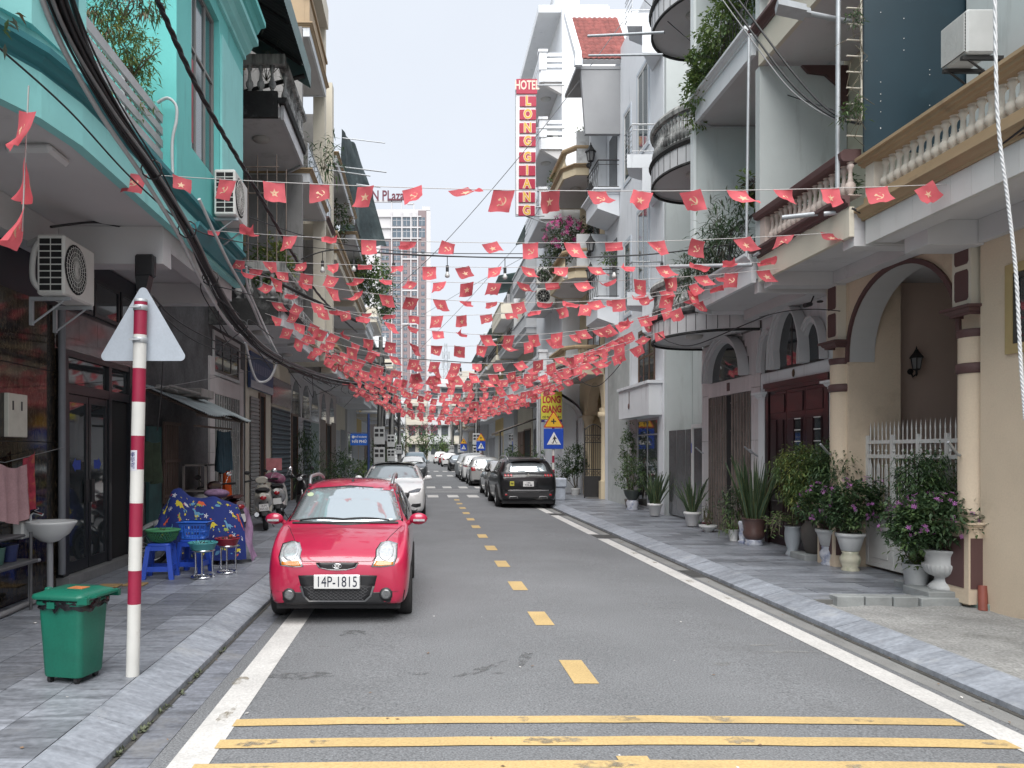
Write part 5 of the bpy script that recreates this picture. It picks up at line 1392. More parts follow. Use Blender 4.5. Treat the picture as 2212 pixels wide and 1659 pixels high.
for z,lower in ((4.45,True),(7.8,False),(11.35,False)):
 pth=[(XR,30.6),(5.45,30.6),(4.95,29.9),(4.95,27.2),(5.3,26.75),(XR,26.75)]
 g=MB();g.prism([(a+0.05*(a < 6),28.7+(b-28.7)*0.97) for a,b in pth],'z',z+0.02,z+0.26);g.build('balcony_slab',M_soffit,t)
 g=MB();g.sweep([(-0.06,z),(0.0,z),(0.0,z+0.32),(-0.06,z+0.32)],pth);g.build('fascia',M_cream2,t)
 cornice(t,pth,z+0.25,M_tan if not lower else M_weather,0.9)
 pts=along(5.05,29.7,5.05,27.3,0.2)+along(5.1,30.0,5.5,30.5,0.2)+along(5.35,26.85,6.2,26.85,0.2)
 balusters(t,pts,z+0.38,0.52,M_cream2,1.0,7)
 g=MB();g.sweep([(-0.16,z+0.9),(0.03,z+0.9),(0.05,z+0.96),(0.03,z+1.02),(-0.16,z+1.02)],pth);g.build('handrail',M_tan,t)
 lamp_disc(t,5.6,28.2,z+0.018,0.2)
 if not lower:
  g=MB();g.box(5.35,XR-0.001,26.72,26.84,z+0.34,z+1.5);g.build('side_panel',mat('flaking_white_panel',(0.55,0.56,0.56),0.85,0.1,1,dirt=0.5,dcol=(0.10,0.10,0.095)),t)
 window(t,-1,XR,27.4,29.4,z+0.5,z+2.6,M_woodbr,M_glass,nv=2,nh=2)
for y in (26.9,29.5):
 g=MB();g.box(XR-0.12,XR+0.4,y-0.16,y+0.16,KZ,0.75);g.lathe([(0.16,0.75),(0.13,0.8),(0.125,2.75),(0.16,2.8),(0.19,2.95),(0.24,3.0),(0.24,3.15),(0.0,3.16)],(XR+0.05,y,0),14)
 g.box(XR-0.10,XR+0.4,y-0.17,y+0.17,3.16,3.3);g.build('column',M_cream2,t)
arc=[(28.2-1.1*cos(a*pi/16),3.3+1.0*sin(a*pi/16)) for a in range(17)]
g=MB()
for i in range(16): g.prism([arc[i],arc[i+1],(arc[i+1][0],4.46),(arc[i][0],4.46)],'x',XR-0.02,XR+0.35)
g.box(XR-0.02,XR+0.35,26.72,27.1,3.301,4.46);g.box(XR-0.02,XR+0.35,29.3,30.0,3.301,4.46);g.build('arch_wall',M_cream2,t)
ig=thing('iron_gate','open black wrought iron gate leaf standing between cream columns','gate',(XR,27.3,0))
g=MB()
for i in range(9):
 x=5.72+i*0.075
 g.tube([(x,27.15,0.9),(x,27.15,2.55+0.15*sin(i*pi/8))],0.012,5)
g.tube([(5.72+0.6*k/10,27.15,2.55+0.18*sin(k*pi/10)) for k in range(11)],0.02,5)
for z in (0.9,1.15,2.1,2.35): g.tube([(5.70,27.15,z),(6.34,27.15,z)],0.018,5)
for k in range(5):
 for z in (1.02,2.22): g.tube([(5.78+k*0.12+0.05*cos(a*pi/5),27.15,z+0.07*sin(a*pi/5)) for a in range(11)],0.008,4)
g.build('grille',M_iron,ig)
g=MB();g.box(5.70,6.34,27.135,27.165,KZ+0.05,0.89);g.box(5.68,5.72,27.12,27.18,KZ+0.02,2.6);g.box(6.32,6.36,27.12,27.18,KZ+0.02,2.6);g.build('lower_panel',M_iron,ig)
t=thing('hotel','white hotel building with stacked balconies behind the vertical sign','hotel',(5.6,34.5,0))
g=MB();g.box(5.62,14,31.0,38.0,-0.02,19.5);g.box(5.6,7.5,30.95,31.2,11.8,19.6);g.build('wall',M_bwhite,t)
window(t,-1,5.62,33,36,3.4,4.2,M_woodbr,M_glass)
g=MB();g.box(6.75,7.6,30.92,30.95,12.3,15.2);fw_=g.build('window_frame',mat('dark_brown_frame',(0.06,0.05,0.05),0.5,0.1,5),t)
cur=mat('striped_curtain',(0.45,0.45,0.45),0.7,0.1,2)
for xa,xb,za,zb in ((6.82,7.15,12.4,14.2),(7.25,7.55,12.4,14.2),(6.82,7.55,14.35,15.1)):
 g=MB();n=12
 g.grid(lambda u,v: (lerp(xa,xb,u),30.915-0.012*(1+sin(u*n*2*pi*0.5)),lerp(za,zb,v)),24,1);g.build('curtain',cur,fw_)
for k,z in enumerate((4.6,7.9,11.1,13.9,16.6)):
 g=MB();g.box(4.75,5.615,31.0,35.5,z,z+0.3);g.prism([(4.75,z-0.001),(5.615,z-0.001),(5.615,z-0.5),(4.95,z-0.12)],'y',31.0,31.2);g.build('balcony_slab',M_soffit,t)
 g=MB();g.box(4.70,4.748,30.98,35.5,z-0.02,z+0.45);g.box(4.748,5.61,30.93,30.98,z-0.02,z+0.45);g.build('fascia',M_bwhite,t)
 g=MB();g.box(4.68,4.98,30.9,31.2,z+0.451,z+1.15);g.box(4.64,5.02,30.86,31.24,z+1.151,z+1.25)
 for q in (0.55,0.78,1.0): g.box(4.98,5.6,30.95,31.02,z+q,z+q+0.14);g.box(4.72,4.79,31.24,35.4,z+q,z+q+0.14)
 g.build('parapet',M_bwhite,t)
 lamp_disc(t,5.2,32.5,z-0.002,0.22)
 if k in (1,2,3): ac_unit('air_conditioner',('outdoor unit on lowest hotel balcony behind the bougainvillea','outdoor unit on the hotel balcony level with sign bottom','outdoor unit on the hotel balcony behind sign middle')[k-1],4.82,31.6,z+0.35,0.75,0.65,0.3,small=True,bracket=False)
for z in (8.35,7.55):
 ac_unit('air_conditioner','upper of two outdoor units stacked beside the bougainvillea' if z > 8 else 'lower of two outdoor units stacked beside the bougainvillea',4.55,30.75,z+0.1,0.75,0.62,0.3,small=True)
g=MB();g.box(4.7,7.5,31.2,37.8,19.501,19.8);g.box(5.5,6.5,32,34,19.801,21);g.build('roof_slab',M_bwhite,t)
pn=thing('solar_panel','dark tilted rooftop panel above the hotel','panel',(5.6,33,21))
g=MB();g.grid(lambda u,v: (4.9+1.8*u,32.2+1.2*v,21.35+0.35*v),1,1,smooth=False);g.grid(lambda u,v: (4.9+1.8*u,32.2+1.2*v,21.31+0.35*v),1,1,smooth=False);g.build('panel',mat('dark_panel',(0.05,0.07,0.075),0.4,0.1,3),pn)
g=MB();g.tube([(5.8,32.8,21.0),(5.8,32.8,21.5)],0.08,6);g.tube([(5.3,32.5,21.0),(5.3,32.5,21.4)],0.05,6);g.build('stand',M_galv,pn)
sg=thing('hotel_sign','tall vertical red hotel sign with yellow letters on white frame','sign',(4.1,30.4,14.5))
M_sred=mat('sign_red',(0.36,0.012,0.045),0.4,0.06,3);M_syel=mat('sign_yellow',(0.62,0.36,0.03),0.45,0.05,3);M_spale=mat('sign_pale_pink',(0.72,0.55,0.45),0.45,0,3)
YS=30.4
xa,_,zt=P(1118,172,YS);xb,_,zb=P(1160,463,YS)
g=MB();g.box(xa-0.05,xb-0.05,YS,YS+0.10,zb,zt);g.build('back_board',mat('sign_white',(0.74,0.75,0.77),0.5,0.03,2),sg)
g=MB()
for x in (xa-0.07,xb-0.05): g.tube([(x,YS+0.05,zb-0.05),(x,YS+0.05,zt)],0.02,6)
g.tube([(xa-0.07,YS+0.05,zb-0.05),(xb+0.3,YS+0.05,zb-0.05)],0.025,6);g.tube([(xa+0.3,YS+0.05,zb-0.05),(xb+0.4,YS+0.05,zb-0.35)],0.02,6)
for z in (zb+0.3,14.5,zt-0.2): g.tube([(xb-0.05,YS+0.05,z),(5.6,YS+0.05,z)],0.03,6)
g.build('frame',M_galv,sg)
x0,_,z1=P(1118,172,YS);x1,_,z0=P(1160,203.5,YS)
g=MB();g.box(x0-0.05,x1,YS-0.06,YS-0.001,z0,z1);g.build('letter_panel',M_sred,sg)
text('lettering','HOTEL',0.49,M_spale,sg,((x0+x1)/2-0.02,YS-0.063,(z0+z1)/2+0.03),sx=0.62,bold=0.012)
for i,ch in enumerate('LONGGIANG'):
 yc=(220,248.5,277.5,306.3,340.5,369.5,398,427,456)[i]
 xa2,_,za2=P(1122.5-0.35*i,yc-10.7,YS);xb2,_,zb2=P(1158-0.4*i,yc+10.5,YS)
 g=MB();g.box(xa2,xb2,YS-0.05,YS-0.001,zb2,za2);g.build('letter_panel',M_sred,sg)
 text('letter',ch,0.51,M_spale,sg,((xa2+xb2)/2,YS-0.053,(za2+zb2)/2),bold=0.035,sx=0.8);text('letter',ch,0.51,M_syel,sg,((xa2+xb2)/2,YS-0.058,(za2+zb2)/2),bold=0.010,sx=0.8)
sg=thing('hotel_sign','yellow hotel sign board with red letters under the curved canopy','sign',(5.0,30,3.4))
YS=30.0;x0,_,z1=P(1169,846,YS);x1,_,z0=P(1214,912,YS)
g=MB();g.box(x0,x1,YS,YS+0.12,z0,z1);g.build('board',mat('lemon_board',(0.60,0.55,0.06),0.5,0.05,3),sg)
g=MB();g.box(x0,x1,YS-0.006,YS-0.001,z0,z0+0.11);g.build('lower_band',mat('indigo_band',(0.03,0.025,0.12),0.5,0),sg)
xc=(x0+x1)/2
M_sred2=mat('letter_red',(0.40,0.02,0.035),0.45,0)
text('lettering','HOTEL',0.13,M_black,sg,(xc-0.05,YS-0.005,z1-0.06),sx=0.95,bold=0.004)
text('lettering','LONG',0.37,M_sred2,sg,(xc,YS-0.005,z1-0.32),sx=0.68,bold=0.014);text('lettering','GIANG',0.37,M_sred2,sg,(xc,YS-0.005,z1-0.69),sx=0.66,bold=0.014)
text('lettering','CÓ THANG MÁY',0.11,M_black,sg,(xc,YS-0.005,z0+0.19),sx=0.85,bold=0.003);text('lettering','097 6       2 68',0.09,M_plw,sg,(xc,YS-0.008,z0+0.05),bold=0.002)
g=MB();g.tube([(x0-0.05,YS+0.06,KZ),(x0-0.05,YS+0.06,z1)],0.05,8);g.build('post',M_galv,sg)
# the rest of the right row
g_='row houses'
t=townhouse('grey white corner house with curved concrete canopy and roller shutter beyond the cream gateway',-1,XR,30.92,31.0,4.4,M_lgrey,windows=False)
g=MB();g.grid(lambda u,v: (6.25-1.9*u,30.0+1.0*v,3.15+1.25*(u**0.6)),10,2);g.grid(lambda u,v: (6.25-1.9*u,30.0+1.0*v,3.27+1.25*(u**0.6)),10,2);g.build('curved_canopy',M_soffit,t)
g=MB();g.box(6.21,6.29,30.05,30.85,KZ,3.1);g.build('pier',M_white,t)
roller_shutter(t,-1,6.2,30.9,32.6,KZ,3.1,mat('grey_shutter',(0.24,0.24,0.235),0.5,0.15,3),0.1)
specs=[(38,43.5,13.0,M_white,'white house with yellow parapet just beyond the hotel'),(43.5,50,11.2,M_cream,'cream house with bamboo awning beyond the hotel'),(50,56.5,12.8,M_lgrey,'grey house with a green tin roof on the right row'),(56.5,63,10.4,M_yelw,'ochre house with blue tarpaulin on the right row'),
         (63,71,12.2,M_white,'second white house far down the right row'),(71,80,10.5,M_lgrey,'second grey house far down the right row'),(80,91,11.8,M_pinkw,'pink grey house far down the right row'),(91,104,10.0,M_cream,'cream house next to the right street corner'),(104,117,11.2,M_white,'white house on the far right street corner')]
rg=random.Random(33)
for i,(a,b,zt,m,lab) in enumerate(specs):
 m1=rg.choice((M_white,M_cream,M_lgrey))
 townhouse(lab,-1,XR-rg.uniform(0,0.4),a,b,zt,m,floors=[(4.3+rg.uniform(-.2,.3),4.9+rg.uniform(-.3,.3),rg.choice(('bal','iron','solid','steel')),m1,m1),(7.5+rg.uniform(-.2,.3),5.0+rg.uniform(-.4,.2),rg.choice(('bal','iron','solid')),m1,m1)] + ([(10.4,5.1,'solid',m1,m1)] if zt > 12 else []),
  ground=[(a+0.4,(a+b)/2-0.2,rg.choice(('shutter','dark','glass')),3.0),((a+b)/2+0.2,b-0.4,rg.choice(('shutter','wood','gate')),3.0)],trim=rg.choice((None,M_tan,M_white)),roof=('tin','parapet','tin','tin','parapet','tin','parapet','tin','parapet')[i])
aw=thing('awning','brown canvas awning sloping out over the right pavement near the yellow hotel sign','awning',(5.2,40,3))
g=MB();g.grid(lambda u,v: (5.9-2.1*u,38.5+4*v,3.5-0.75*u),3,3);g.grid(lambda u,v: (3.8,38.5+4*v,2.75-0.12*u),1,3);g.build('canvas',mat('brown_canvas',(0.12,0.095,0.075),0.9,0.2,3),aw)
g=MB();g.tube([(3.9,38.6,KZ),(3.9,38.6,2.75)],0.04,6);g.tube([(5.9,38.6,3.47),(3.85,38.6,2.73)],0.03,6);g.build('frame',M_iron,aw)
# vehicles
def car_surface(st,W):
 "stations (y, w, zb, zbelt, zt, cab) -> smooth lofted body mesh data"
 rows=[]
 for (y,w,zb,zbelt,zt,cab) in st:
  wr=lerp(0.80*w,0.72*W,cab);zr=lerp(zt-0.022,zt-0.075,cab)
  bel=(0.955*w,zbelt)
  mid=((bel[0]+wr)/2+0.015*cab,(bel[1]+zr)/2+0.01)
  ring=[(0,zb),(0.80*w,zb),(0.955*w,zb+0.05),(0.998*w,zb+0.38*(zbelt-zb)),(w,zb+0.72*(zbelt-zb)),bel,mid,(wr,zr),(0.56*wr,zt-0.010),(0,zt)]
  rows.append([Vector((x,y,z)) for x,z in ring])
 nst=4;cols=[]
 for j in range(10):
  cols.append(catmull([rows[i][j] for i in range(len(rows))],nst))
 n=len(cols[0])
 V=[];nr=None
 for i in range(n):
  half=catmull([cols[j][i] for j in range(10)],3)
  ring=half + [Vector((-p.x,p.y,p.z)) for p in half[-2:0:-1]]
  nr=len(ring);V += ring
 Fs=[(i*nr+j,(i+1)*nr+j,(i+1)*nr+(j+1) % nr,i*nr+(j+1) % nr) for i in range(n-1) for j in range(nr)]
 Fs.append(tuple(range(nr)));Fs.append(tuple(range((n-1)*nr,n*nr))[::-1])
 return V,Fs
def patch(g,bvh,outline,ax,off=0.004,rings=6,m=0,dens=4,seat=True):
 "a skin piece lying on the body: outline in (x,z) seen along y, or (y,z) seen along x"
 o2=[]
 k=len(outline)
 for i in range(k):
  a,b=outline[i],outline[(i+1) % k]
  for j in range(dens): o2.append((lerp(a[0],b[0],j/dens),lerp(a[1],b[1],j/dens)))
 cx=sum(p[0] for p in o2)/len(o2);cy=sum(p[1] for p in o2)/len(o2)
 def cast(p):
  if ax in ('y-','y+'):
   s=-1 if ax == 'y-' else 1
   o,d=Vector((p[0],s*20,p[1])),Vector((0,-s,0))
  else:
   s=-1 if ax == 'x-' else 1
   o,d=Vector((s*20,p[0],p[1])),Vector((-s,0,0))
  h=bvh.ray_cast(o,d)
  return h[0],h[1],d
 def pt(p,of):
  hit,nn,d=cast(p)
  if hit is None:
   hit,nn,ix,ds=bvh.find_nearest(Vector((p[0],-0.0 if ax == 'y-' else 4.0,p[1])) if ax in ('y-','y+') else Vector(((-1 if ax == 'x-' else 1),p[0],p[1])))
  if nn.dot(d) > 0: nn=-nn
  return hit + nn*of
 n=len(o2)
 V=[pt((cx,cy),off)]
 fr=[(r/rings,off) for r in range(1,rings+1)] + ([(1.0,-0.012)] if seat else [])
 for f,of in fr:
  for p in o2: V.append(pt((lerp(cx,p[0],f),lerp(cy,p[1],f)),of))
 Fs=[(0,1+j,1+(j+1) % n) for j in range(n)]
 for r in range(len(fr)-1):
  for j in range(n): Fs.append((1+r*n+j,1+(r+1)*n+j,1+(r+1)*n+(j+1) % n,1+r*n+(j+1) % n))
 g.add(V,Fs,m,True)
def circ(x,z,r,n=14,rx=1.0): return [(x+r*rx*cos(a*2*pi/n),z+r*sin(a*2*pi/n)) for a in range(n)]
def mir(o): return [(-x,z) for x,z in o]
M_head=mat('headlight_glass',(0.52,0.53,0.54),0.08,0.25,30,metal=0.35,spec=0.9)
M_amber=mat('amber_lens',(0.50,0.16,0.015),0.15,0.1,20,spec=0.8)
M_redl=mat('red_lens',(0.33,0.012,0.02),0.12,0.1,20,spec=0.8)
M_plate=mat('plate_white',(0.66,0.66,0.65),0.45,0.06,10,dirt=0.12,dcol=(0.4,0.4,0.38))
M_rim=mat('alloy_rim',(0.36,0.37,0.38),0.35,0.05,10,metal=0.7)
M_screen=mat('windscreen_glass',(0.50,0.56,0.59),0.03,0,metal=0.62,spec=1.0,coat=1.0)
M_cglass=mat('car_side_glass',(0.015,0.018,0.02),0.03,0,spec=1.0)
M_trim=mat('black_car_trim',(0.016,0.016,0.018),0.55,0.1,10)
def paint(name,c,metal=0.0): return mat(name,c,0.32,0.03,3,metal=metal,coat=1.0,fine=0.0)
def wheel(t,x,y,r,w,s):
 "wheel with its outer face towards s"
 g=MB();g.lathe([(r*0.62,-w*0.5),(r*0.9,-w*0.5),(r*0.985,-w*0.36),(r,-w*0.15),(r,w*0.15),(r*0.985,w*0.36),(r*0.9,w*0.5),(r*0.62,w*0.5)],(x,y,r),26,axis='x',caps=False)
 wh=g.build('wheel',M_rubber,t)
 g=MB();g.lathe([(r*0.63,-0.4*w),(r*0.63,0.46*w)],(x,y,r),22,axis='x',caps=False)
 g.lathe([(0.0,s*0.30*w),(r*0.12,s*0.34*w),(r*0.15,s*0.30*w)],(x,y,r),12,axis='x',caps=False)
 for k in range(5):
  a=k*2*pi/5+0.3
  d=Vector((0,cos(a),sin(a)));e=Vector((0,-sin(a),cos(a)))
  c=Vector((x+s*0.32*w,y,r));q=Vector((s*0.02,0,0))
  g.face([c+d*r*0.1+e*r*0.1,c+d*r*0.6+e*r*0.16+q,c+d*r*0.6-e*r*0.16+q,c+d*r*0.1-e*r*0.1])
  g.face([c+d*r*0.1+e*r*0.1,c+d*r*0.6+e*r*0.16+q,c+d*r*0.6+e*r*0.16-q*3,c+d*r*0.1+e*r*0.1-q*3]);g.face([c+d*r*0.1-e*r*0.1,c+d*r*0.6-e*r*0.16+q,c+d*r*0.6-e*r*0.16-q*3,c+d*r*0.1-e*r*0.1-q*3])
 g.build('rim',M_rim,wh)
 g=MB();g.lathe([(0,-0.3*w*s),(r*0.62,-0.3*w*s)],(x,y,r),18,axis='x',caps=False);g.build('brake_disc',M_trim,wh)
def car(name,label,st,W,pm,loc,rot,wheels,wr=0.29,ww=0.17,details=None,group=None,cat='car',mirror=None,side=None,glassm=None):
 t=thing(name,label,cat,loc,group or 'cars parked along the kerbs',local=True)
 t.rotation_euler=(0,0,rot)
 V,Fs=car_surface(st,W)
 bvh=BVHTree.FromPolygons([tuple(v) for v in V],Fs)
 g=MB();g.add(V,Fs,0,True);body=g.build('body',pm,t)
 for y in wheels:
  for s in (-1,1):
   g=MB();patch(g,bvh,circ(y,wr+0.01,wr*1.13,20),'x-' if s < 0 else 'x+',0.003,3,dens=1);g.build('wheel_arch',M_trim,t)
   wheel(t,s*(W-ww*0.42),y,wr,ww,s)
 if side:
  for s in (-1,1):
   for o in side:
    g=MB();patch(g,bvh,o,'x-' if s < 0 else 'x+',0.004,4,dens=4);g.build('side_window',M_cglass,t)
 for d in (details or []):
  nm,ax,outs,m,off=d[:5]
  for o in outs:
   g=MB();patch(g,bvh,o,ax,off,d[5] if len(d) > 5 else 5);g.build(nm,m,t)
 if mirror:
  y,z,x=mirror
  for s in (-1,1):
   g=MB();g.sphere((s*(x+0.09),y,z),(0.105,0.055,0.068),14);g.tube([(s*(x-0.06),y+0.05,z-0.09),(s*(x+0.0),y+0.02,z-0.03)],0.03,6);mo=g.build('mirror',pm,t)
   g=MB();g.box(s*(x+0.03),s*(x+0.16),y-0.058,y-0.048,z-0.025,z+0.0);g.build('indicator',M_head,mo)
 L=st[-1][0]
 g=MB();g.box(-W*0.86,W*0.86,0.12,L-0.12,0.16,st[4][2]+0.06);g.build('underbody',M_trim,t)
 return t,bvh
# the red hatchback
st=[(0.00,0.585,0.25,0.60,0.640,0),(0.03,0.665,0.225,0.64,0.685,0),(0.10,0.712,0.21,0.70,0.745,0),(0.22,0.735,0.205,0.78,0.808,0),(0.42,0.742,0.20,0.865,0.885,0),(0.62,0.747,0.20,0.915,0.935,0),
      (0.80,0.747,0.20,0.945,0.975,0.05),(0.98,0.747,0.20,0.96,1.10,0.45),(1.22,0.747,0.20,0.965,1.275,0.85),(1.44,0.747,0.20,0.97,1.39,1.0),(1.75,0.747,0.20,0.975,1.44,1.0),(2.3,0.747,0.20,0.99,1.445,1.0),(2.9,0.745,0.20,1.0,1.41,1.0),(3.2,0.735,0.21,1.0,1.34,1.0),(3.36,0.715,0.23,0.97,1.10,0.6),(3.46,0.67,0.26,0.9,0.95,0.2),(3.495,0.58,0.3,0.8,0.84,0)]
M_redp=paint('cherry_red_paint',(0.40,0.011,0.052))
hl=[(-0.612,0.815),(-0.52,0.838),(-0.43,0.826),(-0.385,0.765),(-0.388,0.70),(-0.345,0.612),(-0.45,0.608),(-0.585,0.622),(-0.615,0.70)]
t,bvh=car('hatchback','cherry red hatchback parked facing the camera half on the left edge line',st,0.747,M_redp,(-0.872,7.93,0),0,(0.62,2.96),0.272,0.165,mirror=(0.97,1.02,0.74),
 side=[[(1.06,1.00),(1.42,1.30),(1.85,1.37),(1.95,1.37),(1.95,1.00)],[(2.02,1.01),(2.02,1.37),(2.7,1.33),(2.95,1.05)]],
 details=[('windscreen_seal','y-',[[(-0.655,0.992),(-0.605,1.16),(-0.535,1.345),(0.0,1.383),(0.535,1.345),(0.605,1.16),(0.655,0.992),(0,0.962)]],M_trim,0.003,8),
             ('windscreen','y-',[[(-0.632,1.006),(-0.585,1.16),(-0.517,1.332),(0.0,1.366),(0.517,1.332),(0.585,1.16),(0.632,1.006),(0,0.985)]],M_screen,0.007,8),
             ('lower_bumper','y-',[[(-0.69,0.365),(-0.40,0.35),(0.40,0.35),(0.69,0.365),(0.67,0.235),(0.4,0.215),(-0.4,0.215),(-0.67,0.235)]],M_trim,0.006,5),
             ('bumper_panel','y-',[[(-0.40,0.522),(0.0,0.534),(0.41,0.522),(0.385,0.42),(0.34,0.40),(-0.34,0.40),(-0.375,0.42)]],M_trim,0.005,5),
             ('grille_surround','y-',[[(-0.385,0.415),(0.385,0.415),(0.352,0.31),(0.29,0.252),(-0.29,0.252),(-0.352,0.31)]],M_steel,0.009,5),
             ('lower_grille','y-',[[(-0.365,0.42),(0.365,0.42),(0.335,0.318),(0.28,0.267),(-0.28,0.267),(-0.335,0.318)]],M_black,0.012,5),
             ('upper_grille_surround','y-',[[(-0.225,0.652),(0,0.655),(0.225,0.652),(0.19,0.60),(0.10,0.578),(0,0.574),(-0.10,0.578),(-0.19,0.60)]],M_chrome,0.004,5),
             ('upper_grille','y-',[[(-0.21,0.652),(0,0.654),(0.21,0.652),(0.178,0.607),(0.10,0.590),(0,0.586),(-0.10,0.590),(-0.178,0.607)]],M_black,0.008,5),
             ('headlight_bezel','y-',[hl,mir(hl)],M_chrome,0.004,6),
             ('headlight','y-',[[(lerp(-0.49,x,0.90),lerp(0.72,z,0.90)) for x,z in hl],mir([(lerp(-0.49,x,0.90),lerp(0.72,z,0.90)) for x,z in hl])],M_head,0.009,6),
             ('headlight_lens','y-',[circ(-0.495,0.745,0.082),mir(circ(-0.495,0.745,0.082))],mat('clear_lens',(0.62,0.64,0.66),0.05,0.35,45,metal=0.5),0.016,4),
             ('indicator','y-',[[(-0.575,0.655),(-0.40,0.665),(-0.37,0.622),(-0.45,0.618),(-0.57,0.628)],mir([(-0.575,0.655),(-0.40,0.665),(-0.37,0.622),(-0.45,0.618),(-0.57,0.628)])],M_amber,0.013,4),
             ('fog_light_ring','y-',[circ(-0.492,0.325,0.068),circ(0.50,0.332,0.068)],M_trim,0.012,3),
             ('fog_light','y-',[circ(-0.492,0.325,0.050),circ(0.50,0.332,0.050)],mat('fog_lens',(0.16,0.165,0.17),0.08,0.4,40,metal=0.3,spec=0.9),0.018,3)])
g=MB()
for s in (-1,1):
 q=[(s*0.355,0.66),(s*0.42,0.745),(s*0.50,0.85),(s*0.575,0.91),(s*0.645,0.955)]
 pts=[]
 for a,b in catmull([(x,z,0) for x,z in q],6) and [(p.x,p.y) for p in catmull([(x,z,0) for x,z in q],6)]:
  h=bvh.ray_cast(Vector((a,-5,b)),Vector((0,1,0)))
  if h[0]: pts.append(h[0]+h[1]*(0.0 if h[1].y < 0 else 0))
 if len(pts) > 2: g.tube(pts,0.004,5)
pts=[]
for k in range(21):
 x=lerp(-0.35,0.35,k/20);h=bvh.ray_cast(Vector((x,-5,0.662)),Vector((0,1,0)))
 if h[0]: pts.append(h[0])
g.tube(pts,0.0035,5);g.build('bonnet_gap',M_trim,t)
g=MB()
for s in (-1,1):
 for k in range(-7,14):
  a=Vector((-0.34+k*0.05,0,0.272 if s > 0 else 0.415));pts=[]
  for j in range(8):
   x=a.x+j*0.030;z=0.272+j*0.019 if s > 0 else 0.405-j*0.019
   lim=lerp(0.27,0.345,(z-0.27)/0.14)
   if abs(x) < lim:
    h=bvh.ray_cast(Vector((x,-5,z)),Vector((0,1,0)))
    if h[0]: pts.append(h[0]+Vector((0,-0.016,0)))
  if len(pts) > 1: g.tube(pts,0.0032,4)
g.build('grille_mesh',mat('grey_mesh',(0.06,0.06,0.065),0.5,0),t,kind='stuff')
yf=bvh.ray_cast(Vector((0,-5,0.46)),Vector((0,1,0)))[0].y
g=MB();g.bbox(-0.24,0.24,yf-0.045,yf-0.022,0.388,0.534,0.008);g.box(-0.1,0.1,yf-0.022,yf+0.02,0.42,0.50);pl=g.build('number_plate',M_steel,t)
g=MB();g.box(-0.232,0.232,yf-0.0475,yf-0.0455,0.396,0.526);g.build('plate_face',M_plate,pl)
mbt=text_mesh('14P-1815',0.155,M_black,0.001,0.0);
mbt.xf(Matrix.Translation((0.0,yf-0.049,0.461)) @ Matrix.Scale(0.72,4,(1,0,0)));mbt.build('plate_lettering',mat('plate_ink',(0.025,0.03,0.05),0.5,0),pl)
yg=bvh.ray_cast(Vector((0,-5,0.625)),Vector((0,1,0)))[0].y - 0.02
g=MB()
for a in (-0.62,0,0.62):
 d=Vector((sin(a),0,cos(a)));e=Vector((cos(a),0,-sin(a)));o=Vector((0,yg,0.604))
 g.prism([(o.x+d.x*u+e.x*w,o.z+d.z*u+e.z*w) for u,w in ((0,0),(0.022,0.012),(0.042,0.004),(0.042,-0.004),(0.022,-0.012))],'y',yg-0.004,yg+0.004)
g.tube([(0.046*cos(k*2*pi/20),yg,0.622+0.023*sin(k*2*pi/20)) for k in range(21)],0.004,5);g.build('emblem',M_chrome,t)
g=MB()
for x0,x1 in ((-0.52,-0.02),(-0.03,0.50)):
 pts=[]
 for k in range(9):
  x=lerp(x0,x1,k/8);z=1.010+0.018*sin(pi*k/8)+0.012*(k/8 if x0 < -0.1 else 1-k/8)
  h=bvh.ray_cast(Vector((x,-5,z)),Vector((0,1,0)))
  if h[0]: pts.append(h[0]+Vector((0,-0.022,0.004)))
 g.tube(pts,0.009,5)
pts=[bvh.ray_cast(Vector((x,-5,0.985-0.01*abs(x))),Vector((0,1,0)))[0]+Vector((0,-0.004,0.004)) for x in [lerp(-0.6,0.6,k/16) for k in range(17)]]
g.tube(pts,0.016,6);g.build('wiper',M_trim,t)
for s in (-1,1):
 g=MB();g.tube(catmull([(s*0.50,1.55,1.385),(s*0.515,1.66,1.46),(s*0.52,1.9,1.487),(s*0.52,2.6,1.485),(s*0.51,2.9,1.43)],5),0.022,8);g.build('roof_rail',M_steel,t)
g=MB();g.tube([(0.02,1.58,1.41),(0.02,1.60,1.44)],0.018,8);g.tube([(0.02,1.60,1.44),(0.16,1.95,1.70)],0.0035,5);g.build('aerial',M_trim,t)
h=bvh.ray_cast(Vector((-0.46,-5,1.285)),Vector((0,1,0)))
g=MB();patch(g,bvh,circ(-0.455,1.275,0.022,10,1.9),'y-',0.010,2,dens=1,seat=False);g.build('inspection_sticker',mat('pale_green_sticker',(0.42,0.5,0.33),0.5,0),t)
# white hatchback behind it
stw=[(0.00,0.66,0.24,0.62,0.68,0),(0.05,0.76,0.21,0.68,0.73,0),(0.15,0.84,0.19,0.74,0.78,0),(0.35,0.885,0.18,0.83,0.86,0),(0.7,0.897,0.18,0.90,0.94,0),(1.1,0.897,0.18,0.95,1.00,0.05),(1.45,0.897,0.18,0.98,1.16,0.5),(1.85,0.895,0.18,0.99,1.34,0.9),(2.2,0.893,0.18,1.0,1.43,1),(2.7,0.89,0.18,1.01,1.455,1),(3.4,0.88,0.19,1.03,1.41,1),(3.9,0.86,0.2,1.04,1.27,0.9),(4.25,0.80,0.24,1.0,1.06,0.2),(4.42,0.72,0.3,0.9,0.95,0),(4.46,0.6,0.35,0.8,0.85,0)]
SIDE=[[(1.75,1.04),(2.2,1.31),(2.55,1.35),(2.6,1.04)],[(2.68,1.05),(2.66,1.35),(3.3,1.33),(3.75,1.12),(3.6,1.06)]]
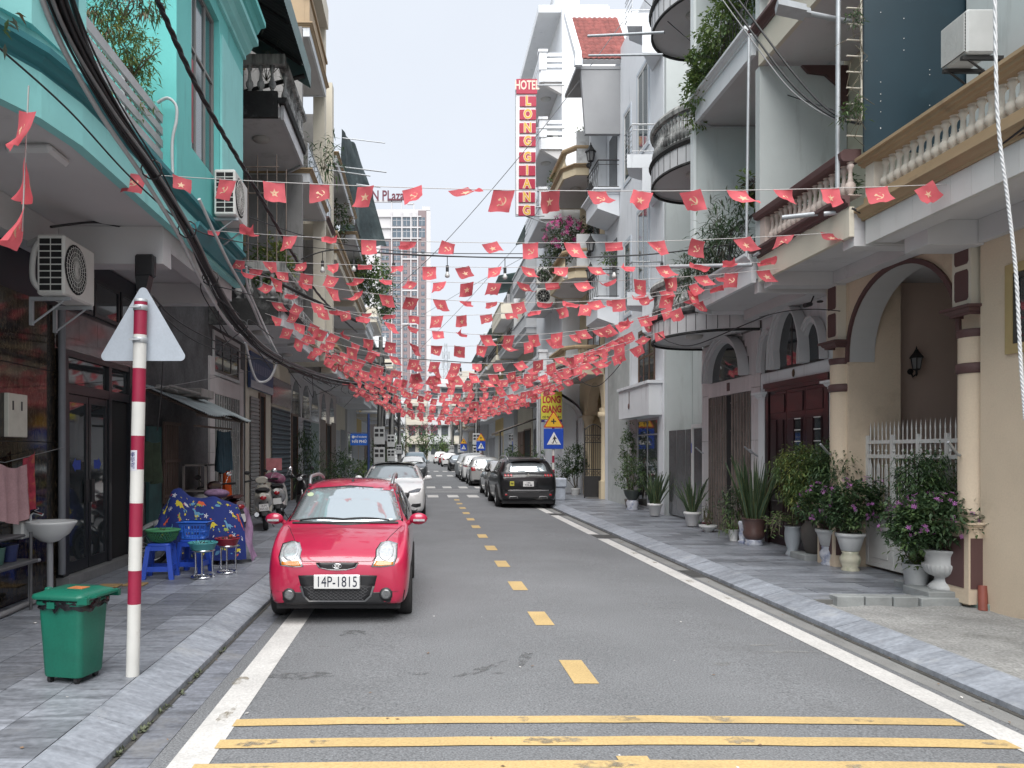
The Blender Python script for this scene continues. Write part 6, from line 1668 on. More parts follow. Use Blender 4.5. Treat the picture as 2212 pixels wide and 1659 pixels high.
def hl2(s=1.0): return [(-0.80*s,0.80),(-0.70*s,0.80),(-0.48*s,0.735),(-0.42*s,0.69),(-0.55*s,0.685),(-0.74*s,0.715)]
FRONT=lambda scr: [('windscreen','y-',[[(-0.74,1.045),(-0.60,1.375),(0,1.40),(0.60,1.375),(0.74,1.045),(0,1.02)]],scr,0.005,7),
  ('headlight','y-',[hl2(),mir(hl2())],mat('dark_headlight',(0.07,0.075,0.085),0.06,0.3,20,spec=1.0),0.005,5),
  ('grille','y-',[[(-0.50,0.70),(0.50,0.70),(0.44,0.50),(0.25,0.42),(-0.25,0.42),(-0.44,0.50)]],M_black,0.006,5),
  ('fog_recess','y-',[[(-0.78,0.42),(-0.56,0.41),(-0.52,0.35),(-0.66,0.31),(-0.78,0.34)],mir([(-0.78,0.42),(-0.56,0.41),(-0.52,0.35),(-0.66,0.31),(-0.78,0.34)])],M_black,0.006,4),
  ('lower_lip','y-',[[(-0.7,0.27),(0.7,0.27),(0.66,0.21),(-0.66,0.21)]],M_trim,0.005,4)]
M_wpaint=paint('pearl_white_paint',(0.66,0.66,0.655))
tw,bv=car('hatchback','white hatchback parked behind the red car facing the camera',stw,0.897,M_wpaint,(-0.82,20.3,0),0,(0.88,3.55),0.32,0.2,details=FRONT(mat('pale_reflecting_glass',(0.22,0.26,0.28),0.03,0,spec=1.0,coat=1.0)),mirror=(1.65,1.04,0.90),side=SIDE)
g=MB();g.grid(lambda u,v: (-0.62+1.25*u,2.0+1.2*v,1.435+0.028*sin(pi*u)+0.012*sin(pi*v)),6,4);g.build('sunroof',M_cglass,tw)
g=MB();g.box(-0.24,0.24,-0.025,-0.002,0.40,0.51);g.build('number_plate',M_plate,tw)
# black SUV seen from behind
sts=[(0.00,0.70,0.30,0.75,0.82,0),(0.06,0.82,0.26,0.82,0.90,0),(0.2,0.89,0.24,0.90,0.96,0),(0.6,0.915,0.23,0.98,1.03,0),(1.1,0.92,0.23,1.03,1.09,0.05),(1.45,0.92,0.23,1.06,1.24,0.5),(1.85,0.92,0.23,1.07,1.46,0.9),(2.25,0.92,0.23,1.08,1.58,1),(2.8,0.92,0.23,1.09,1.61,1),(3.5,0.915,0.23,1.11,1.585,1),(3.95,0.905,0.24,1.12,1.53,1),(4.17,0.89,0.25,1.10,1.33,0.8),(4.33,0.875,0.27,1.05,1.14,0.25),(4.42,0.845,0.29,1.0,1.06,0),(4.46,0.80,0.32,0.92,0.98,0)]
SIDES=[[(1.78,1.12),(2.25,1.45),(2.65,1.50),(2.7,1.12)],[(2.78,1.13),(2.76,1.50),(3.4,1.48),(3.85,1.3),(3.8,1.17)]]
M_blkp=mat('black_car_paint',(0.004,0.004,0.005),0.3,0.03,3,coat=0.45)
tl_=[(-0.80,1.10),(-0.50,1.085),(-0.48,1.0),(-0.78,0.985)]
tsv,bv=car('suv','black SUV parked at the right kerb with its tail towards the camera',sts,0.92,M_blkp,(3.28,28.35,0),pi,(0.9,3.58),0.355,0.225,side=SIDES,mirror=(1.6,1.14,0.93),cat='car',
 details=[('rear_window','y+',[[(-0.60,1.155),(-0.57,1.30),(-0.51,1.42),(0,1.44),(0.51,1.42),(0.57,1.30),(0.60,1.155),(0,1.14)]],M_screen,0.006,7),
             ('tail_lamp','y+',[tl_,mir(tl_)],M_black,0.005,4),
             ('tail_lamp_claw','y+',[[(x,1.075),(x+0.06,1.075),(x+0.05,1.005),(x-0.01,1.0)] for x in (-0.74,-0.65,-0.56,0.50,0.59,0.68)],M_redl,0.010,3),
             ('bumper_cladding','y+',[[(-0.78,0.60),(-0.6,0.57),(0.6,0.57),(0.78,0.60),(0.76,0.34),(-0.76,0.34)]],mat('grey_cladding',(0.022,0.022,0.024),0.6,0.1,8),0.006,5),
             ('bumper_strip','y+',[[(-0.62,0.595),(0.62,0.595),(0.64,0.555),(-0.64,0.555)]],mat('satin_grey_strip',(0.26,0.26,0.265),0.35,0.05,6,metal=0.6),0.012,4),
             ('exhaust_trim','y+',[[(-0.58,0.40),(-0.34,0.40),(-0.31,0.33),(-0.61,0.33)],mir([(-0.58,0.40),(-0.34,0.40),(-0.31,0.33),(-0.61,0.33)])],MATS['satin_grey_strip'],0.012,3),
             ('exhaust_hole','y+',[[(-0.555,0.385),(-0.365,0.385),(-0.345,0.34),(-0.575,0.34)],mir([(-0.555,0.385),(-0.365,0.385),(-0.345,0.34),(-0.575,0.34)])],M_black,0.018,3),
             ('reflector','y+',[[(-0.72,0.47),(-0.65,0.47),(-0.65,0.42),(-0.72,0.42)],mir([(-0.72,0.47),(-0.65,0.47),(-0.65,0.42),(-0.72,0.42)])],M_redl,0.012,2),
             ('plate_recess','y+',[[(-0.30,0.88),(0.30,0.88),(0.28,0.68),(-0.28,0.68)]],M_trim,0.004,4)])
yr=4.50
g=MB();g.bbox(-0.165,0.165,yr-0.03,yr,0.695,0.855,0.006);pl=g.build('number_plate',M_plate,tsv)
for s_,z,z2 in (('14A',0.814,0.078),('739.46',0.737,0.088)):
 q=text_mesh(s_,z2,M_black,0.001,0.001);q.xf(Matrix.Translation((0,yr+0.002,z)) @ Matrix.Rotation(pi,4,'Z'));q.build('plate_lettering',MATS['plate_ink'],pl)
g=MB();g.box(0.44,0.57,yr-0.035,yr-0.022,0.72,0.86);st_=g.build('sticker',mat('yellow_sticker',(0.45,0.42,0.06),0.5,0),tsv)
q=text_mesh('98',0.09,M_black,0.001,0.002);q.xf(Matrix.Translation((0.505,yr-0.021,0.785)) @ Matrix.Rotation(pi,4,'Z'));q.build('lettering',M_black,st_)
g=MB()
g.prism([(-0.03,1.0),(0.0,0.985),(0.012,1.03),(0.03,1.0),(0.035,1.06),(0.01,1.10),(-0.012,1.11),(-0.03,1.07)],'y',yr-0.075,yr-0.055);g.build('badge',M_chrome,tsv)
g=MB();g.tube([(0.0,4.44,1.135),(0.12,4.40,1.17),(0.32,4.38,1.18)],0.012,5);g.build('rear_wiper',M_trim,tsv)
for s in (-1,1):
 g=MB();g.tube(catmull([(s*0.60,1.95,1.50),(s*0.62,2.2,1.62),(s*0.62,3.0,1.655),(s*0.60,3.8,1.60),(s*0.59,3.95,1.53)],5),0.02,6);g.build('roof_rail',M_steel,tsv)
g=MB();g.prism([(-0.56,4.02),(0.56,4.02),(0.5,4.22),(-0.5,4.22)],'z',1.500,1.535);g.build('roof_spoiler',M_blkp,tsv)
# the others, smaller in the picture
def rear_details(zw0,zw1,w0,w1,lamp,plate_z):
 return [('rear_window','y+',[[(-w0,zw0),(-w1,zw1),(0,zw1+0.02),(w1,zw1),(w0,zw0),(0,zw0-0.015)]],M_screen,0.006,6),
   ('tail_lamp','y+',[lamp,mir(lamp)],M_redl,0.008,4),
   ('lower_bumper','y+',[[(-0.66,0.36),(0.66,0.36),(0.62,0.26),(-0.62,0.26)]],M_trim,0.006,4),
   ('number_plate','y+',[[(-0.17,plate_z+0.07),(0.17,plate_z+0.07),(0.17,plate_z-0.07),(-0.17,plate_z-0.07)]],M_plate,0.012,3)]
M_silver=paint('silver_paint',(0.40,0.40,0.39),0.35);M_greyp=paint('dark_grey_paint',(0.055,0.06,0.065),0.2);M_bluep=paint('steel_blue_paint',(0.13,0.18,0.21),0.3);M_dred=paint('dark_red_paint',(0.16,0.02,0.025))
def scale_st(st,L,H,Wd):
 l0=st[-1][0];h0=max(s[4] for s in st);w0=max(s[1] for s in st)
 return [(y*L/l0,w*Wd/w0,zb,zb+(zbl-zb)*H/h0,zb+(zt-zb)*H/h0,c) for y,w,zb,zbl,zt,c in st]
LR=[(-0.80,0.98),(-0.60,0.98),(-0.56,0.80),(-0.76,0.78)]
sY=scale_st(sts,3.8,1.50,0.85)
SIDEY=[[(1.55,1.06),(1.95,1.34),(2.3,1.40),(2.3,1.06)],[(2.38,1.06),(2.36,1.40),(2.9,1.37),(3.25,1.15)]]
car('sedan','silver sedan hidden behind the black SUV at the right kerb',stw,0.897,M_silver,(3.36,33.6,0),pi,(0.88,3.55),0.31,0.19,side=SIDE,details=rear_details(1.06,1.24,0.6,0.5,[(-0.72,0.92),(-0.5,0.92),(-0.5,0.78),(-0.7,0.78)],0.6),mirror=(1.65,1.04,0.9))
car('hatchback','silver small hatchback parked third on the right seen from behind',sY,0.85,M_silver,(3.25,42.7,0),pi,(0.7,3.1),0.30,0.18,side=SIDEY,details=rear_details(1.07,1.33,0.58,0.50,LR,0.56),mirror=(1.4,1.06,0.86))
car('crossover','white crossover with red tail lamps ahead of the silver hatchback on the right',scale_st(sts,4.3,1.58,0.88),0.88,M_wpaint,(3.15,48.2,0),pi,(0.85,3.45),0.33,0.2,side=SIDES,details=rear_details(1.16,1.40,0.58,0.50,[(-0.84,1.06),(-0.55,1.02),(-0.55,0.88),(-0.80,0.92)],0.66),mirror=(1.5,1.1,0.88))
cc=thing('covered_car','car under a silver grey dust cover parked fifth on the right','car',(3.2,53.6,0),'cars parked along the kerbs',local=True);cc.rotation_euler=(0,0,pi)
V,Fs=car_surface(scale_st(sts,4.5,1.66,0.96),0.96)
V=[Vector((p.x*(1.02+0.02*noise.noise((p.y*3,p.z*3,1))),p.y,p.z*(1+0.012*noise.noise((p.y*4,p.x*4,2))))) for p in V]
g=MB();g.add(V,Fs,0,True);g.build('dust_cover',mat('silver_cover_cloth',(0.30,0.315,0.33),0.6,0.2,3,0.4,12),cc)
for y in (0.9,3.6):
 for s in (-1,1): wheel(cc,s*0.82,y,0.33,0.2,s)
sd2=scale_st(stw,4.6,1.46,0.92)
def farcar(name,lab,st,W,pm,x,y,rot,front=True):
 return car(name,lab,st,W,pm,(x,y,0),rot,(0.88,st[-1][0]-0.9),0.32,0.2,side=SIDE,details=FRONT(M_screen) if front else rear_details(1.06,1.3,0.6,0.5,LR,0.62),mirror=(1.65,1.04,0.92))
t3,_=farcar('sedan','dark grey sedan with a silver sunshade in its windscreen behind the white car',sd2,0.92,M_greyp,-0.62,49.5,0)
g=MB();g.grid(lambda u,v: (lerp(-0.7+0.13*v,0.7-0.13*v,u),1.22+0.72*v,1.06+0.32*v+0.05*sin(pi*u)),8,3);g.build('sunshade',mat('silver_sunshade',(0.55,0.56,0.57),0.4,0.1,4),t3)
farcar('suv','steel blue car farthest down the left kerb',scale_st(sts,4.5,1.75,0.93),0.93,M_bluep,-0.55,57.5,0)
farcar('sedan','black sedan facing the camera beyond the covered car',sd2,0.92,M_blkp,3.3,68,0)
farcar('hatchback','white hatchback beyond the black sedan on the right',scale_st(sts,4.2,1.6,0.88),0.88,M_wpaint,3.05,90,pi,False)
farcar('hatchback','dark red hatchback almost hidden far down the right kerb',sY,0.85,M_dred,2.9,100,pi,False)
farcar('suv','white SUV at the far end of the right kerb near the crossing',scale_st(sts,4.5,1.75,0.93),0.93,M_wpaint,2.55,111,pi,False)
# scooters and motorbikes
def wheel2(t,y,r,w,nm):
 g=MB();g.lathe([(r*0.72,-w/2),(r*0.92,-w/2),(r,-w*0.2),(r,w*0.2),(r*0.92,w/2),(r*0.72,w/2)],(0,y,r),24,axis='x',caps=False);wh=g.build(nm,M_rubber,t)
 g=MB();g.lathe([(r*0.73,-w*0.35),(r*0.66,-w*0.3),(r*0.66,w*0.3),(r*0.73,w*0.35)],(0,y,r),22,axis='x',caps=False);g.cyl((-w*0.7,y,r),(w*0.7,y,r),r*0.16,n=10)
 for k in range(8):
  a=k*pi/4;g.tube([(0,y+r*0.12*cos(a),r+r*0.12*sin(a)),(0,y+r*0.68*cos(a+0.15),r+r*0.68*sin(a+0.15))],0.012,4)
 g.build('rim',M_rim,wh)
def loft(g,secs,n=14,m=0):
 "secs: (centre, (rx, rz) or radius) ellipses along a path, in the local yz/x frame"
 cs=catmull([(*c,a,b) for c,a,b in secs],4) if False else None
 V=[]
 C=catmull([c for c,a,b in secs],4);A=catmull([(a,b,0) for c,a,b in secs],4)
 k=len(C)
 for i in range(k):
  t_=(C[min(i+1,k-1)]-C[max(i-1,0)]).normalized();u=Vector((1,0,0));w=u.cross(t_)
  for j in range(n):
   an=2*pi*j/n;V.append(C[i]+u*A[i].x*cos(an)+w*A[i].y*sin(an))
 Fs=[(i*n+j,i*n+(j+1) % n,(i+1)*n+(j+1) % n,(i+1)*n+j) for i in range(k-1) for j in range(n)]
 g.add(V,Fs,m,True);g.face(V[:n][::-1],m);g.face(V[-n:],m)
def scooter(name,label,pm,loc,rot,lean=0.0,plate=None,seatm=None,group='scooters parked on the left pavement',cat='scooter',moped=False):
 "local: front wheel towards -Y"
 t=thing(name,label,cat,loc,group,local=True);t.rotation_euler=(0,lean,rot)
 r=0.24 if not moped else 0.28
 wheel2(t,-0.62,r,0.10,'front_wheel');wheel2(t,0.62,r,0.11,'rear_wheel')
 g=MB();loft(g,[((0,0.02,0.50),0.11,0.10),((0,0.25,0.55),0.17,0.15),((0,0.55,0.62),0.19,0.17),((0,0.80,0.70),0.15,0.12),((0,0.95,0.76),0.07,0.05)]);g.build('tail_body',pm,t)
 g=MB();loft(g,[((0,-0.10,0.74),0.10,0.03),((0,0.1,0.80),0.14,0.05),((0,0.35,0.80),0.15,0.05),((0,0.7,0.86),0.15,0.05),((0,0.88,0.88),0.10,0.03)]);g.build('seat',seatm or M_trim,t)
 g=MB();loft(g,[((0,-0.33,0.28),0.16,0.05),((0,-0.40,0.50),0.20,0.07),((0,-0.43,0.75),0.17,0.08),((0,-0.42,0.92),0.10,0.07)]);g.build('leg_shield',pm,t)
 g=MB();g.bbox(-0.15,0.15,-0.36,0.12,0.25,0.33,0.03);g.build('footboard',M_trim,t)
 g=MB();loft(g,[((0,-0.80,0.40),0.06,0.02),((0,-0.70,0.53),0.08,0.03),((0,-0.58,0.54),0.08,0.03),((0,-0.42,0.46),0.07,0.02)]);g.build('front_mudguard',pm,t)
 g=MB();g.tube([(0,-0.62,r),(0,-0.50,0.6),(0,-0.42,0.95)],0.03,8)
 for s in (-1,1): g.tube([(s*0.07,-0.62,r),(s*0.07,-0.56,0.5)],0.02,6)
 g.build('fork',M_steel,t)
 g=MB();loft(g,[((0,-0.56,0.98),0.08,0.07),((0,-0.48,1.02),0.15,0.09),((0,-0.40,1.02),0.13,0.06)]);hd=g.build('handlebar_cowl',pm,t)
 g=MB();g.sphere((0,-0.565,0.98),(0.075,0.03,0.06),12);g.build('headlight',M_head,hd)
 g=MB();g.tube([(-0.34,-0.32,1.02),(-0.2,-0.42,1.03),(0,-0.44,1.02),(0.2,-0.42,1.03),(0.34,-0.32,1.02)],0.016,6)
 for s in (-1,1): g.tube([(s*0.25,-0.38,1.028),(s*0.36,-0.30,1.02)],0.022,8)
 g.build('handlebar',M_trim,t)
 for s in (-1,1):
  g=MB();g.tube([(s*0.2,-0.41,1.03),(s*0.28,-0.44,1.17)],0.007,5);g.sphere((s*0.30,-0.44,1.21),(0.065,0.014,0.045),12);g.build('mirror',M_chrome if s < 0 else M_trim,t)
 g=MB();g.sphere((0,0.955,0.70),(0.07,0.03,0.045),12);g.build('tail_lamp',M_redl,t)
 g=MB();loft(g,[((0,0.92,0.62),0.10,0.02),((0,0.99,0.45),0.09,0.015),((0,1.03,0.34),0.07,0.01)],8);g.build('rear_mudguard',M_trim,t)
 g=MB();g.box(-0.095,0.095,1.012,1.02,0.44,0.58);pl=g.build('number_plate',M_plate,t)
 if plate:
  for tx,z in zip(plate,(0.54,0.478)):
   q=text_mesh(tx,0.062,M_black,0.001);q.xf(Matrix.Translation((0,1.022,z)) @ Matrix.Rotation(pi,4,'Z'));q.build('plate_lettering',MATS['plate_ink'],pl)
 g=MB();g.tube([(0.14,0.2,0.26),(0.16,0.55,0.30),(0.16,0.80,0.36)],[0.03,0.05,0.05],8);g.build('exhaust',M_steel,t)
 g=MB();loft(g,[((0,0.0,0.30),0.10,0.10),((0,0.35,0.33),0.12,0.12),((0,0.65,0.30),0.07,0.08)],10);g.tube([(-0.05,0.05,0.25),(-0.18,0.12,0.0)],0.012,5);g.build('engine',M_iron,t)
 return t
M_creamp=paint('cream_scooter_paint',(0.42,0.40,0.35));M_maroon=paint('maroon_scooter_paint',(0.05,0.012,0.016))
scooter('scooter','cream scooter parked tail first on the left pavement before the grey shutter',M_creamp,(-3.42,16.9,KZ),R(192),lean=R(5),plate=('14-P1','855.62'))
scooter('scooter','maroon scooter with round mirror between the covered bike and cream scooter',M_maroon,(-3.60,14.3,KZ),R(212),lean=R(6),seatm=M_maroon)
scooter('motorbike','silver motorbike carrying boxes beside the blue shutter',M_silver,(-3.45,18.9,KZ),R(188),lean=R(5),cat='motorbike',moped=True)
scooter('scooter','black scooter parked close to the red car on the left pavement',M_blkp,(-2.85,20.0,KZ),R(-14),lean=R(-6))
bx=thing('parcel','pink card and wrapped bundle stacked on the silver motorbike','parcel',(-3.6,18.6,1.05))
g=MB();g.box(-3.78,-3.40,18.72,18.74,1.33,1.62);g.build('card',mat('pink_card',(0.42,0.16,0.17),0.7,0.2,8),bx)
g=MB();g.sphere((-3.58,18.6,1.16),(0.24,0.2,0.13),12);g.sphere((-3.42,18.5,1.12),(0.16,0.16,0.12),10);g.build('bundle',mat('wrapped_bundle',(0.20,0.07,0.12),0.5,0.5,9),bx)
# striped pole with the back of a triangle sign
M_polew=mat('pole_white',(0.58,0.575,0.55),0.55,0.08,5,dirt=0.28,dcol=(0.22,0.15,0.10),dscale=2.5)
M_poler=mat('pole_red',(0.27,0.012,0.045),0.5,0.12,6,dirt=0.2,dcol=(0.12,0.02,0.03),dscale=2.5)
M_signback=mat('sign_back_grey',(0.36,0.40,0.45),0.5,0.10,3,fine=0.05,dirt=0.34,dcol=(0.25,0.26,0.27))
def striped_pole(t,x,y,z0,z1,r,lean=0.0,band=0.25,first_white=True,joint=0.0):
 z=z0;k=0
 while z < z1-0.01:
  ze=min(z+(band if (k or not joint) else joint),z1)
  wh=(k % 2 == 0) == first_white;g=MB()
  g.cyl((x+lean*(z-z0),y,z),(x+lean*(ze-z0),y,ze),r,n=18,caps=False)
  g.build('white_band' if wh else 'red_band',M_polew if wh else M_poler,t)
  z=ze;k += 1
t=thing('sign_pole','red and white striped pole with the grey back of a triangular sign','road sign',(-2.15,5.74,KZ))
ln=0.022
striped_pole(t,-2.15,5.74,KZ,2.915,0.048,ln,0.2495,True,0.535)
for z in (2.86,2.62):
 g=MB();x=-2.15+ln*(z-KZ);g.lathe([(0.050,-0.02),(0.053,-0.018),(0.053,0.018),(0.050,0.02)],(x,5.74,z),18);g.box(x-0.06,x+0.02,5.675,5.692,z-0.006,z+0.006);g.build('clamp',M_galv,t)
g=MB()
g.lathe([(0.049,0.0),(0.049,0.02),(0.0,0.021)],(-2.15+ln*2.78,5.74,2.905),18);g.build('end_cap',M_galv,t)
def round_tri(w,h,r,n=6):
 "rounded triangle pointing up, base at 0"
 pts=[(-w/2,0),(w/2,0),(0,h)];out=[]
 for i in range(3):
  p=Vector(pts[i]);a=(Vector(pts[i-1])-p).normalized();b=(Vector(pts[(i+1) % 3])-p).normalized()
  ang=a.angle(b);dist=r/math.tan(ang/2);c=p+(a+b).normalized()*(r/sin(ang/2))
  p0=p+a*dist;p1=p+b*dist
  a0=math.atan2(p0.y-c.y,p0.x-c.x);a1=math.atan2(p1.y-c.y,p1.x-c.x)
  while a1-a0 > pi: a1 -= 2*pi
  while a1-a0 < -pi: a1 += 2*pi
  for k in range(n+1): out.append((c.x+r*cos(lerp(a0,a1,k/n)),c.y+r*sin(lerp(a0,a1,k/n))))
 return out
tri=round_tri(0.68,0.585,0.035)
x0=-2.15+ln*2.4+0.005;zb=2.475
g=MB();g.prism([(x0+a,zb+b) for a,b in tri],'y',5.795,5.800);g.build('sign_plate',M_signback,t)
g=MB();g.prism([(x0+a*0.97,zb+0.01+b*0.97) for a,b in tri],'y',5.8005,5.802);g.build('sign_face',mat('traffic_yellow',(0.62,0.36,0.02),0.5,0.05,4),t)
g=MB()
for k in range(13):
 u0,u1=-1.12+k*1.4/13,-1.12+(k+1)*1.4/13
 xa=-2.15+ln*1.55
 g.face([(xa+0.0488*sin(u0),5.74-0.0488*cos(u0),1.655),(xa+0.0488*sin(u1),5.74-0.0488*cos(u1),1.655),(xa+0.0488*sin(u1)+ln*0.15,5.74-0.0488*cos(u1),1.805),(xa+0.0488*sin(u0)+ln*0.15,5.74-0.0488*cos(u0),1.805)],0,True)
sk=g.build('sticker',mat('sticker_pale',(0.52,0.52,0.58),0.5,0),t)
q=text_mesh('0906.430.486',0.040,M_black,0.0,0.0006)
V2=[]
for (x,y,z) in q.v:
 h_,w_=z,x
 u=-0.42-h_/0.0488*1.5;V2.append((xa+0.0494*sin(u)+ln*0.07,5.74-0.0494*cos(u),1.73+w_*0.56))
q.v=V2;q.build('phone_number',mat('sticker_ink',(0.02,0.02,0.14),0.5,0),sk)
# crossing signs
M_blue=mat('traffic_blue',(0.010,0.055,0.36),0.4,0.05,4);M_yel=MATS['traffic_yellow'];M_tred=mat('traffic_red',(0.40,0.02,0.03),0.4,0.05,4)
def crossing_sign(label,x,y,s=1.0,top=None):
 t=thing('crossing_sign',label,'road sign',(x,y,KZ),'crossing signs on the right pavement')
 striped_pole(t,x,y,KZ,3.0*s,0.045,0,0.25)
 zc=2.23*s
 g=MB();g.bbox(x-0.35,x+0.35,y-0.075,y-0.055,zc-0.36,zc+0.36,0.006);p=g.build('blue_plate',M_blue,t)
 g=MB();g.prism([(x-0.24,zc-0.21),(x+0.26,zc-0.21),(x+0.01,zc+0.25)],'y',y-0.078,y-0.0755);g.build('white_triangle',M_plw,p)
 g=MB();q=y-0.0815
 cx,cz=x+0.03,zc-0.02
 def pp(pts): g.prism([(cx+a,cz+b) for a,b in pts],'y',q,q+0.003)
 pp([(0.0+0.022*cos(k*pi/4),0.115+0.022*sin(k*pi/4)) for k in range(8)])
 pp([(-0.03,0.085),(0.035,0.085),(0.04,0.05),(0.025,-0.02),(-0.025,-0.02)])
 pp([(-0.03,0.08),(-0.07,0.0),(-0.055,-0.008),(-0.015,0.05)]);pp([(0.03,0.08),(0.085,0.02),(0.075,0.008),(0.02,0.045)])
 pp([(-0.025,-0.021),(0.005,-0.021),(-0.045,-0.15),(-0.085,-0.15),(-0.08,-0.135)]);pp([(0.0,-0.022),(0.028,-0.021),(0.05,-0.08),(0.085,-0.14),(0.07,-0.15),(0.025,-0.085)])
 for k in range(9):
  a=-0.21+k*0.045;pp([(a,-0.185),(a+0.03,-0.185),(a+0.035,-0.172),(a+0.006,-0.172)])
 for a in (-0.12,-0.075,0.06,0.10): pp([(a,-0.128),(a+0.03,-0.128),(a+0.03,-0.118),(a,-0.118)])
 g.build('walking_figure',M_black,p)
 tr=round_tri(0.74,0.62,0.03);zt=zc+0.40
 g=MB();g.prism([(x+a,zt+b) for a,b in tr],'y',y-0.070,y-0.056);tp=g.build('triangle_plate',M_tred,t)
 g=MB();g.prism([(x+a*0.84,zt+0.032+b*0.84) for a,b in tr],'y',y-0.074,y-0.0705);g.build('yellow_field',M_yel,tp)
 g=MB();c=zt+0.225;g.prism([(x-0.09,c-0.022),(x-0.022,c-0.022),(x-0.022,c-0.09),(x+0.022,c-0.09),(x+0.022,c-0.022),(x+0.09,c-0.022),(x+0.09,c+0.022),(x+0.022,c+0.022),(x+0.022,c+0.09),(x-0.022,c+0.09),(x-0.022,c+0.022),(x-0.09,c+0.022)],'y',y-0.078,y-0.0745);g.build('cross_symbol',M_black,tp)
 return t
crossing_sign('nearest pedestrian crossing sign under a yellow crossroads triangle, behind the black SUV',4.68,27.6)
crossing_sign('pedestrian crossing sign half way down the right side beside the meter pole',4.55,60.0,0.98)
crossing_sign('farthest pedestrian crossing sign down the right side',4.5,84.0,0.98)
pl=thing('street_name_sign','blue street name sign on a post on the left pavement','street sign',(-2.4,30,KZ))
g=MB();g.tube([(-2.15,31.0,KZ),(-2.15,31.0,3.3)],0.05,8);g.build('post',mat('dark_blue_post',(0.02,0.04,0.12),0.5,0.1,5),pl)
x0,_,z1=P(757,937,31.0);x1,_,z0=P(795,962,31.0)
g=MB();g.bbox(x0,x1,30.98,31.02,z0,z1,0.006);bd=g.build('plate',mat('street_sign_blue',(0.015,0.10,0.42),0.4,0.04,4),pl)
g=MB();g.tube([(x0,31.0,z1+0.03),(-2.15,31.0,z1+0.03)],0.02,6);g.tube([(x1,31.0,z0+0.05),(-2.15,31.0,z0+0.05)],0.012,5);g.build('arm',MATS['dark_blue_post'],pl)
text('lettering','PHỐ KHÁNH',0.085,M_plw,bd,((x0+x1)/2+0.05,30.977,z1-0.13),bold=0.002);text('lettering','HẢI PHÚ',0.15,M_plw,bd,((x0+x1)/2,30.977,z0+0.15),bold=0.004)
g=MB();g.lathe([(0.055,0.0),(0.0,-0.004)],(x0+0.11,30.978,z1-0.13),14,axis='y');g.build('crest',M_plw,bd)
# utility poles with meter boxes and their cables
M_pole=mat('utility_pole_concrete',(0.20,0.20,0.195),0.9,0.2,2,dirt=0.4,dcol=(0.06,0.06,0.06),streak=True)
M_meter=mat('meter_box_grey',(0.42,0.43,0.43),0.5,0.08,5,dirt=0.2,dcol=(0.25,0.24,0.22))
def upole(label,x,y,h,boxes,wrap=True):
 t=thing('utility_pole',label,'utility pole',(x,y,0),'utility poles along the street')
 g=MB();g.cyl((x,y,0),(x,y,h),0.17,0.11,12);g.build('shaft',M_pole,t)
 if wrap:
  g=MB();rg=random.Random(int(y*10))
  for k in range(9):
   a=rg.uniform(0,6.28);r=0.19+rg.uniform(0,0.05)
   g.tube([(x+r*cos(a+j*0.25),y+r*sin(a+j*0.25),lerp(0.4+rg.random(),h*0.8,j/6)) for j in range(7)],0.025,5)
  g.build('cable_wrap',M_cable,t)
 for z in boxes:
  g=MB();g.bbox(x-0.36,x+0.24,y-0.42,y-0.2,z,z+0.95,0.02);b=g.build('meter_box',M_meter,t)
  g=MB()
  for i in range(2):
   for j in range(2): g.box(x-0.30+i*0.27,x-0.10+i*0.27,y-0.424,y-0.419,z+0.42+j*0.25,z+0.58+j*0.25)
  g.build('meter_window',M_black,b)
 g=MB();g.box(x-0.8,x+0.8,y-0.06,y+0.06,h-0.7,h-0.58);g.box(x-0.6,x+0.6,y-0.05,y+0.05,h-1.5,h-1.4)
 for q in (-0.7,-0.35,0.35,0.7): g.lathe([(0.03,0),(0.05,0.04),(0.03,0.08),(0.04,0.12),(0.0,0.16)],(x+q,y,h-0.58),8)
 g.build('crossarm',M_iron,t)
 return t
upole('nearest left utility pole wrapped in cables with grey meter boxes',-2.25,42,8.0,(2.15,1.05))
upole('second left utility pole with meter boxes behind the first',-2.35,60,8.2,(2.1,1.0))
upole('third left utility pole far down the street',-2.4,82,8.2,(1.5,))
upole('nearest right utility pole with two meter boxes by the crossing sign',4.55,64.5,7.5,(2.3,1.25))
upole('second right utility pole far down the street',4.4,88,8.0,(1.6,));upole('third right utility pole by the far corner',4.2,108,8.0,(1.6,))
def cable(name,label,pts,r=0.012,n=14,m=None,cat='cable',group='overhead cables',twist=0):
 p=catmull(pts,n)
 g=MB()
 if twist:
  for ph in (0,2*pi/3,4*pi/3):
   g.tube([(q.x+r*0.7*cos(ph+i*0.9),q.y,q.z+r*0.7*sin(ph+i*0.9)) for i,q in enumerate(p)],r*0.62,5)
 else: g.tube(p,r,6)
 c=p[len(p)//2]
 return tag(g.build(name,m or M_cable,org=(c.x,c.y,c.z)),label,cat,group)
M_gcable=mat('grey_cable',(0.20,0.20,0.205),0.6,0.1,8);M_wcable=mat('white_conduit',(0.48,0.49,0.50),0.6,0.1,8)
path=[P(60,-330,4.2),P(130,0,5.0),P(232,215,6.0),P(328,365,6.9),P(405,495,7.8),P(455,600,8.8),P(520,705,10.3),P(600,775,12.8),P(700,815,18.9),P(760,828,26),P(835,838,41.7)]
tb=thing('cable_bundle','thick sagging bundle of black cables swooping along the left fronts','cable bundle',path[4])
rg=random.Random(12)
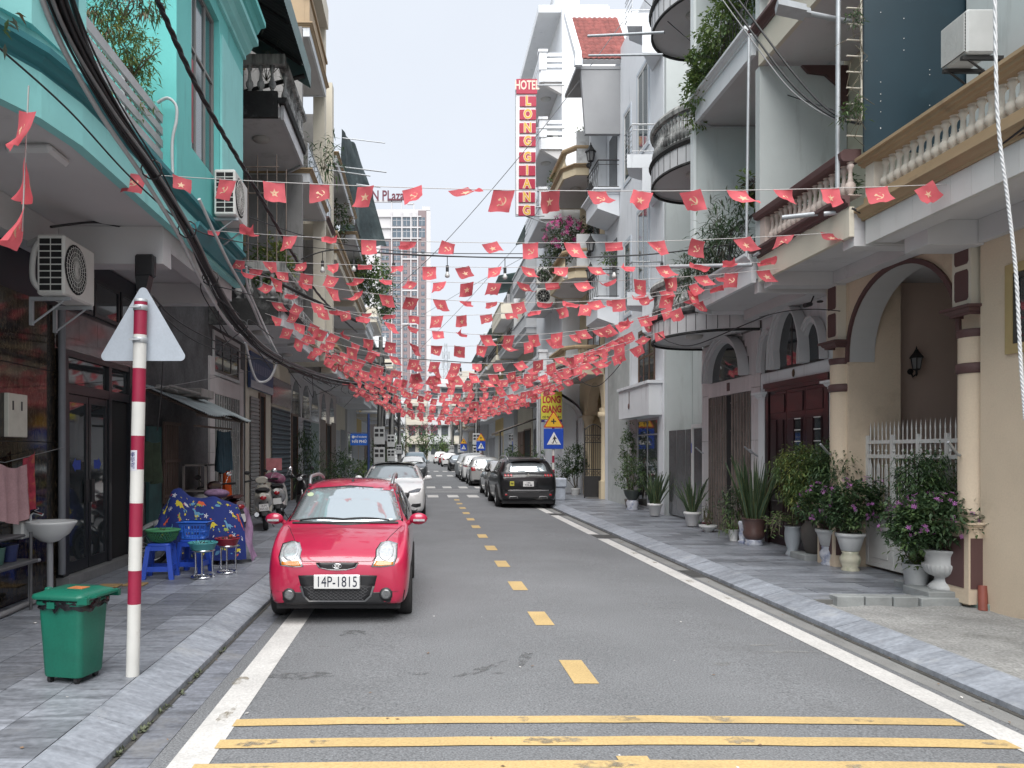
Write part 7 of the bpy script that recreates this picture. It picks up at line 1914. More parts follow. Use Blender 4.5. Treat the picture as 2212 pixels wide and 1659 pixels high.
for k in range(19):
 a=rg.uniform(0,6.28);rad=rg.uniform(0.015,0.085);ph=rg.uniform(0,6.28)
 pts=[]
 for i,p in enumerate(path):
  sq=(1.25,1.15,1.0,0.9,0.7,0.6,0.6,0.7,1.1,1.4,1.6)[i]*rad
  pts.append((p[0]+sq*cos(a+i*0.5),p[1]+rg.gauss(0,0.05),p[2]+sq*sin(a+i*0.5)*0.8+rg.gauss(0,0.012)))
 g=MB();g.tube(catmull(pts,10),rg.choice((0.008,0.011,0.014,0.018)),6);g.build('cable',M_gcable if k in (3,9) else M_cable,tb)
g=MB();g.tube(catmull([(p[0]-0.10,p[1],p[2]-0.04) for p in path[:8]],10),0.022,6);g.build('grey_conduit',M_wcable,tb)
g=MB()
for i in (3,4,5,6,7):
 p=Vector(path[i]);g.tube([p+Vector((0.09*cos(k*pi/5),0.02*sin(k),0.085*sin(k*pi/5))) for k in range(11)],0.008,5)
g.build('cable_tie',M_cable,tb)
g=MB()
for i in range(22):
 u=rg.uniform(4.5,9.5);i0=int(u);p=Vector(path[i0]).lerp(Vector(path[i0+1]),u-i0)
 s=0.06+0.008*p.y
 q=[p,p+Vector((rg.gauss(0,s),rg.gauss(0,.2),rg.gauss(-s*0.6,s))),p+Vector((rg.gauss(0,s*1.5),rg.uniform(0.2,1.0),rg.gauss(-s,s)))]
 g.tube(catmull(q,6),0.007,5)
g.build('loose_end',M_cable,tb,kind='stuff')
cable('twisted_cable','thick twisted black cable slanting down past the turquoise window',[P(310,-90,5.5),P(345,10,5.84),P(440,215,7.1),P(545,395,9.1),P(640,560,12.5),P(700,650,17),P(772,718,26)],0.020,16,twist=1)
cable('bulb_cable_feed','thin black cable dipping across the grey house balcony',[P(0,105,5.4),P(150,240,6.2),P(300,400,7.2),P(430,500,9),P(560,530,12.4)],0.008)
cable('conduit','white corrugated hose arching beside the turquoise railing',[P(340,222,8.9),P(362,212,8.9),P(380,228,8.9),P(381,260,8.9),P(372,310,8.9),P(374,400,8.9)],0.018,10,M_wcable,'hose')
cable('conduit','long white hose looping down below the cable bundle',[P(430,430,9.2),P(490,560,10),P(540,650,11.3),P(570,720,12.4),P(598,770,13.2),P(585,815,13.2),P(560,825,13.2),P(545,800,13.0),P(530,740,12.6)],0.022,10,M_wcable,'hose')
cable('conduit','white hose hanging beside the lower turquoise cornice',[P(532,575,11.6),P(535,620,11.8),P(560,680,12.4),P(600,765,13.0),P(625,790,14)],0.018,10,M_wcable,'hose')
cable('cable','pale wire running under the lean-to sign',[P(310,840,9.5),P(400,828,12),P(520,805,17),P(560,800,19)],0.006,8,M_gcable)
cable('cable','black cable running down from the striped pole sign to the shop sign',[P(330,640,7.4),P(380,690,9),P(450,730,12.0),P(540,770,17.5)],0.010,8)
cable('cable','second black cable beside the triangle sign running to the shop sign',[P(330,648,7.4),P(360,690,8.4),P(440,745,12.0),P(540,778,17.8)],0.010,8)
cable('cable','long pale line slanting across the sky from the red tiled dormer',[P(1345,48,24),P(1150,305,26),P(930,555,30),P(780,680,36)],0.012,8,M_gcable)
cable('cable','upper thin pale line slanting up to the hotel sign',[P(1160,480,34),P(1000,660,40),P(880,780,48)],0.010,8,M_gcable)
cable('cable','lower thin pale line slanting up to the hotel balcony',[P(1150,545,34),P(980,640,44),P(850,720,50)],0.010,8,M_gcable)
cable('cable','black cable slanting from the sky to the big balustrade',[P(1370,-20,17),P(1500,95,15),P(1640,180,12.5),P(1800,238,10.0),P(1870,268,9.1)],0.008,10)
for i,(lab,off_) in enumerate((('upper thick black cable drooping to the partition by the dark blue panel',0),('middle thick black cable drooping to the partition by the dark blue panel',22),('lower thin cable drooping to the partition by the dark blue panel',34))):
 cable('cable',lab,[P(1570-off_,-35,10.5),P(1640-off_*0.6,60+off_*0.6,10.2),P(1720-off_*0.4,165+off_*0.8,9.8),P(1790,238+off_*0.4,9.4),P(1858,268,9.0)],0.014 if i < 2 else 0.008,10,None if i != 2 else M_gcable)
cable('cable','black wires drooping along the stone balustrade base',[P(1840,450,9.0),P(1900,470,8.9),P(2000,430,8.2),P(2110,350,7.3),P(2212,285,6.6)],0.012,10)
cable('cable','second black wires drooping along the stone balustrade base',[P(1850,455,9.0),P(1930,450,8.7),P(2020,405,8.0),P(2130,335,7.1),P(2220,270,6.5)],0.010,10)
cable('cable','black cable sagging under the round balcony',[P(1420,720,15.5),P(1450,740,15.2),P(1500,745,14.6),P(1600,705,12.9),P(1660,680,12)],0.010,10)
cable('cable','loose black cable dropping past the bare plaster wall',[P(1355,740,24),P(1350,770,24),P(1320,810,24.5),P(1285,835,25),P(1240,815,26)],0.012,10)
tt=thing('cable_bundle','tangle of thin cables strung between the far utility poles','cable bundle',(1,70,6))
for k in range(60):
 y0,y1=rg.choice(((42,60),(60,82),(82,108),(64.5,88),(88,108))),0
 a,b=y0
 left=(a,b) in ((42,60),(60,82),(82,108))
 xa=-2.3 if left else 4.5
 z=rg.uniform(4.3,7.2);s=rg.uniform(0.2,0.7)
 if k % 4 == 0:
  p=[(-2.3,a,z),(1.1,a+2,z-s),(4.5,a+rg.uniform(2,8),z+rg.uniform(-0.5,0.5))]
 else: p=[(xa,a,z),(xa+rg.uniform(-.3,.3),(a+b)/2,z-s),(xa,b,z+rg.uniform(-0.2,0.2))]
 g=MB();g.tube(catmull(p,6),0.014,4,caps=False);g.build('cable',M_cable,tt)
# bunting: strings of small red flags
M_flag=mat('flag_red',(0.70,0.135,0.16),0.75,0.08,8,trans=0.55,objvar=0.26)
M_star=mat('flag_print',(0.76,0.56,0.38),0.75,0.05,8,trans=0.4)
def flag_mesh(kind,seed,curl):
 rg=random.Random(seed)
 w,h=0.205,0.205
 sw=rg.uniform(-0.05,0.09);b1=rg.uniform(0.01,0.05);lift=curl*rg.uniform(0.4,1.0);ph=rg.uniform(0,6.28)
 fold=rg.uniform(0.0,0.5)*curl;fs=rg.choice((-1,1))
 def fn(u,v):
  x=(u-0.5)*w;d=v*h
  ang=lift*1.25*v**1.2
  z=-d*cos(ang*0.75);y=-d*sin(ang)*0.9
  x += sw*v*0.9;y += b1*sin(u*5+ph)*v+0.010*sin(u*9+ph*2)*v
  cf=max(0,(u if fs > 0 else 1-u)-0.45)*2*fold*v
  x -= fs*cf*0.10;y -= cf*0.09;z += cf*0.10
  z += 0.006*sin(u*pi)*-1*(1-v)
  y += 0.030*v*noise.noise((u*3.2+seed,v*2.4,seed*0.37));x += 0.014*v*noise.noise((u*2+seed,v*3,4.2));z += 0.012*v*noise.noise((u*3,v*2+seed,7.7))
  return (x,y,z)
 g=MB();g.grid(fn,7,7)
 def em(poly,m=1):
  for s in (-1,1):
   V=[]
   for (a,b) in poly:
    u,v=0.5+a,0.5-b
    p=Vector(fn(u,v));e=0.02
    n=(Vector(fn(u+e,v))-p).cross(Vector(fn(u,v+e))-p).normalized()
    V.append(tuple(p+n*0.0012*s))
   g.face(V if s > 0 else V[::-1],m)
 if kind == 'star':
  R0,R1=0.23,0.092
  pts=[((R0 if k % 2 == 0 else R1)*sin(k*pi/5),(R0 if k % 2 == 0 else R1)*cos(k*pi/5)) for k in range(10)]
  for k in range(0,10,2): em([(0,0),pts[k-1],pts[k],pts[k+1]])
 else:
  def arc(r0,r1,a0,a1,n=9,cx=0.015,cy=0.02):
   for k in range(n):
    t0,t1=lerp(a0,a1,k/n),lerp(a0,a1,(k+1)/n)
    wv=lambda t: r1-(r1-r0)*sin(pi*min(1,max(0.05,(t-a0)/(a1-a0)))) if True else 0
    em([(cx+wv(t0)*cos(t0),cy+wv(t0)*sin(t0)),(cx+r1*cos(t0),cy+r1*sin(t0)),(cx+r1*cos(t1),cy+r1*sin(t1)),(cx+wv(t1)*cos(t1),cy+wv(t1)*sin(t1))])
  arc(0.13,0.205,-2.3,1.45)
  em([(-0.10,-0.12),(-0.065,-0.155),(-0.155,-0.235),(-0.19,-0.20)])
  em([(-0.13,0.07),(-0.095,0.105),(0.15,-0.14),(0.115,-0.175)])
  em([(-0.20,0.07),(-0.10,0.165),(-0.045,0.11),(-0.145,0.015)])
 return g.mesh('flag',[M_flag,M_star])
FL={}
for kd in ('star','sickle'):
 FL[kd]=[flag_mesh(kd,100+i if kd == 'star' else 200+i,c) for i,c in enumerate((0.05,0.15,0.25,0.4,0.6,0.9,1.2,1.5))]
def bunting(label,a,b,sag,step,seed,vis=0.0,curlmin=0,curlmax=8,skip=(),scale=1.0,phase=0,limp=False):
 rg=random.Random(seed)
 A,B=Vector(a),Vector(b)
 t=thing('bunting',label,'bunting',tuple(A),'red flag strings across the street')
 f=lambda u: A.lerp(B,u)+Vector((0,0,-sag*4*u*(1-u)))
 g=MB();g.tube([f(k/30) for k in range(31)],0.004,4,caps=False);g.build('string',mat('pale_string',(0.45,0.44,0.43),0.8,0),t)
 L=(B-A).length;n=int(L/step);o0=ORG[t.name]
 d=math.atan2(B.y-A.y,B.x-A.x)
 for k in range(n):
  if k in skip: continue
  u=(k+0.5)/n;p=f(u)
  me=rg.choice(FL['star' if (k+phase) % 2 else 'sickle'][curlmin:curlmax])
  o=place(me,'flag',t,(p.x-o0[0],p.y-o0[1],p.z-o0[2]))
  o.rotation_euler=(rg.gauss(0,0.22),rg.gauss(0,0.13)-math.atan2(B.z-A.z+sag*4*(2*u-1),L)*1.0,d+rg.gauss(0,0.30))
  s=scale*rg.uniform(0.95,1.05);o.scale=(s,s,s)
  if limp: o.rotation_euler=(rg.gauss(0,0.2),rg.gauss(0,0.35),rg.uniform(-1.2,1.2));o.scale=(0.55,1.0,1.2)
ords=['nearest','second','third','fourth','fifth','sixth','seventh','eighth','ninth','tenth','eleventh','twelfth','thirteenth','fourteenth','fifteenth','sixteenth','seventeenth','eighteenth','nineteenth','twentieth','twenty-first','twenty-second','twenty-third','twenty-fourth','twenty-fifth','twenty-sixth','twenty-seventh','twenty-eighth','twenty-ninth','thirtieth']
bunting('nearest string of red flags across the street, highest in view, with flags farthest apart',P(245,372,7.7),P(2045,398,7.6),0.12,0.455,3,curlmax=6)
bunting('string of limp red flags hanging down at the left edge',P(62,185,4.2),P(48,500,4.4),0.0,0.24,8,curlmin=2,limp=True)
bunting('second string of red flags, ending under the gateway house balcony',P(420,495,10.2),P(1840,500,9.4),0.16,0.50,5,curlmin=3)
bunting('third string of red flags, just below the row of light bulbs on the left',P(480,560,11.5),P(1690,565,10.9),0.10,0.47,6,curlmin=4)
ys=11.5;k=3
rgb=random.Random(77)
def zmid(y):
 pts=((10,4.3),(11.4,4.25),(12.4,4.12),(13.4,3.92),(15,3.55),(20,3.22),(26,3.1),(34,3.1))
 for (a,b),(c,d) in zip(pts,pts[1:]):
  if a <= y <= c: return lerp(b,d,(y-a)/(c-a))
 return 3.1
while ys < 34 and k < 30:
 zl=4.5+rgb.uniform(-0.3,0.3);zr_=4.45+rgb.uniform(-0.3,0.25)
 sag=(zl+zr_)/2-zmid(ys)+rgb.uniform(-0.10,0.12)
 bunting(ords[k]+' string of red flags counted from the camera',(-2.8,ys+rgb.uniform(-1.0,1.0),zl),(4.95,ys+rgb.uniform(-1.0,1.0),zr_),sag,0.40 if ys < 18 else 0.36,20+k,curlmin=(1 if ys < 15 else 0),curlmax=(8 if ys < 15 else 7),phase=k,scale=(1.0 if ys < 18 else 0.86))
 ys += 0.72 if ys < 18 else 0.92;k += 1
M_bulb=mat('bulb_glass_off',(0.50,0.50,0.49),0.2,0,spec=0.8)
def bulbs(label,pts,n,u0=0.0):
 p=catmull(pts,20);t=thing('light_string',label,'light string',tuple(p[0]),'strings of light bulbs across the street')
 g=MB();g.tube(p,0.012,5);g.build('wire',M_cable,t)
 for k in range(n):
  q=p[int((len(p)-1)*(u0+(1-u0)*(k+0.5)/n))]
  g=MB();g.tube([q,q+Vector((0,0,-0.16))],0.007,5);g.cyl(q+Vector((0,0,-0.16)),q+Vector((0,0,-0.26)),0.026,n=8);s=g.build('socket',M_cable,t)
  g=MB();g.lathe([(0.018,0),(0.022,-0.02),(0.042,-0.065),(0.036,-0.095),(0.0,-0.11)],(q.x,q.y,q.z-0.26),10);g.build('bulb',M_bulb,s)
bulbs('nearest string of light bulbs between the grey house and the round balconies',[P(650,560,13.5),P(720,540,13.4),P(850,548,13.2),P(1050,556,13),P(1250,556,13),P(1420,548,12.8),P(1640,520,12.0)],9,0.08)
bulbs('second string of light bulbs farther down the street',[(-2.9,21,4.5),(0.5,21,4.25),(2,21,4.2),(4.9,21,4.4)],8)
# flag poles and pipes sticking out of the facades
def rod(label,a,b,r=0.022,m=None):
 g=MB();g.cyl(a,b,r,n=8);return tag(g.build('pipe',m or M_galv,org=tuple(a)),label,'pipe','metal pipes sticking out of the facades')
rod('upper pipe against the sky on the left, above the shade net',P(740,298,30),P(832,309,30));rod('middle pipe against the sky on the left beside the shade net',P(665,352,24),P(835,372,24));rod('lower pipe on the left crossing the cream house',P(660,360,24),P(800,380,24));rod('short pipe on the left in front of the net',P(770,398,33),P(822,405,33))
rod('long dark pipe slanting over the grey house balcony',P(530,575,12.6),P(770,694,15.5),0.03,M_iron)
rod('upper pipe from the mouldy top balcony across the red tiles',P(1435,70,15.5),P(1270,78,16.5),0.03);rod('lower pipe from the mouldy balcony across the red tiles',P(1432,118,15.5),P(1272,120,16.5),0.025)
rod('upper grey pipe pointing left from the brown balustrade',P(1890,448,9.3),P(1690,470,9.9),0.03);rod('lower grey pipe pointing left from the brown balustrade',P(1950,445,9.0),P(1780,462,9.4),0.03)
rod('upper grey pipe pointing left under the plant balcony',P(1640,546,11.3),P(1740-110,552,11.4),0.025);rod('grey pipe pointing left below the plant balcony',P(1625,572,11.4),P(1440,576,12.2),0.03)
rod('upright grey pipe in front of the plant balconies',P(1618,80,11.3),P(1612,555,11.3),0.022)
t=thing('street_lamp','flat LED street lamp on a grey pole beside the dark blue partition','street lamp',P(1808,430,9.2))
g=MB();g.cyl(P(1811,-60,9.2),P(1809,440,9.2),0.026,n=10);g.build('post',M_galv,t)
g=MB();g.tube([P(1838,48,9.4),P(1760,32,9.3),P(1735,27,9.25)],0.032,8);g.build('arm',M_galv,t)
a=Vector(P(1750,28,9.2));b=Vector(P(1660,8,9.0));d=(b-a).normalized();w=Vector((0.25,0.95,-0.1)).normalized();n_=d.cross(w).normalized()
g=MB()
for s0,s1,hw,hh,mi in ((0.0,0.08,0.05,0.035,0),(0.08,0.50,0.10,0.05,0),(0.12,0.46,0.085,-0.055,1)):
 c0,c1=a+d*s0,a+d*s1
 lo=-0.03 if hh > 0 else -0.035
 V=[c+w*q*hw+n_*z for c in (c0,c1) for q in (-1,1) for z in (lo,hh if hh > 0 else -0.0301)]
 g.add(V,[(0,1,3,2),(4,6,7,5),(0,4,5,1),(2,3,7,6),(0,2,6,4),(1,5,7,3)],mi)
g.build('lamp_head',[M_galv,mat('led_panel',(0.40,0.40,0.37),0.4,0.1,20)],t)
t=thing('climbing_plant','thin climbing plant on a ladder of pale rods beside the dark blue panel','plant',P(1855,300,9.0))
g=MB();g.tube([P(1860,-20,8.97),P(1861,260,8.97)],0.012,5)
for k in range(9): g.tube([P(1829,17+k*34.5,8.9),P(1862,19+k*34.5,8.97)],0.010,5)
g.build('rods',mat('pale_rod',(0.42,0.39,0.33),0.7,0.1,8),t)
g=MB();rg=random.Random(2)
for k in range(16):
 p=Vector(P(1855+rg.gauss(0,5),k*18-10,8.92));g.tube([p,p+Vector((rg.gauss(0,.08),rg.gauss(0,.04),-0.15)),p+Vector((rg.gauss(0,.08),0,-0.30))],0.004,4)
g.build('stems',M_stem,t)
g=MB();crown(g,P(1842,245,8.9),(0.12,0.10,0.13),240,0.07,0.02,rg);crown(g,P(1845,45,8.9),(0.09,0.08,0.12),90,0.06,0.018,rg);g.build('foliage',[L_dark,L_grey,L_mid],t)
for i,(lab,pts) in enumerate((('dark cable stapled under the turquoise soffit beam',[P(110,490,8.0),P(200,480,8.8),P(255,488,9.0),P(318,500,9.1)]),
  ('thin cable hanging in front of the dark stained wall',[P(345,660,8.4),P(352,760,8.6),P(348,850,8.8),P(340,930,9)]),
  ('cable sagging from the bundle to the grey shutter house',[P(470,640,9.4),P(480,720,10),P(520,760,12),P(600,790,16)]),
  ('wire crossing from the mouldy balcony to the round balconies',[P(620,530,16),P(900,552,15),P(1200,556,14.5),P(1430,548,14)]),
  ('thin line crossing from the left pipes to the bulbs',[P(540,470,10.4),P(700,520,12),P(900,545,13),P(1150,548,13.2)]),
  ('wire sagging along the white soffit beside the arched windows',[P(1640,685,11.5),P(1700,672,11.4),P(1760,668,11.3),P(1815,672,11.2)]))):
 cable('cable',lab,pts,0.007 if i != 0 else 0.015,10)
# left pavement: bin, sink, stools, basins, covered bike
t=thing('wheelie_bin','green lidded wheelie bin with black bag on the near left pavement','bin',(-2.55,5.66,KZ),local=True);t.rotation_euler=(0,0,R(-12));t.scale=(0.86,0.86,1.0)
M_bin=mat('bin_green',(0.007,0.125,0.082),0.42,0.15,4,fine=0.08,dirt=0.25,dcol=(0.02,0.13,0.09))
g=MB()
def rr(hw,hd,r,z,n=5,dx=0,dy=0):
 out=[]
 for cx,cy,a0 in ((hw-r,hd-r,0),(-hw+r,hd-r,pi/2),(-hw+r,-hd+r,pi),(hw-r,-hd+r,3*pi/2)):
  for k in range(n+1): out.append((cx+r*cos(a0+k*pi/2/n)+dx,cy+r*sin(a0+k*pi/2/n)+dy,z))
 return out
def stack(g,rings,m=0,caps=True,smooth=True):
 n=len(rings[0]);V=[p for r_ in rings for p in r_]
 g.add(V,[(i*n+j,i*n+(j+1) % n,(i+1)*n+(j+1) % n,(i+1)*n+j) for i in range(len(rings)-1) for j in range(n)],m,smooth)
 if caps: g.face(rings[0][::-1],m);g.face(rings[-1],m)
stack(g,[rr(0.175,0.16,0.05,0.05),rr(0.18,0.165,0.05,0.065),rr(0.205,0.19,0.05,0.50),rr(0.208,0.193,0.05,0.565),rr(0.225,0.21,0.05,0.57),rr(0.225,0.21,0.05,0.60),rr(0.20,0.185,0.05,0.60),rr(0.19,0.175,0.05,0.3)],caps=False)
g.face(rr(0.175,0.16,0.05,0.05)[::-1]);body=g.build('body',M_bin,t)
g=MB();stack(g,[rr(0.245,0.235,0.06,0.612,dx=0.0),rr(0.252,0.242,0.06,0.625),rr(0.245,0.235,0.06,0.645),rr(0.19,0.18,0.05,0.66),rr(0.175,0.165,0.05,0.668),rr(0.06,0.05,0.02,0.672)])
g.prism([(0.24,0.618),(0.335,0.635),(0.335,0.648),(0.24,0.642)],'y',-0.17,0.17);g.bbox(-0.27,-0.22,-0.03,0.03,0.62,0.665,0.01);lid=g.build('lid',M_bin,t)
g=MB();g.tube([(0.27,-0.21,0.63),(0.27,0.21,0.63)],0.015,8);g.box(0.20,0.29,-0.235,-0.20,0.59,0.635);g.box(0.20,0.29,0.20,0.235,0.59,0.635);g.build('hinge_handle',M_bin,t)
g=MB();g.box(-0.02,0.12,-0.06,0.05,0.6685,0.6745);g.build('label',mat('orange_label',(0.50,0.17,0.06),0.5,0.35,30),lid)
g=MB();rg=random.Random(6)
def bagf(u,v):
 a=u*2*pi;c_,s_=cos(a),sin(a);e=5
 q=(abs(c_)**e+abs(s_)**e)**(-1/e)
 rx,ry=0.229,0.214
 j=0.012*noise.noise((c_*6,s_*6,v*4))
 z=0.605-v*(0.07+0.05*noise.noise((c_*4,s_*4,3)))
 return (rx*q*c_*(1+j*3)+j*c_,ry*q*s_*(1+j*3)+j*s_,z)
g.grid(bagf,60,5);g.build('bin_bag',mat('black_bag',(0.012,0.012,0.014),0.22,0.2,20),t)
for x,y in ((-0.13,-0.12),(0.12,-0.12),(-0.13,0.12),(0.12,0.12)):
 g=MB();g.cyl((x-0.014,y,0.03),(x+0.014,y,0.03),0.03,n=12);g.box(x-0.02,x+0.02,y-0.015,y+0.015,0.035,0.056);g.build('castor',M_black,t)
g=MB();g.prism([(-0.09,0.595),(-0.02,0.595),(-0.02,0.55),(-0.09,0.55)],'y',-0.226,-0.214);g.build('latch',M_bin,t)
t=thing('washbasin','white wall washbasin with chrome tap on the black marble wall','sink',(XL,8.6,0.9))
M_cer=mat('white_ceramic',(0.62,0.63,0.63),0.15,0.04,5,spec=0.7)
g=MB()
prof=[(0.04,0.78),(0.10,0.80),(0.20,0.88),(0.265,0.99),(0.275,1.01),(0.265,1.02),(0.235,1.01),(0.17,0.93),(0.05,0.89),(0.0,0.885)]
n=24;V=[]
for r_,z in prof:
 for j in range(n):
  a=2*pi*j/n;V.append((XL+0.30+r_*cos(a)*1.05,8.62+r_*sin(a)*0.95,z))
g.add(V,[(i*n+j,i*n+(j+1) % n,(i+1)*n+(j+1) % n,(i+1)*n+j) for i in range(len(prof)-1) for j in range(n)],0,True)
g.bbox(XL,XL+0.12,8.38,8.86,0.84,1.02,0.02);g.build('bowl',M_cer,t)
g=MB();g.tube([(XL+0.08,8.62,1.02),(XL+0.08,8.62,1.09),(XL+0.12,8.62,1.12),(XL+0.22,8.62,1.09)],0.018,8);g.tube([(XL+0.08,8.62,1.11),(XL+0.17,8.62,1.16)],0.012,6);g.build('tap',M_chrome,t)
g=MB();g.tube([(XL+0.30,8.62,0.78),(XL+0.30,8.62,0.2)],0.035,8);g.tube([(XL+0.24,8.5,0.60),(XL+0.24,8.3,0.60),(XL+0.24,8.3,0.16)],0.022,6);g.build('waste_pipe',mat('grey_pvc_light',(0.26,0.27,0.29),0.5,0.1,6),t)
h=MB();h.tube(catmull([(XL+0.1,7.0,KZ+0.03),(XL+0.25,7.6,KZ+0.035),(XL+0.22,8.3,KZ+0.03),(XL+0.30,8.75,KZ+0.04)],8),0.032,8);tag(h.build('hose',M_gcable,org=(XL+0.2,7.8,KZ)),'grey drain hose lying at the foot of the black marble wall','hose')
b_=MB();b_.bbox(XL+0.02,XL+0.38,7.3,8.2,0.62,0.66,0.01);b_.bbox(XL+0.02,XL+0.3,7.4,8.1,0.9,0.93,0.01)
for y in (7.35,8.12): b_.tube([(XL+0.34,y,KZ),(XL+0.34,y,0.95)],0.015,6)
sh=thing('shelf','small rack with tubs under the pink cloth at the left edge','rack',(XL+0.2,7.7,KZ));b_.build('frame',mat('dull_dark_steel',(0.08,0.08,0.085),0.5,0.2,6),sh)
for i,(y,c) in enumerate(((7.45,(0.02,0.04,0.12)),(7.7,(0.05,0.12,0.10)),(7.95,(0.02,0.03,0.10)))):
 q=MB();q.lathe([(0.07,0),(0.09,0.16),(0.095,0.17),(0.08,0.165)],(XL+0.2,y,0.665),14)
 tag(q.build('tub',mat('tub_%d' % i,c,0.4,0.15,8),org=(XL+0.2,y,0.665)),('dark blue tub nearest on the rack below the pink cloth','green tub in the middle of the rack below the pink cloth','navy tub nearest the washbasin on the rack')[i],'tub')
cloth('cloth','faded pink cloth hung on a line above the washbasin',[(-4.30,7.3,1.70),(-4.28,7.55,1.95),(-4.28,7.72,1.72),(-4.27,8.05,1.62),(-4.27,8.35,1.66)],0.58,mat('pink_cloth',(0.42,0.26,0.275),0.95,0.12,8,fine=0.1),6,0.035,seed=3)
cloth('cloth','red and yellow patterned cloth hung beside the pink cloth',[(-4.31,8.36,1.72),(-4.31,8.5,1.74),(-4.31,8.62,1.80)],0.62,mat('red_pattern_cloth',(0.32,0.035,0.06),0.9,0.5,14,dirt=0.4,dcol=(0.5,0.32,0.05),dscale=6),2,0.03,seed=5)
g=MB();g.tube([(-4.32,6.5,1.80),(-4.32,8.0,1.68),(-4.32,9.3,1.84)],0.005,4);tag(g.build('washing_line',M_gcable,org=(-4.32,8,1.7)),'thin washing line along the black marble wall','line')
M_stool=mat('blue_plastic',(0.028,0.085,0.50),0.38,0.08,6)
def stool(lab,x,y,rot,hgt=0.46):
 t=thing('stool',lab,'stool',(x,y,KZ),'blue plastic stools holding baskets',local=True);t.rotation_euler=(0,0,rot)
 g=MB();stack(g,[rr(0.14,0.14,0.03,hgt-0.035),rr(0.145,0.145,0.03,hgt-0.03),rr(0.14,0.14,0.03,hgt),rr(0.10,0.10,0.03,hgt+0.003)]);g.build('seat',M_stool,t)
 for sx in (-1,1):
  for sy in (-1,1):
   g=MB();a,b=0.125,0.18
   stack(g,[[(sx*b+u*0.028*1.1,sy*b+v*0.028*1.1,0) for u,v in ((-1,-1),(1,-1),(1,1),(-1,1))],[(sx*a+u*0.03,sy*a+v*0.03,hgt-0.03) for u,v in ((-1,-1),(1,-1),(1,1),(-1,1))]],smooth=False);g.build('leg',M_stool,t)
 g=MB();q=0.148;z0,z1=0.10,0.165
 for s in (-1,1):
  for bb,nm in (((-q,q,s*0.165-0.008,s*0.165+0.008,z0,z1),'stretcher'),((s*0.165-0.008,s*0.165+0.008,-q,q,z0,z1),'stretcher'),((-0.11,0.11,s*0.138-0.006,s*0.138+0.006,hgt-0.09,hgt-0.035),'apron'),((s*0.138-0.006,s*0.138+0.006,-0.11,0.11,hgt-0.09,hgt-0.035),'apron')):
   g=MB();g.box(*bb);g.build(nm,M_stool,t)
 return t
stool('blue plastic stool under the green colander, nearer the striped pole',-3.45,10.2,0.1);stool('blue plastic stool under the blue basket',-3.14,10.62,-0.12)
t=thing('colander','green plastic colander full of greens on the left stool','colander',(-3.42,10.2,KZ+0.465))
M_col=mat('green_plastic',(0.09,0.33,0.16),0.4,0.1,8,trans=0.2)
g=MB();z=KZ+0.47
for k in range(34):
 a=k*2*pi/34
 for sgn in (-1,1):
  g.tube([(-3.42+r_*cos(a+sgn*q),10.2+r_*sin(a+sgn*q),z+h_) for r_,h_,q in ((0.10,0.0,0),(0.15,0.03,0.2),(0.19,0.09,0.42),(0.21,0.145,0.6))],0.0045,4,caps=False)
g.lathe([(0.205,0.14),(0.225,0.15),(0.23,0.165),(0.215,0.168),(0.205,0.155)],(-3.42,10.2,z),30);g.lathe([(0.0,0.002),(0.11,0.002),(0.11,0.012)],(-3.42,10.2,z),20);g.build('bowl',M_col,t)
g=MB();rg=random.Random(8);crown(g,(-3.42,10.2,z+0.10),(0.15,0.15,0.06),160,0.06,0.025,rg,shell=0);g.build('greens',[L_mid,L_light,L_dark],t)
t=thing('basket','blue slotted plastic basket on the right stool','basket',(-3.12,10.62,KZ+0.465))
g=MB();z=KZ+0.47;cx,cy=-3.12,10.62
for i in range(4):
 h0,h1=(0.0,0.03),(0.19,0.225)
 for (za,zb) in ((0.0,0.035),(0.095,0.115),(0.185,0.225)):
  f0,f1=0.80+0.2*za/0.22,0.80+0.2*zb/0.22
  stack(g,[rr(0.20*f0,0.15*f0,0.03,z+za,dx=cx,dy=cy),rr(0.20*f1,0.15*f1,0.03,z+zb,dx=cx,dy=cy),rr(0.19*f1,0.14*f1,0.03,z+zb,dx=cx,dy=cy),rr(0.19*f0,0.14*f0,0.03,z+za,dx=cx,dy=cy)],caps=False)
 break
for k in range(30):
 a=k*2*pi/30;e=6;c_,s_=cos(a),sin(a);q=(abs(c_)**e+abs(s_)**e)**(-1/e)
 g.tube([(cx+0.165*q*c_,cy+0.125*q*s_,z+0.03),(cx+0.19*q*c_,cy+0.142*q*s_,z+0.19)],0.007 if k % 5 else 0.014,5,caps=False)
stack(g,[rr(0.20,0.15,0.03,z+0.222,dx=cx,dy=cy),rr(0.22,0.17,0.03,z+0.226,dx=cx,dy=cy),rr(0.22,0.17,0.03,z+0.234,dx=cx,dy=cy),rr(0.19,0.14,0.03,z+0.236,dx=cx,dy=cy)],caps=False)
g.face(rr(0.16,0.12,0.03,z+0.004,dx=cx,dy=cy));g.build('body',mat('bright_blue_plastic',(0.03,0.13,0.55),0.35,0.08,6),t)
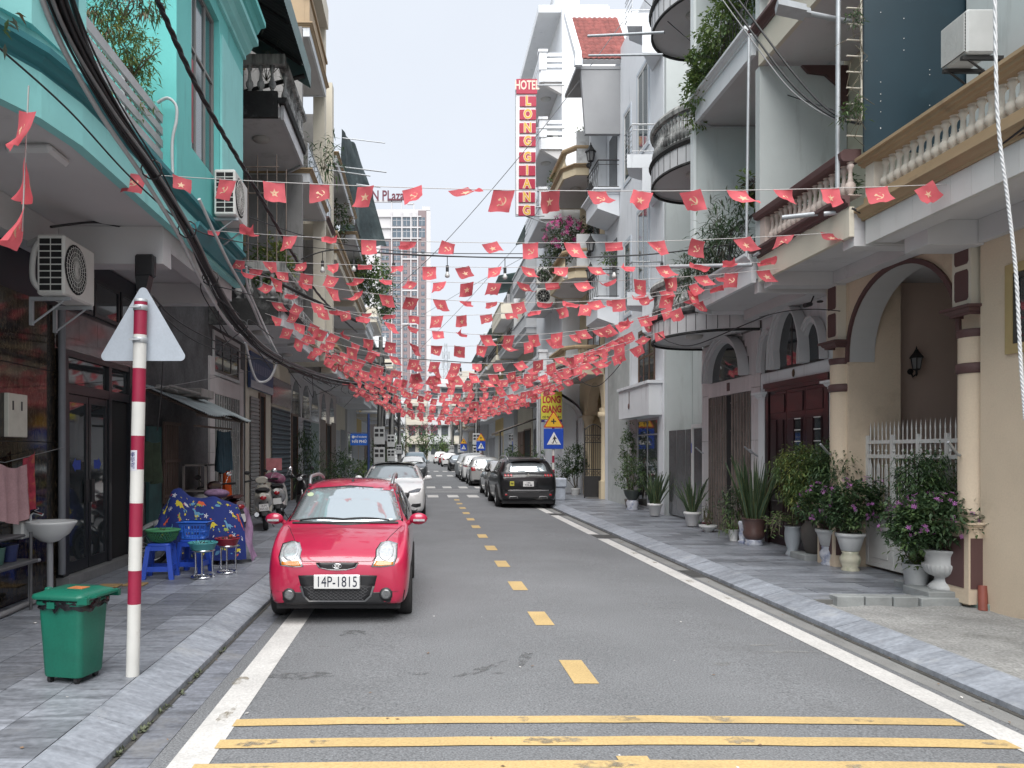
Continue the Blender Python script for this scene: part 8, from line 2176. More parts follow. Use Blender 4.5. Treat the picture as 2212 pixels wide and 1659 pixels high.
def chrome_stand(lab,x,y,hgt,s=1.0):
 t=thing('stand',lab,'stand',(x,y,KZ),'chrome stool frames holding basins')
 g=MB();z=KZ
 g.tube([(x+0.14*s*cos(a*pi/9),y+0.14*s*sin(a*pi/9),z+0.02) for a in range(17)],0.016,8);g.build('base_ring',M_chrome,t)
 for a in (0.2,2.7,4.9):
  g=MB();g.tube([(x+0.13*s*cos(a),y+0.13*s*sin(a),z+0.03),(x+0.12*s*cos(a),y+0.12*s*sin(a),z+hgt*0.5),(x+0.13*s*cos(a),y+0.13*s*sin(a),z+hgt)],0.013,8);g.build('leg',M_chrome,t)
 g=MB();g.tube([(x+0.15*s*cos(a*pi/12),y+0.15*s*sin(a*pi/12),z+hgt) for a in range(25)],0.012,8);g.build('seat_ring',M_chrome,t)
def basin(lab,x,y,z,m,r0=0.185,charcoal=True):
 t=thing('basin',lab,'basin',(x,y,z),'plastic basins on chrome stands')
 g=MB();g.lathe([(0,0.002),(r0*0.62,0.0),(r0*0.78,0.03),(r0*0.95,0.10),(r0*1.03,0.115),(r0*1.06,0.125),(r0*1.0,0.13),(r0*0.93,0.105),(r0*0.72,0.04),(0,0.035)],(x,y,z),26);g.build('bowl',m,t)
 g=MB();rg=random.Random(int(x*100));
 for k in range(70):
  a=rg.uniform(0,6.28);r_=r0*0.85*math.sqrt(rg.random());p=Vector((x+r_*cos(a),y+r_*sin(a),z+0.10))
  leaf(g,p,(rg.gauss(0,1),rg.gauss(0,1),rg.uniform(.2,1.3)),rg.uniform(0.05,0.11),0.010,0,0.1)
 g.build('dark_herbs',mat('dark_herb',(0.018,0.024,0.018),0.8,0.3,9),t)
M_tealp=mat('teal_plastic',(0.07,0.31,0.33),0.4,0.08,6);M_redpl=mat('red_plastic',(0.24,0.012,0.03),0.4,0.08,6)
chrome_stand('chrome stool frame under the teal basin',-2.88,10.15,0.37);basin('teal basin of dark herbs on chrome stand',-2.88,10.15,KZ+0.345,M_tealp)
chrome_stand('chrome stool frame under the red basin',-2.66,10.55,0.38,0.9);basin('dark red basin of herbs on chrome stand',-2.66,10.55,KZ+0.355,M_redpl,0.165)
t=thing('covered_motorbike','motorbike draped in a dark blue dinosaur print sheet','motorbike',(-3.2,11.6,KZ))
def hgt(u):
 pts=[(0,0.62),(0.10,0.86),(0.20,1.10),(0.26,1.12),(0.42,0.98),(0.55,0.97),(0.66,0.99),(0.8,0.92),(0.93,0.86),(1.0,0.62)]
 for (a,h0),(b,h1) in zip(pts,pts[1:]):
  if a <= u <= b: q=(u-a)/(b-a);return lerp(h0,h1,q*q*(3-2*q))
 return 0.6
ax_,bx_=Vector((-3.92,11.35,KZ)),Vector((-2.70,11.68,KZ));dv=(bx_-ax_);nv_=Vector((dv.y,-dv.x,0)).normalized()
def sheetf(u,v):
 h_=hgt(u);w_=0.20+0.10*sin(pi*u)
 hb=0.05+0.42*max(0,0.32-u)*2 + (0.02 if u > .3 else 0)
 q=(v-0.5)*2;s_=1 if q > 0 else -1;q=abs(q)
 z=h_-(h_-hb)*q**1.25
 o=s_*(0.05+w_*min(1,q*1.6)**0.8)*(1+0.06*sin(u*21+q*3))
 p=ax_+dv*u+nv_*o
 e=0.035*q*noise.noise((u*7,q*2,s_*3))+0.022*q*sin(u*26+s_)
 en=0.10*(u-0.9)*10*q if u > 0.9 else 0
 return (p.x+nv_.x*e+en*0.35,p.y+nv_.y*e,p.z+z+0.012*noise.noise((u*9,v*6,1)))
M_sheet=mat('navy_print_sheet',(0.012,0.028,0.17),0.85,0.12,5)
g=MB();g.grid(sheetf,40,34);sh_=g.build('sheet',M_sheet,t)
def printed(poly,cu,cv,s,rot,m,lift=0.006,asp=1.0):
 g=MB();V=[]
 for a,b in poly:
  aa,bb=a*cos(rot)-b*sin(rot),a*sin(rot)+b*cos(rot)
  u,v=cu+aa*s/1.46,cv-bb*s/1.9*asp
  p=Vector(sheetf(min(.995,max(0.005,u)),min(0.99,v)));e=0.004
  pu=Vector(sheetf(min(.999,u+e),v));pv=Vector(sheetf(u,min(.999,v+e)))
  n=(pu-p).cross(pv-p)
  n.normalize()
  if n.dot(Vector((nv_.x,nv_.y,0.4))) < 0: n=-n
  V.append(tuple(p+n*lift))
 c=tuple(sum(q[i] for q in V)/len(V) for i in range(3))
 for i in range(len(V)): g.face([c,V[i],V[(i+1) % len(V)]])
 return g
SAUR=[(-1,-0.5),(-0.8,-0.2),(-0.9,0.2),(-0.6,0.5),(-0.3,0.35),(0.0,0.5),(0.4,0.4),(0.8,0.0),(1.3,-0.25),(0.8,-0.25),(0.5,-0.35),(0.45,-0.7),(0.25,-0.7),(0.2,-0.4),(-0.2,-0.4),(-0.25,-0.7),(-0.45,-0.7),(-0.5,-0.35)]
LONGN=[(-0.9,1.2),(-0.5,1.25),(-0.35,1.0),(-0.45,0.4),(0.0,0.25),(0.5,0.2),(0.9,-0.3),(1.3,-0.35),(0.9,-0.55),(0.5,-0.4),(0.45,-0.9),(0.25,-0.9),(0.2,-0.4),(-0.2,-0.4),(-0.25,-0.9),(-0.45,-0.9),(-0.6,-0.2),(-0.65,0.8),(-0.9,0.95)]
FLOW=[((0.55+0.3*cos(5*k*2*pi/30))*cos(k*2*pi/30),(0.55+0.3*cos(5*k*2*pi/30))*sin(k*2*pi/30)) for k in range(30)]
LEAFP=[(-1,0),(-0.5,0.4),(0,0.5),(0.6,0.3),(1,0),(0.5,-0.35),(0,-0.4),(-0.6,-0.3)]
pm_={'y': mat('print_yellow',(0.60,0.50,0.04),0.85,0.1,8),'o': mat('print_orange',(0.62,0.11,0.04),0.85,0.1,8),'b': mat('print_light_blue',(0.11,0.28,0.46),0.85,0.1,8),'w': mat('print_white',(0.55,0.55,0.60),0.85,0.1,8),'g': mat('print_lime',(0.30,0.38,0.08),0.85,0.1,8)}
acc={k: MB() for k in pm_}
rg=random.Random(15)
items=[(SAUR,.28,.64,.085,-.3,'y'),(FLOW,.22,.575,.06,0,'w'),(SAUR,.52,.57,.085,-.4,'o'),(FLOW,.37,.74,.055,0,'w'),(LONGN,.30,.76,.075,0,'o'),(SAUR,.64,.75,.085,0,'y'),(LONGN,.47,.66,.08,.2,'b'),(LONGN,.82,.74,.075,.2,'b'),
         (FLOW,.57,.68,.055,0,'w'),(FLOW,.85,.62,.05,0,'w'),(LONGN,.95,.66,.07,0,'o'),(SAUR,.12,.60,.06,.8,'y'),(SAUR,.13,.74,.06,.2,'o'),(SAUR,.6,.88,.08,-.3,'o'),(SAUR,.76,.89,.085,1.0,'g'),(SAUR,.48,.94,.07,-.2,'y'),(FLOW,.5,.87,.05,0,'w'),(FLOW,.88,.82,.05,0,'w'),(LEAFP,.7,.60,.06,.3,'b'),(SAUR,.72,.565,.05,0,'g'),(LEAFP,.92,.93,.06,.5,'y'),(LEAFP,.7,.95,.06,.6,'b'),(FLOW,.18,.68,.045,0,'w')]
for k in range(16): items.append((rg.choice((SAUR,LONGN,FLOW)),rg.uniform(.08,.95),rg.uniform(.55,.95),rg.uniform(.035,.055),rg.uniform(-.6,.6),rg.choice('yobwg')))
for k in range(95): items.append((LEAFP,rg.uniform(.04,.97),rg.uniform(.53,.97),rg.uniform(.012,.03),rg.uniform(0,3),rg.choice('yobwgy')))
for poly,u,v,s_,r_,c_ in items:
 q=printed(poly,u,v,s_*0.85,r_,pm_[c_],0.006 if s_ > .035 else 0.004);b0=len(acc[c_].v);acc[c_].v += q.v;acc[c_].f += [tuple(i+b0 for i in f_) for f_ in q.f];acc[c_].m += q.m;acc[c_].s += q.s
for k in pm_: acc[k].build('printed_pattern',pm_[k],sh_,kind='stuff')
g=MB()
for k in range(3):
 pass
g.grid(lambda u,v: (-2.66+0.05*v+0.02*sin(v*9+u*4)+0.06*(v**2),11.5+0.42*u+0.03*sin(v*7),KZ+0.80-0.78*v+0.03*sin(u*9)),8,12);g.build('lilac_sheet',mat('lilac_cloth',(0.33,0.20,0.33),0.9,0.4,9),t)
g=MB();g.sphere((-3.15,11.85,KZ+1.02),(0.20,0.16,0.07),12);g.build('lilac_bundle',mat('lilac_cloth2',(0.20,0.12,0.20),0.9,0.5,12),t)
c0=ax_+Vector((-0.03,-0.05,0))
g=MB();g.lathe([(0.20,-0.04),(0.25,-0.045),(0.272,-0.02),(0.272,0.02),(0.25,0.045),(0.20,0.04)],(0,0,0),24,axis='x',caps=False)
M_=Matrix.Translation((c0.x,c0.y,KZ+0.272)) @ Matrix.Rotation(R(-62),4,'Z');g.xf(M_);wh=g.build('front_wheel',M_rubber,t)
g=MB();g.lathe([(0.205,-0.03),(0.185,-0.025),(0.185,0.025),(0.205,0.03)],(0,0,0),22,axis='x',caps=False)
for k in range(12):
 a=k*pi/6;g.tube([(0,0.02*cos(a),0.02*sin(a)),(0,0.19*cos(a),0.19*sin(a))],0.004,4)
g.xf(M_);g.build('rim',M_rim,wh)
g=MB();loft(g,[((c0.x-0.16,c0.y-0.04,KZ+0.50),0.05,0.03),((c0.x,c0.y,KZ+0.60),0.08,0.05),((c0.x+0.16,c0.y+0.04,KZ+0.66),0.10,0.09),((c0.x+0.26,c0.y+0.07,KZ+0.72),0.07,0.09)]);g.build('front_mudguard',paint('bike_grey_paint',(0.30,0.31,0.31),0.3),t)
g=MB();g.sphere((c0.x+0.12,c0.y-0.05,KZ+0.60),(0.09,0.05,0.07),12);g.build('headlight',M_head,t)
bk=MB()
for k in range(2): bk.bbox(-3.98+k*0.28,-3.72+k*0.28,9.42+0.1*k,9.62+0.1*k,KZ+0.002,KZ+0.02,0.004)
tag(bk.build('cardboard',mat('cardboard',(0.30,0.20,0.09),0.85,0.15,8),org=(-3.85,9.5,KZ)),'flat brown cardboard pieces on the pavement before the glass door','cardboard')
bg_=MB();rg=random.Random(3)
for k in range(9): bg_.sphere((-2.12+rg.gauss(0,0.05),12.2+rg.gauss(0,0.08),KZ+0.10+0.12*rg.random()),(0.06,0.06,0.05),8)
tag(bg_.build('plastic_bag',mat('printed_white_bag',(0.55,0.50,0.50),0.4,0.3,18,dirt=0.3,dcol=(0.35,0.10,0.10),dscale=8),org=(-2.12,12.2,KZ)),'crumpled white and red plastic bag at the kerb left of the red car','bag')
# plants on the right pavement
def snake_plant(name,lab,x,y,z,n,h,spread,potprof,potm,rg,group='snake plants in pots',stand=None,extra=None):
 t=thing('snake_plant',lab,'potted plant',(x,y,KZ),group)
 if stand:
  g=MB();g.lathe(stand[0],(x,y,KZ),16);g.build('pot_stand',stand[1],t)
 pot(t,potprof,x,y,z,potm,16)
 top=z+max(p[1] for p in potprof)-0.04
 g=MB()
 for k in range(n):
  a=rg.uniform(0,6.28);r_=rg.uniform(0,potprof[-1][0]*0.7);b=Vector((x+r_*cos(a),y+r_*sin(a),top))
  d=Vector((cos(a),sin(a),0))*rg.uniform(0.1,1)*spread;hh=h*rg.uniform(0.55,1.05);w_=rg.uniform(0.028,0.045)
  sd=Vector((-sin(a+rg.gauss(0,.8)),cos(a+rg.gauss(0,.8)),0));bow=rg.uniform(0.0,0.5)
  pts=[b+d*(q*(1-bow)+bow*q*q)+Vector((0,0,hh*q)) for q in (0,.3,.6,.85,1)];ws=(0.7,1,1,0.6,0.05)
  tw=[sd*w_*w2*0.5+Vector((cos(a),sin(a),0))*0.006 for w2 in ws]
  for i in range(4):
   m_=0
   mid0,mid1=pts[i]+Vector((cos(a),sin(a),0))*(-0.008),pts[i+1]+Vector((cos(a),sin(a),0))*(-0.008)
   g.face([pts[i]-tw[i],mid0,mid1,pts[i+1]-tw[i+1]],m_,True);g.face([mid0,pts[i]+tw[i],pts[i+1]+tw[i+1],mid1],m_,True)
   g.face([pts[i]+tw[i],pts[i]+tw[i]*1.18,pts[i+1]+tw[i+1]*1.18,pts[i+1]+tw[i+1]],1,True);g.face([pts[i]-tw[i]*1.18,pts[i]-tw[i],pts[i+1]-tw[i+1],pts[i+1]-tw[i+1]*1.18],1,True)
 g.build('leaves',[mat('snake_leaf',(0.040,0.075,0.038),0.45,0.45,14,trans=0.1),mat('snake_leaf_edge',(0.20,0.21,0.075),0.5,0.2,9,trans=0.1)],t)
 return t
rg=random.Random(41)
WP=[(0.10,0),(0.12,0.02),(0.165,0.25),(0.185,0.26),(0.185,0.31),(0.16,0.31)]
snake_plant('','snake plant in white plastic pot, left one, beside the glass shop door',5.93,19.7,KZ+0.02,46,0.85,0.42,WP,M_plw,rg)
snake_plant('','snake plant in white plastic pot, right one, before the steel gate panels',5.94,17.0,KZ+0.02,36,0.80,0.40,WP,M_plw,rg)
M_brpot=mat('brown_glazed_pot',(0.10,0.058,0.05),0.35,0.2,8,dirt=0.15)
M_bluewhite=mat('blue_white_porcelain',(0.45,0.47,0.52),0.25,0.1,8,dirt=0.6,dcol=(0.04,0.07,0.20),dscale=7)
snake_plant('','largest snake plant with yellow edged leaves in brown glazed pot',5.90,13.75,KZ+0.10,62,1.12,0.42,[(0.13,0),(0.17,0.04),(0.19,0.12),(0.165,0.17),(0.195,0.30),(0.215,0.36),(0.225,0.37),(0.20,0.37)],M_brpot,rg,stand=([(0.15,0),(0.16,0.03),(0.14,0.06),(0.15,0.098),(0,0.099)],M_bluewhite))
def shrub(lab,x,y,zb,prof,pm,c,r,n,l,w,mats,seed,fl=0,flr=None,stand=None,cat='potted plant',group=None,extra=None,name='potted_shrub',potn='pot',up=0.25,stems=6,droop=0.3):
 t=thing(name,lab,cat,(x,y,KZ),group);rg=random.Random(seed)
 if stand:
  for sp,sm,nm in stand: g=MB();(g.lathe(sp,(x,y,KZ),20) if isinstance(sp,list) else g.bbox(*sp,0.01));g.build(nm,sm,t)
 if prof: pot(t,prof,x,y,zb,pm,22,potn)
 top=zb+(max(p[1] for p in prof)-0.03 if prof else 0)
 g=MB();branches(g,(x,y,top),c,r,stems,rg);g.build('stems',M_stem,t)
 g=MB()
 for cc_,r2 in ([(c,r)] if isinstance(c[0],(int,float)) and not isinstance(c[0],tuple) else []): crown(g,cc_,r2,n,l,w,rg,len(mats),up=up,droop=droop)
 for cc_,r2,n2 in (extra or []): crown(g,cc_,r2,n2,l,w,rg,len(mats),up=up,droop=droop)
 g.build('foliage',mats,t)
 if fl:
  g=MB();flowers(g,c,r,fl,0.034,rg)
  for cc_,r2,n2 in (extra or []): flowers(g,cc_,r2,fl//3,0.034,rg)
  g.build('flowers',M_pink,t,kind='stuff')
 return t
M_urn=mat('white_urn',(0.52,0.53,0.53),0.55,0.08,6,dirt=0.2,dcol=(0.28,0.28,0.27),streak=True)
M_jar=mat('grey_brown_jar',(0.085,0.075,0.068),0.6,0.15,6)
M_cream3=mat('cream_porcelain',(0.48,0.46,0.36),0.3,0.15,8,dirt=0.5,dcol=(0.22,0.27,0.16),dscale=6)
URN=[(0.165,0.0),(0.17,0.02),(0.145,0.05),(0.10,0.10),(0.095,0.14),(0.15,0.165),(0.20,0.21),(0.225,0.27),(0.225,0.30),(0.195,0.315),(0.195,0.40),(0.215,0.44),(0.235,0.46),(0.235,0.48),(0.205,0.48)]
U1=Vector((5.96,8.84,0))
t=shrub('pink flowered shrub in a white footed urn on grey stone slab by the right pillar',U1.x,U1.y,KZ+0.10,[(r_*0.93,z*0.93) for r_,z in URN],M_urn,(U1.x+0.0,U1.y,1.00),(0.52,0.42,0.32),4200,0.072,0.036,[L_dark,L_mid,L_dark],5,fl=40,stand=[((U1.x-0.32,U1.x+0.34,U1.y-0.24,U1.y+0.24,KZ-0.02,KZ+0.10),M_slab,'stone_base')],extra=[((U1.x-0.42,U1.y,0.92),(0.26,0.25,0.28),1100),((U1.x+0.42,U1.y,1.05),(0.22,0.25,0.22),650)])
g=MB()
for k in range(30):
 a=k*2*pi/30;g.tube([(U1.x+r_*cos(a),U1.y+r_*sin(a),KZ+0.10+z*0.93) for r_,z in ((0.15*0.93,0.17),(0.195*0.93,0.21),(0.222*0.93,0.27),(0.222*0.93,0.30))],0.008,4)
g.build('fluting',M_urn,t)
shrub('small leafy plant in a white fluted tapered pot left of the footed urn',5.84,9.14,KZ,[(0.10,0),(0.105,0.01),(0.145,0.33),(0.15,0.34),(0.13,0.34)],mat('ribbed_white_pot',(0.50,0.51,0.51),0.5,0.1,6),(5.82,9.14,0.60),(0.16,0.15,0.15),260,0.085,0.030,[L_mid,L_light,L_mid],6)
shrub('dark fine leaved bush in white urn behind the pink flowered shrub',6.06,9.36,KZ+0.08,URN,M_urn,(6.12,9.38,1.35),(0.36,0.30,0.42),4200,0.095,0.020,[L_dark,L_dark,L_mid],7,stand=[((5.84,6.29,9.18,9.58,KZ-0.02,KZ+0.08),M_slab,'stone_base')],extra=[((6.1,9.35,0.95),(0.28,0.28,0.25),900),((6.16,9.4,1.72),(0.18,0.18,0.14),200)],droop=0.55)
BOWL=[(0.10,0),(0.12,0.015),(0.165,0.17),(0.175,0.20),(0.19,0.21),(0.195,0.25),(0.17,0.25)]
STL=[(0.115,0),(0.12,0.02),(0.10,0.05),(0.13,0.12),(0.135,0.18),(0.10,0.24),(0.115,0.27),(0,0.272)]
shrub('pink flowered shrub in white bowl pot on cream porcelain stool',5.98,10.80,KZ+0.272,BOWL,M_urn,(5.98,10.8,1.05),(0.36,0.32,0.34),2600,0.070,0.034,[L_dark,L_mid,L_dark],8,fl=24,stand=[(STL,M_cream3,'porcelain_stool')],extra=[((6.2,10.7,1.15),(0.22,0.22,0.3),800)])
shrub('pink flowered shrub in white bowl pot on blue and white porcelain stool',5.98,11.35,KZ+0.272,BOWL,M_urn,(5.92,11.4,1.02),(0.34,0.30,0.30),2200,0.070,0.034,[L_dark,L_mid,L_dark],9,fl=20,stand=[(STL,M_bluewhite,'porcelain_stool')])
shrub('large fine leaved bush, light green and dark, in grey brown jar on slab',6.08,11.95,KZ+0.09,[(0.13,0),(0.15,0.03),(0.20,0.20),(0.215,0.30),(0.20,0.40),(0.15,0.47),(0.145,0.48),(0.155,0.50),(0.13,0.50)],M_jar,(5.98,12.1,1.42),(0.40,0.44,0.52),5200,0.095,0.021,[L_light,L_yel,L_mid],10,stand=[((5.80,6.28,11.72,12.2,KZ-0.02,KZ+0.09),M_slab,'stone_base')],potn='jar',droop=0.5)
shrub('dark feathery bush rising behind the white bowl pots by the gate',6.14,11.45,KZ+0.05,[(0.12,0),(0.16,0.25),(0.18,0.28),(0.16,0.28)],M_jar,(6.14,11.5,1.50),(0.30,0.36,0.40),3600,0.10,0.020,[L_dark,L_dark,L_mid],11,droop=0.55)
t=thing('potted_plant','arching fern like plant in pale grey vase by the dark red door','potted plant',(5.92,12.35,KZ));rg=random.Random(13)
pot(t,[(0.10,0),(0.11,0.03),(0.09,0.06),(0.08,0.10),(0.115,0.22),(0.125,0.36),(0.115,0.44),(0.135,0.47),(0.11,0.47)],5.92,12.35,KZ,mat('pale_grey_vase',(0.40,0.43,0.46),0.4,0.06,5),20,'vase')
g=MB();s_=MB()
for k in range(26):
 a=rg.uniform(0,6.28);L_=rg.uniform(0.35,0.72);b=Vector((5.92,12.35,0.58));d=Vector((cos(a),sin(a),0))
 pts=[b+d*L_*q*0.9+Vector((0,0,L_*(1.1*q-1.0*q*q*rg.uniform(.8,1.3)))) for q in [i/9 for i in range(10)]]
 s_.tube(pts,0.005,4)
 for i in range(2,10):
  t_=(pts[i]-pts[i-1]).normalized();sd=t_.cross(Vector((0,0,1))).normalized()
  for s in (-1,1): leaf(g,pts[i],t_*0.5+sd*s+Vector((0,0,0.2)),0.085,0.034,rg.randrange(2),0.15)
s_.build('fronds',M_stem,t);g.build('foliage',[L_mid,L_light],t)
shrub('trailing plant in small white pot beside the brown glazed pot',5.78,14.35,KZ,[(0.07,0),(0.10,0.2),(0.11,0.21),(0.09,0.21)],M_plw,(5.74,14.35,0.45),(0.20,0.18,0.16),220,0.10,0.018,[L_mid,L_light,L_mid],14,droop=0.7)
shrub('leafy shrub in dark red pot behind the largest snake plant',5.98,14.5,KZ,[(0.09,0),(0.12,0.24),(0.13,0.25),(0.11,0.25)],mat('dark_red_pot',(0.13,0.02,0.022),0.45,0.1,6),(5.98,14.6,0.85),(0.30,0.28,0.35),700,0.10,0.035,[L_dark,L_mid,L_grey],15)
fg=MB();fg.lathe([(0.08,0),(0.09,0.04),(0.06,0.06),(0.075,0.15),(0.06,0.22),(0.07,0.3),(0.085,0.36),(0.07,0.40),(0,0.41)],(5.80,13.98,KZ),14);tag(fg.build('vase',M_bluewhite,org=(5.80,13.98,KZ)),'white patterned porcelain vase wedged beside the brown glazed pot','vase')
shrub('sparse plant in small red pot beside the white bowl',5.98,16.25,KZ,[(0.08,0),(0.10,0.16),(0.11,0.165),(0.09,0.165)],mat('red_pot',(0.16,0.02,0.028),0.45,0.1,6),(5.98,16.2,0.55),(0.10,0.10,0.26),90,0.07,0.03,[L_mid,L_light,L_mid],16)
shrub('low white stone bowl with a twig by the folding gate',5.90,15.95,KZ,[(0.08,0),(0.09,0.02),(0.17,0.09),(0.185,0.14),(0.16,0.14)],M_urn,(5.90,15.95,0.42),(0.10,0.10,0.20),40,0.06,0.02,[L_grey,L_mid,L_grey],17)
shrub('round bonsai in dark pot on blue ceramic stool by the bare plaster wall',5.95,21.9,KZ+0.28,[(0.12,0),(0.2,0.12),(0.24,0.26),(0.25,0.28),(0.21,0.28)],mat('dark_glazed_pot',(0.05,0.06,0.055),0.4,0.2,8),(5.95,21.9,1.15),(0.46,0.42,0.48),1500,0.07,0.035,[L_dark,L_mid,L_mid],18,stand=[([(0.16,0),(0.17,0.03),(0.14,0.08),(0.18,0.2),(0.14,0.278),(0,0.279)],M_bluewhite,'ceramic_stool')])
shrub('slender climbing shrub against the bare plaster wall',6.1,22.75,KZ,[(0.1,0),(0.15,0.25),(0.13,0.25)],M_jar,(6.08,22.75,1.75),(0.24,0.26,0.75),900,0.10,0.042,[L_mid,L_dark,L_mid],19)
shrub('tall dark shrub in pale pot by the roller shutter',5.80,29.3,KZ,[(0.14,0),(0.17,0.2),(0.19,0.26),(0.16,0.26)],M_urn,(5.80,29.35,1.45),(0.42,0.4,0.62),1200,0.12,0.055,[L_dark,L_dark,L_mid],20)
shrub('thin shrub in brown pot left of the tall dark shrub',5.35,29.9,KZ,[(0.12,0),(0.16,0.2),(0.17,0.24),(0.14,0.24)],M_brpot,(5.35,29.9,1.0),(0.36,0.34,0.60),700,0.11,0.05,[L_dark,L_mid,L_dark],21)
bxx=MB();bxx.bbox(4.50,4.86,26.2,26.5,KZ,0.55,0.02);bxx.bbox(4.46,4.9,26.15,26.55,0.56,0.88,0.04);tag(bxx.build('box',mat('pale_box',(0.34,0.37,0.42),0.6,0.25,5),org=(4.68,26.3,KZ)),'pale blue grey boxes stacked beside the black SUV','box')
pp=MB();pp.cyl((6.02,8.3,0.08),(6.06,8.36,0.34),0.045,n=10);tag(pp.build('pipe',mat('red_pvc',(0.25,0.07,0.05),0.6,0.15,6),org=(6.02,8.3,0.08)),'short rusty red pipe sticking up at the foot of the beige wall','pipe')
def plant(lab,c,r,n,l,w,mats,seed,extra=None,fl=None,up=0.2,droop=0.3,name='balcony_plant',box=None):
 t=thing(name,lab,'plant',tuple(c),'plants on the balconies');rg=random.Random(seed);g=MB()
 crown(g,c,r,n,l,w,rg,len(mats),up=up,shell=0.1,droop=droop)
 for c2,r2,n2 in (extra or []): crown(g,c2,r2,n2,l,w,rg,len(mats),up=up,shell=0.1,droop=droop)
 g.build('foliage',mats,t)
 g=MB()
 branches(g,(c[0],c[1],c[2]-r[2]),c,r,5,rg)
 for c2,r2,n2 in (extra or []): branches(g,(c[0],c[1],c[2]-r[2]),c2,r2,2,rg)
 g.build('stems',M_stem,t)
 if fl: g=MB();flowers(g,c,r,fl[0],fl[1],rg);g.build('flowers',fl[2],t,kind='stuff')
 if box: g=MB();g.bbox(*box,0.01);g.build('planter',M_urn,t)
 return t
plant('yellow green feathery shrub behind the slats of the turquoise balcony',P(285,112,8.3),(0.30,0.30,0.28),900,0.09,0.018,[L_yel,L_light,L_yel],51,[(P(245,60,8.0),(0.15,0.2,0.2),200),(P(300,200,8.4),(0.16,0.2,0.35),330),(P(260,250,8.0),(0.2,0.2,0.3),200)],droop=0.5)
plant('brownish hanging branch at the top of the turquoise balcony',P(270,8,8.2),(0.42,0.3,0.16),500,0.10,0.02,[L_brn,L_grey,L_mid],52,[(P(215,35,8.0),(0.22,0.2,0.2),160)],droop=0.8)
plant('green bush on the lower balcony of the mouldy grey house',P(585,575,17.6),(0.55,0.7,0.65),1300,0.14,0.06,[L_light,L_mid,L_yel],53)
plant('thin grass in the upper balcony of the mouldy grey house',P(575,140,17),(0.35,0.3,0.35),60,0.45,0.018,[L_grey,L_light,L_grey],54,droop=0.5)
plant('palm fronds behind the upper mouldy balustrade',P(700,335,21),(0.4,0.5,0.4),150,0.35,0.04,[L_dark,L_mid,L_dark],55)
plant('dark climber beside the cream pillar on the left',P(735,465,30),(0.35,0.6,0.9),500,0.16,0.07,[L_dark,L_mid,L_brn],56)
plant('bushy green plants below the shade net',P(795,580,38),(0.9,1.5,1.1),900,0.25,0.10,[L_mid,L_dark,L_light],57,[(P(800,640,40),(0.7,1.2,0.8),400)],fl=(10,0.1,M_magenta))
plant('ivy tumbling over the far left balconies',P(835,640,48),(0.5,2,1.6),700,0.3,0.13,[L_dark,L_mid,L_dark],58)
plant('lush hanging vine with planters on the upper white balcony',(4.98,13.0,8.75),(0.32,1.15,0.55),2600,0.085,0.045,[L_mid,L_light,L_light],59,[((4.95,13.7,8.5),(0.28,0.5,0.6),900),((5.0,12.1,9.2),(0.3,0.5,0.5),800),((4.98,14.2,8.2),(0.2,0.25,0.5),400)],box=(4.85,5.05,13.3,13.8,8.75,8.93))
plant('dark strappy plants crowding the lower white balcony rail',(4.98,13.2,5.15),(0.28,0.95,0.45),700,0.24,0.026,[L_dark,L_grey,L_dark],60,[((4.9,13.9,4.95),(0.2,0.35,0.42),260),((4.95,12.3,5.4),(0.25,0.35,0.35),250),((5.0,12.9,5.6),(0.2,0.3,0.3),160)],up=0.5,droop=0.35)
plant('purple leaved bush by the near end of the brown rail',P(1650,405,11.8),(0.26,0.25,0.14),700,0.07,0.03,[L_purp,L_purp,L_grey],61)
plant('pale green vine at the corner of the brown balustrade',P(1620,410,12),(0.18,0.2,0.22),200,0.11,0.06,[L_light,L_mid,L_light],62)
plant('green shrubs behind the brown rail balustrade',(5.3,10.2,5.1),(0.15,0.9,0.22),500,0.10,0.04,[L_mid,L_light,L_dark],63)
plant('bougainvillea with magenta flowers on the ochre cream balcony',P(1220,515,29),(0.75,0.9,0.75),1500,0.13,0.07,[L_dark,L_grey,L_mid],64,[(P(1185,575,29.5),(0.4,0.6,0.5),400),(P(1275,490,29),(0.5,0.5,0.5),300)],fl=(34,0.12,M_magenta))
plant('small green plant on the ochre cream gable',P(1265,290,27),(0.3,0.3,0.16),160,0.12,0.06,[L_light,L_mid,L_light],65)
plant('green potted plant on the lower iron balcony of the narrow white house',P(1325,555,25.3),(0.35,0.35,0.3),200,0.14,0.06,[L_light,L_mid,L_light],66)
plant('climber on the hotel side balcony edge',P(1208,385,29.5),(0.3,0.6,0.5),300,0.14,0.07,[L_mid,L_dark,L_mid],67)
plant('tall strappy dracaena by the teal door panel',(-3.95,27.0,1.15),(0.45,0.6,1.0),700,0.40,0.035,[L_dark,L_mid,L_dark],71,[((-3.95,26.6,2.0),(0.35,0.4,0.5),200)],up=0.6,name='street_plant')
plant('leafy pot plants before the brown fronted house',(-3.7,34.5,0.95),(0.6,1.3,0.8),700,0.25,0.06,[L_dark,L_mid,L_dark],72,name='street_plant')
plant('low bush beyond the white hatchback on the left',(-3.0,39.0,0.75),(0.6,1.2,0.55),500,0.2,0.09,[L_mid,L_light,L_mid],73,name='street_plant')
for i,(x,y,z,lab) in enumerate(((5.7,36,1.2,'leafy bush behind the crossing sign'),(5.6,47,1.3,'dracaena clump half way down the right pavement'),(-3.3,55,1.2,'bush beyond the first meter pole on the left'),(-3.2,71,1.3,'bush far down the left pavement'))):
 plant(lab,(x,y,z),(0.6,1.0,1.0),450,0.28,0.09,[L_dark,L_mid,L_dark],80+i,name='street_plant')
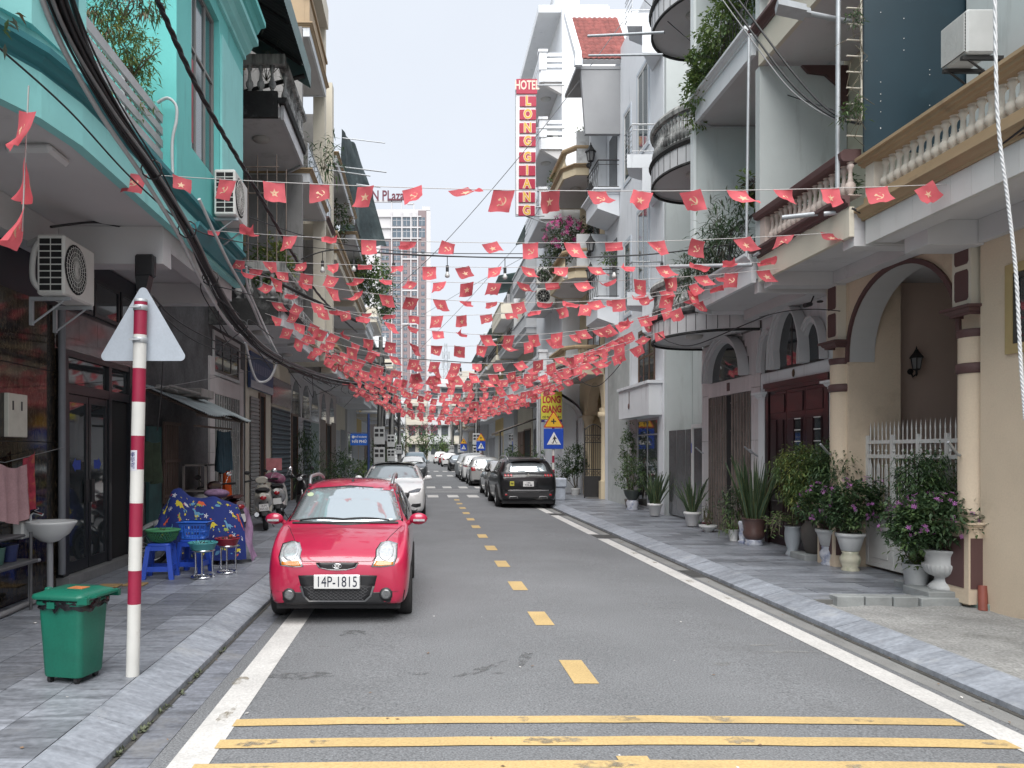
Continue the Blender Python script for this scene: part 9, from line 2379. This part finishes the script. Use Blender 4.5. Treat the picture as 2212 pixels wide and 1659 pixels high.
# far end: greenery, pale blocks, mast, tower
def tree(lab,x,y,h,r,seed):
 t=thing('tree',lab,'tree',(x,y,0),'trees at the far end of the street');rg=random.Random(seed)
 g=MB();g.tube([(x,y,0),(x+0.1,y,h*0.4),(x-0.1,y,h*0.7)],[0.16,0.12,0.07],7);branches(g,(x,y,h*0.45),(x,y,h*0.7),(r,r,h*0.3),6,rg,0.06);g.build('trunk',M_stem,t)
 g=MB();crown(g,(x,y,h*0.68),(r,r,h*0.34),900,0.42,0.22,rg,3,shell=0.3,holes=0.1);g.build('crown',[L_dark,L_mid,L_light],t)
tree('clipped green tree at the end of the street beside the left cars',0.6,121,5.0,1.6,1);tree('small green tree by the far crossing',-3.5,124,4.6,1.8,2);tree('green tree behind the far right corner',3.6,128,4.2,1.6,3);tree('dark tree beside the far left corner',-7.5,126,5.5,2.4,4)
fb=thing('flowering_tree','mass of pink blossom or lanterns hanging over the far end of the street','tree',(1.0,110,0));rg=random.Random(5)
g=MB();g.tube([(-2.4,110,0),(-2.3,110,3.5),(-0.6,110,4.6)],[0.14,0.1,0.06],6);g.build('trunk',M_stem,fb)
g=MB();crown(g,(-0.2,110,4.9),(2.6,1.5,0.7),800,0.25,0.16,rg,2);g.build('blossom',[mat('pink_blossom',(0.42,0.12,0.17),0.7,0.3,4,trans=0.2),L_dark],fb)
M_farw=mat('far_pale_facade',(0.50,0.51,0.52),0.85,0.1,0.3);M_farc=mat('far_cream_facade',(0.48,0.45,0.39),0.85,0.1,0.3);M_farwin=mat('far_window',(0.07,0.08,0.09),0.3,0.2,1)
rg=random.Random(44)
x=-16
i=0
labs=['pale block at the far end left of the street','cream block at the far end left of the street','tall pale block closing the street on the left','narrow cream block closing the street','pale block closing the street right of centre','cream block at the far end right of the street','tall pale block at the far end right','last cream block at the far right end']
while x < 22:
 w=rg.uniform(3.6,5.2);h=rg.uniform(10.5,17.5);m=M_farw if i % 2 == 0 else M_farc
 t=thing('house',labs[i % len(labs)],'house',(x+w/2,132,0),'far houses closing the street')
 g=MB();g.box(x,x+w-0.05,131,140,0,h);g.build('wall',m,t)
 nf=int(h/3.2)
 for k in range(nf):
  for c in range(2):
   xa=x+0.5+c*w*0.46;g=MB();g.box(xa,xa+w*0.3,130.96,131.0,1.2+k*3.2,2.8+k*3.2);g.build('window',M_farwin,t)
  g=MB();g.box(x+0.2,x+w-0.25,130.2,130.99,3.0+k*3.2,3.5+k*3.2);g.build('balcony',m,t)
 x += w;i += 1
 if i >= 8: break
t=thing('radio_mast','thin lattice radio mast rising behind the flags at the street end','mast',(8.0,250,0))
g=MB();b=P(963,860,250);tp=P(964,742,250)
for k in range(12):
 z0,z1=lerp(10,tp[2],k/12),lerp(10,tp[2],(k+1)/12);w0,w1=lerp(1.3,0.35,k/12),lerp(1.3,0.35,(k+1)/12)
 for sx,sy in ((-1,-1),(1,-1),(1,1),(-1,1)): g.tube([(b[0]+sx*w0,250+sy*w0,z0),(b[0]+sx*w1,250+sy*w1,z1)],0.09,4)
 g.tube([(b[0]-w0,249,z0),(b[0]+w1,249,z1)],0.06,4);g.tube([(b[0]+w0,249,z0),(b[0]-w1,249,z1)],0.06,4)
for z in (tp[2]-8,tp[2]-5):
 for s in (-1,1): g.box(b[0]+s*1.0-0.3,b[0]+s*1.0+0.3,248.5,249,z,z+2.2)
g.build('lattice',mat('mast_grey',(0.33,0.35,0.37),0.7,0.1,0.5),t)
YT=260.0
t=thing('tower_block','pinkish grey high rise with rooftop letters behind the left roofs','tower block',P(870,974,YT))
M_tw=mat('tower_white',(0.52,0.51,0.52),0.8,0.05,0.1);M_tm=mat('tower_mauve',(0.235,0.185,0.19),0.8,0.06,0.1);M_tg=mat('tower_glass',(0.10,0.13,0.16),0.15,0.1,0.3,spec=0.8)
def TX(px): return (px-CX)*YT/F
def TZ(py): return CH-(py-HY)*YT/F
g=MB();g.box(TX(790),TX(921),YT,YT+16,0,TZ(452));g.box(TX(921.1),TX(930),YT-0.4,YT+16,0,TZ(456));g.box(TX(912),TX(929),YT+1,YT+8,TZ(451.9),TZ(444));g.build('wall',M_tw,t)
g=MB();g.box(TX(903),TX(921),YT-0.15,YT-0.01,TZ(543),TZ(455));
for px0,px1,pt in ((822,866,517),(868,903,517),(904,921.0,552)): g.box(TX(px0),TX(px1),YT-0.12,YT-0.005,0,TZ(pt))
g.box(TX(868),TX(884),YT-0.121,YT-0.004,TZ(550),TZ(526)) if False else None
g.build('mauve_panel',M_tm,t)
g=MB()
for px in (867,886.5,901,845): g.box(TX(px),TX(px+2.2),YT-0.6,YT-0.16,0,TZ(458))
for py in (468,492,515): g.box(TX(790),TX(910),YT-0.55,YT-0.165,TZ(py+1.5),TZ(py-1.0))
for py in (560,628,700): g.box(TX(868),TX(903),YT-0.45,YT-0.17,TZ(py+1.5),TZ(py-1.5))
g.build('rib',M_tw,t)
wm=MB();wm.box(0,1,0,0.05,0,1)
wcache={}
def twin(px0,px1,py0,py1):
 k=(round(px1-px0,1),round(py1-py0,1))
 if k not in wcache:
  g=MB();w,h=TX(px1)-TX(px0),TZ(py0)-TZ(py1);g.box(0,w,0,0.05,0,h,0);g.box(w*0.48,w*0.52,-0.05,-0.001,0,h,1);g.box(0,w,-0.05,-0.001,h*0.62,h*0.66,1) if h > 1 else None
  wcache[k]=g.mesh('window',[M_tg,M_tw])
 o0=ORG[t.name];place(wcache[k],'window',t,(TX(px0)-o0[0],YT-0.2-o0[1],TZ(py1)-o0[2]))
for py0,py1 in ((470,488),(494,513)):
 for a,b in ((848,866),(871,885.5),(891,900),(905,918)): twin(a,b,py0,py1)
for k in range(24):
 py=520+k*15.2
 twin(872,879,py+3,py+11);twin(890.5,900,py+2,py+12);twin(910,917,py+4,py+12);twin(849,865,py+2,py+12);twin(824,840,py+2,py+12)
g=MB()
for px in (845,867): g.box(TX(px),TX(px+2),YT,YT+2,TZ(452),TZ(428))
g.box(TX(800),TX(868),YT,YT+1,TZ(436),TZ(432));g.box(TX(893),TX(895),YT,YT+1,TZ(452),TZ(440));g.box(TX(880),TX(895),YT,YT+1,TZ(441),TZ(439));g.build('roof_frame',M_tw,t)
text('rooftop_letters','LONG VIỄN PLAZA' if False else 'N PLaza',4.6,mat('letter_maroon',(0.10,0.012,0.03),0.6,0),t,(TX(838),YT-0.3,TZ(424)),bold=0.10,sx=0.72,depth=0.1)
hz=MB();hz.box(-60,60,-12,300,-1.0,95)
hm=bpy.data.materials.new('haze');hm.use_nodes=True
hn_=hm.node_tree.nodes;hl_=hm.node_tree.links
for n in list(hn_):
 if n.type == 'BSDF_PRINCIPLED': hn_.remove(n)
pv=hn_.new('ShaderNodeVolumePrincipled');pv.inputs['Color'].default_value=(0.92,0.95,1.0,1);pv.inputs['Density'].default_value=0.0011
hl_.new(pv.outputs['Volume'],hn_['Material Output'].inputs['Volume'])
USE_HAZE=False
if USE_HAZE: hz.build('haze',hm,kind='stuff')
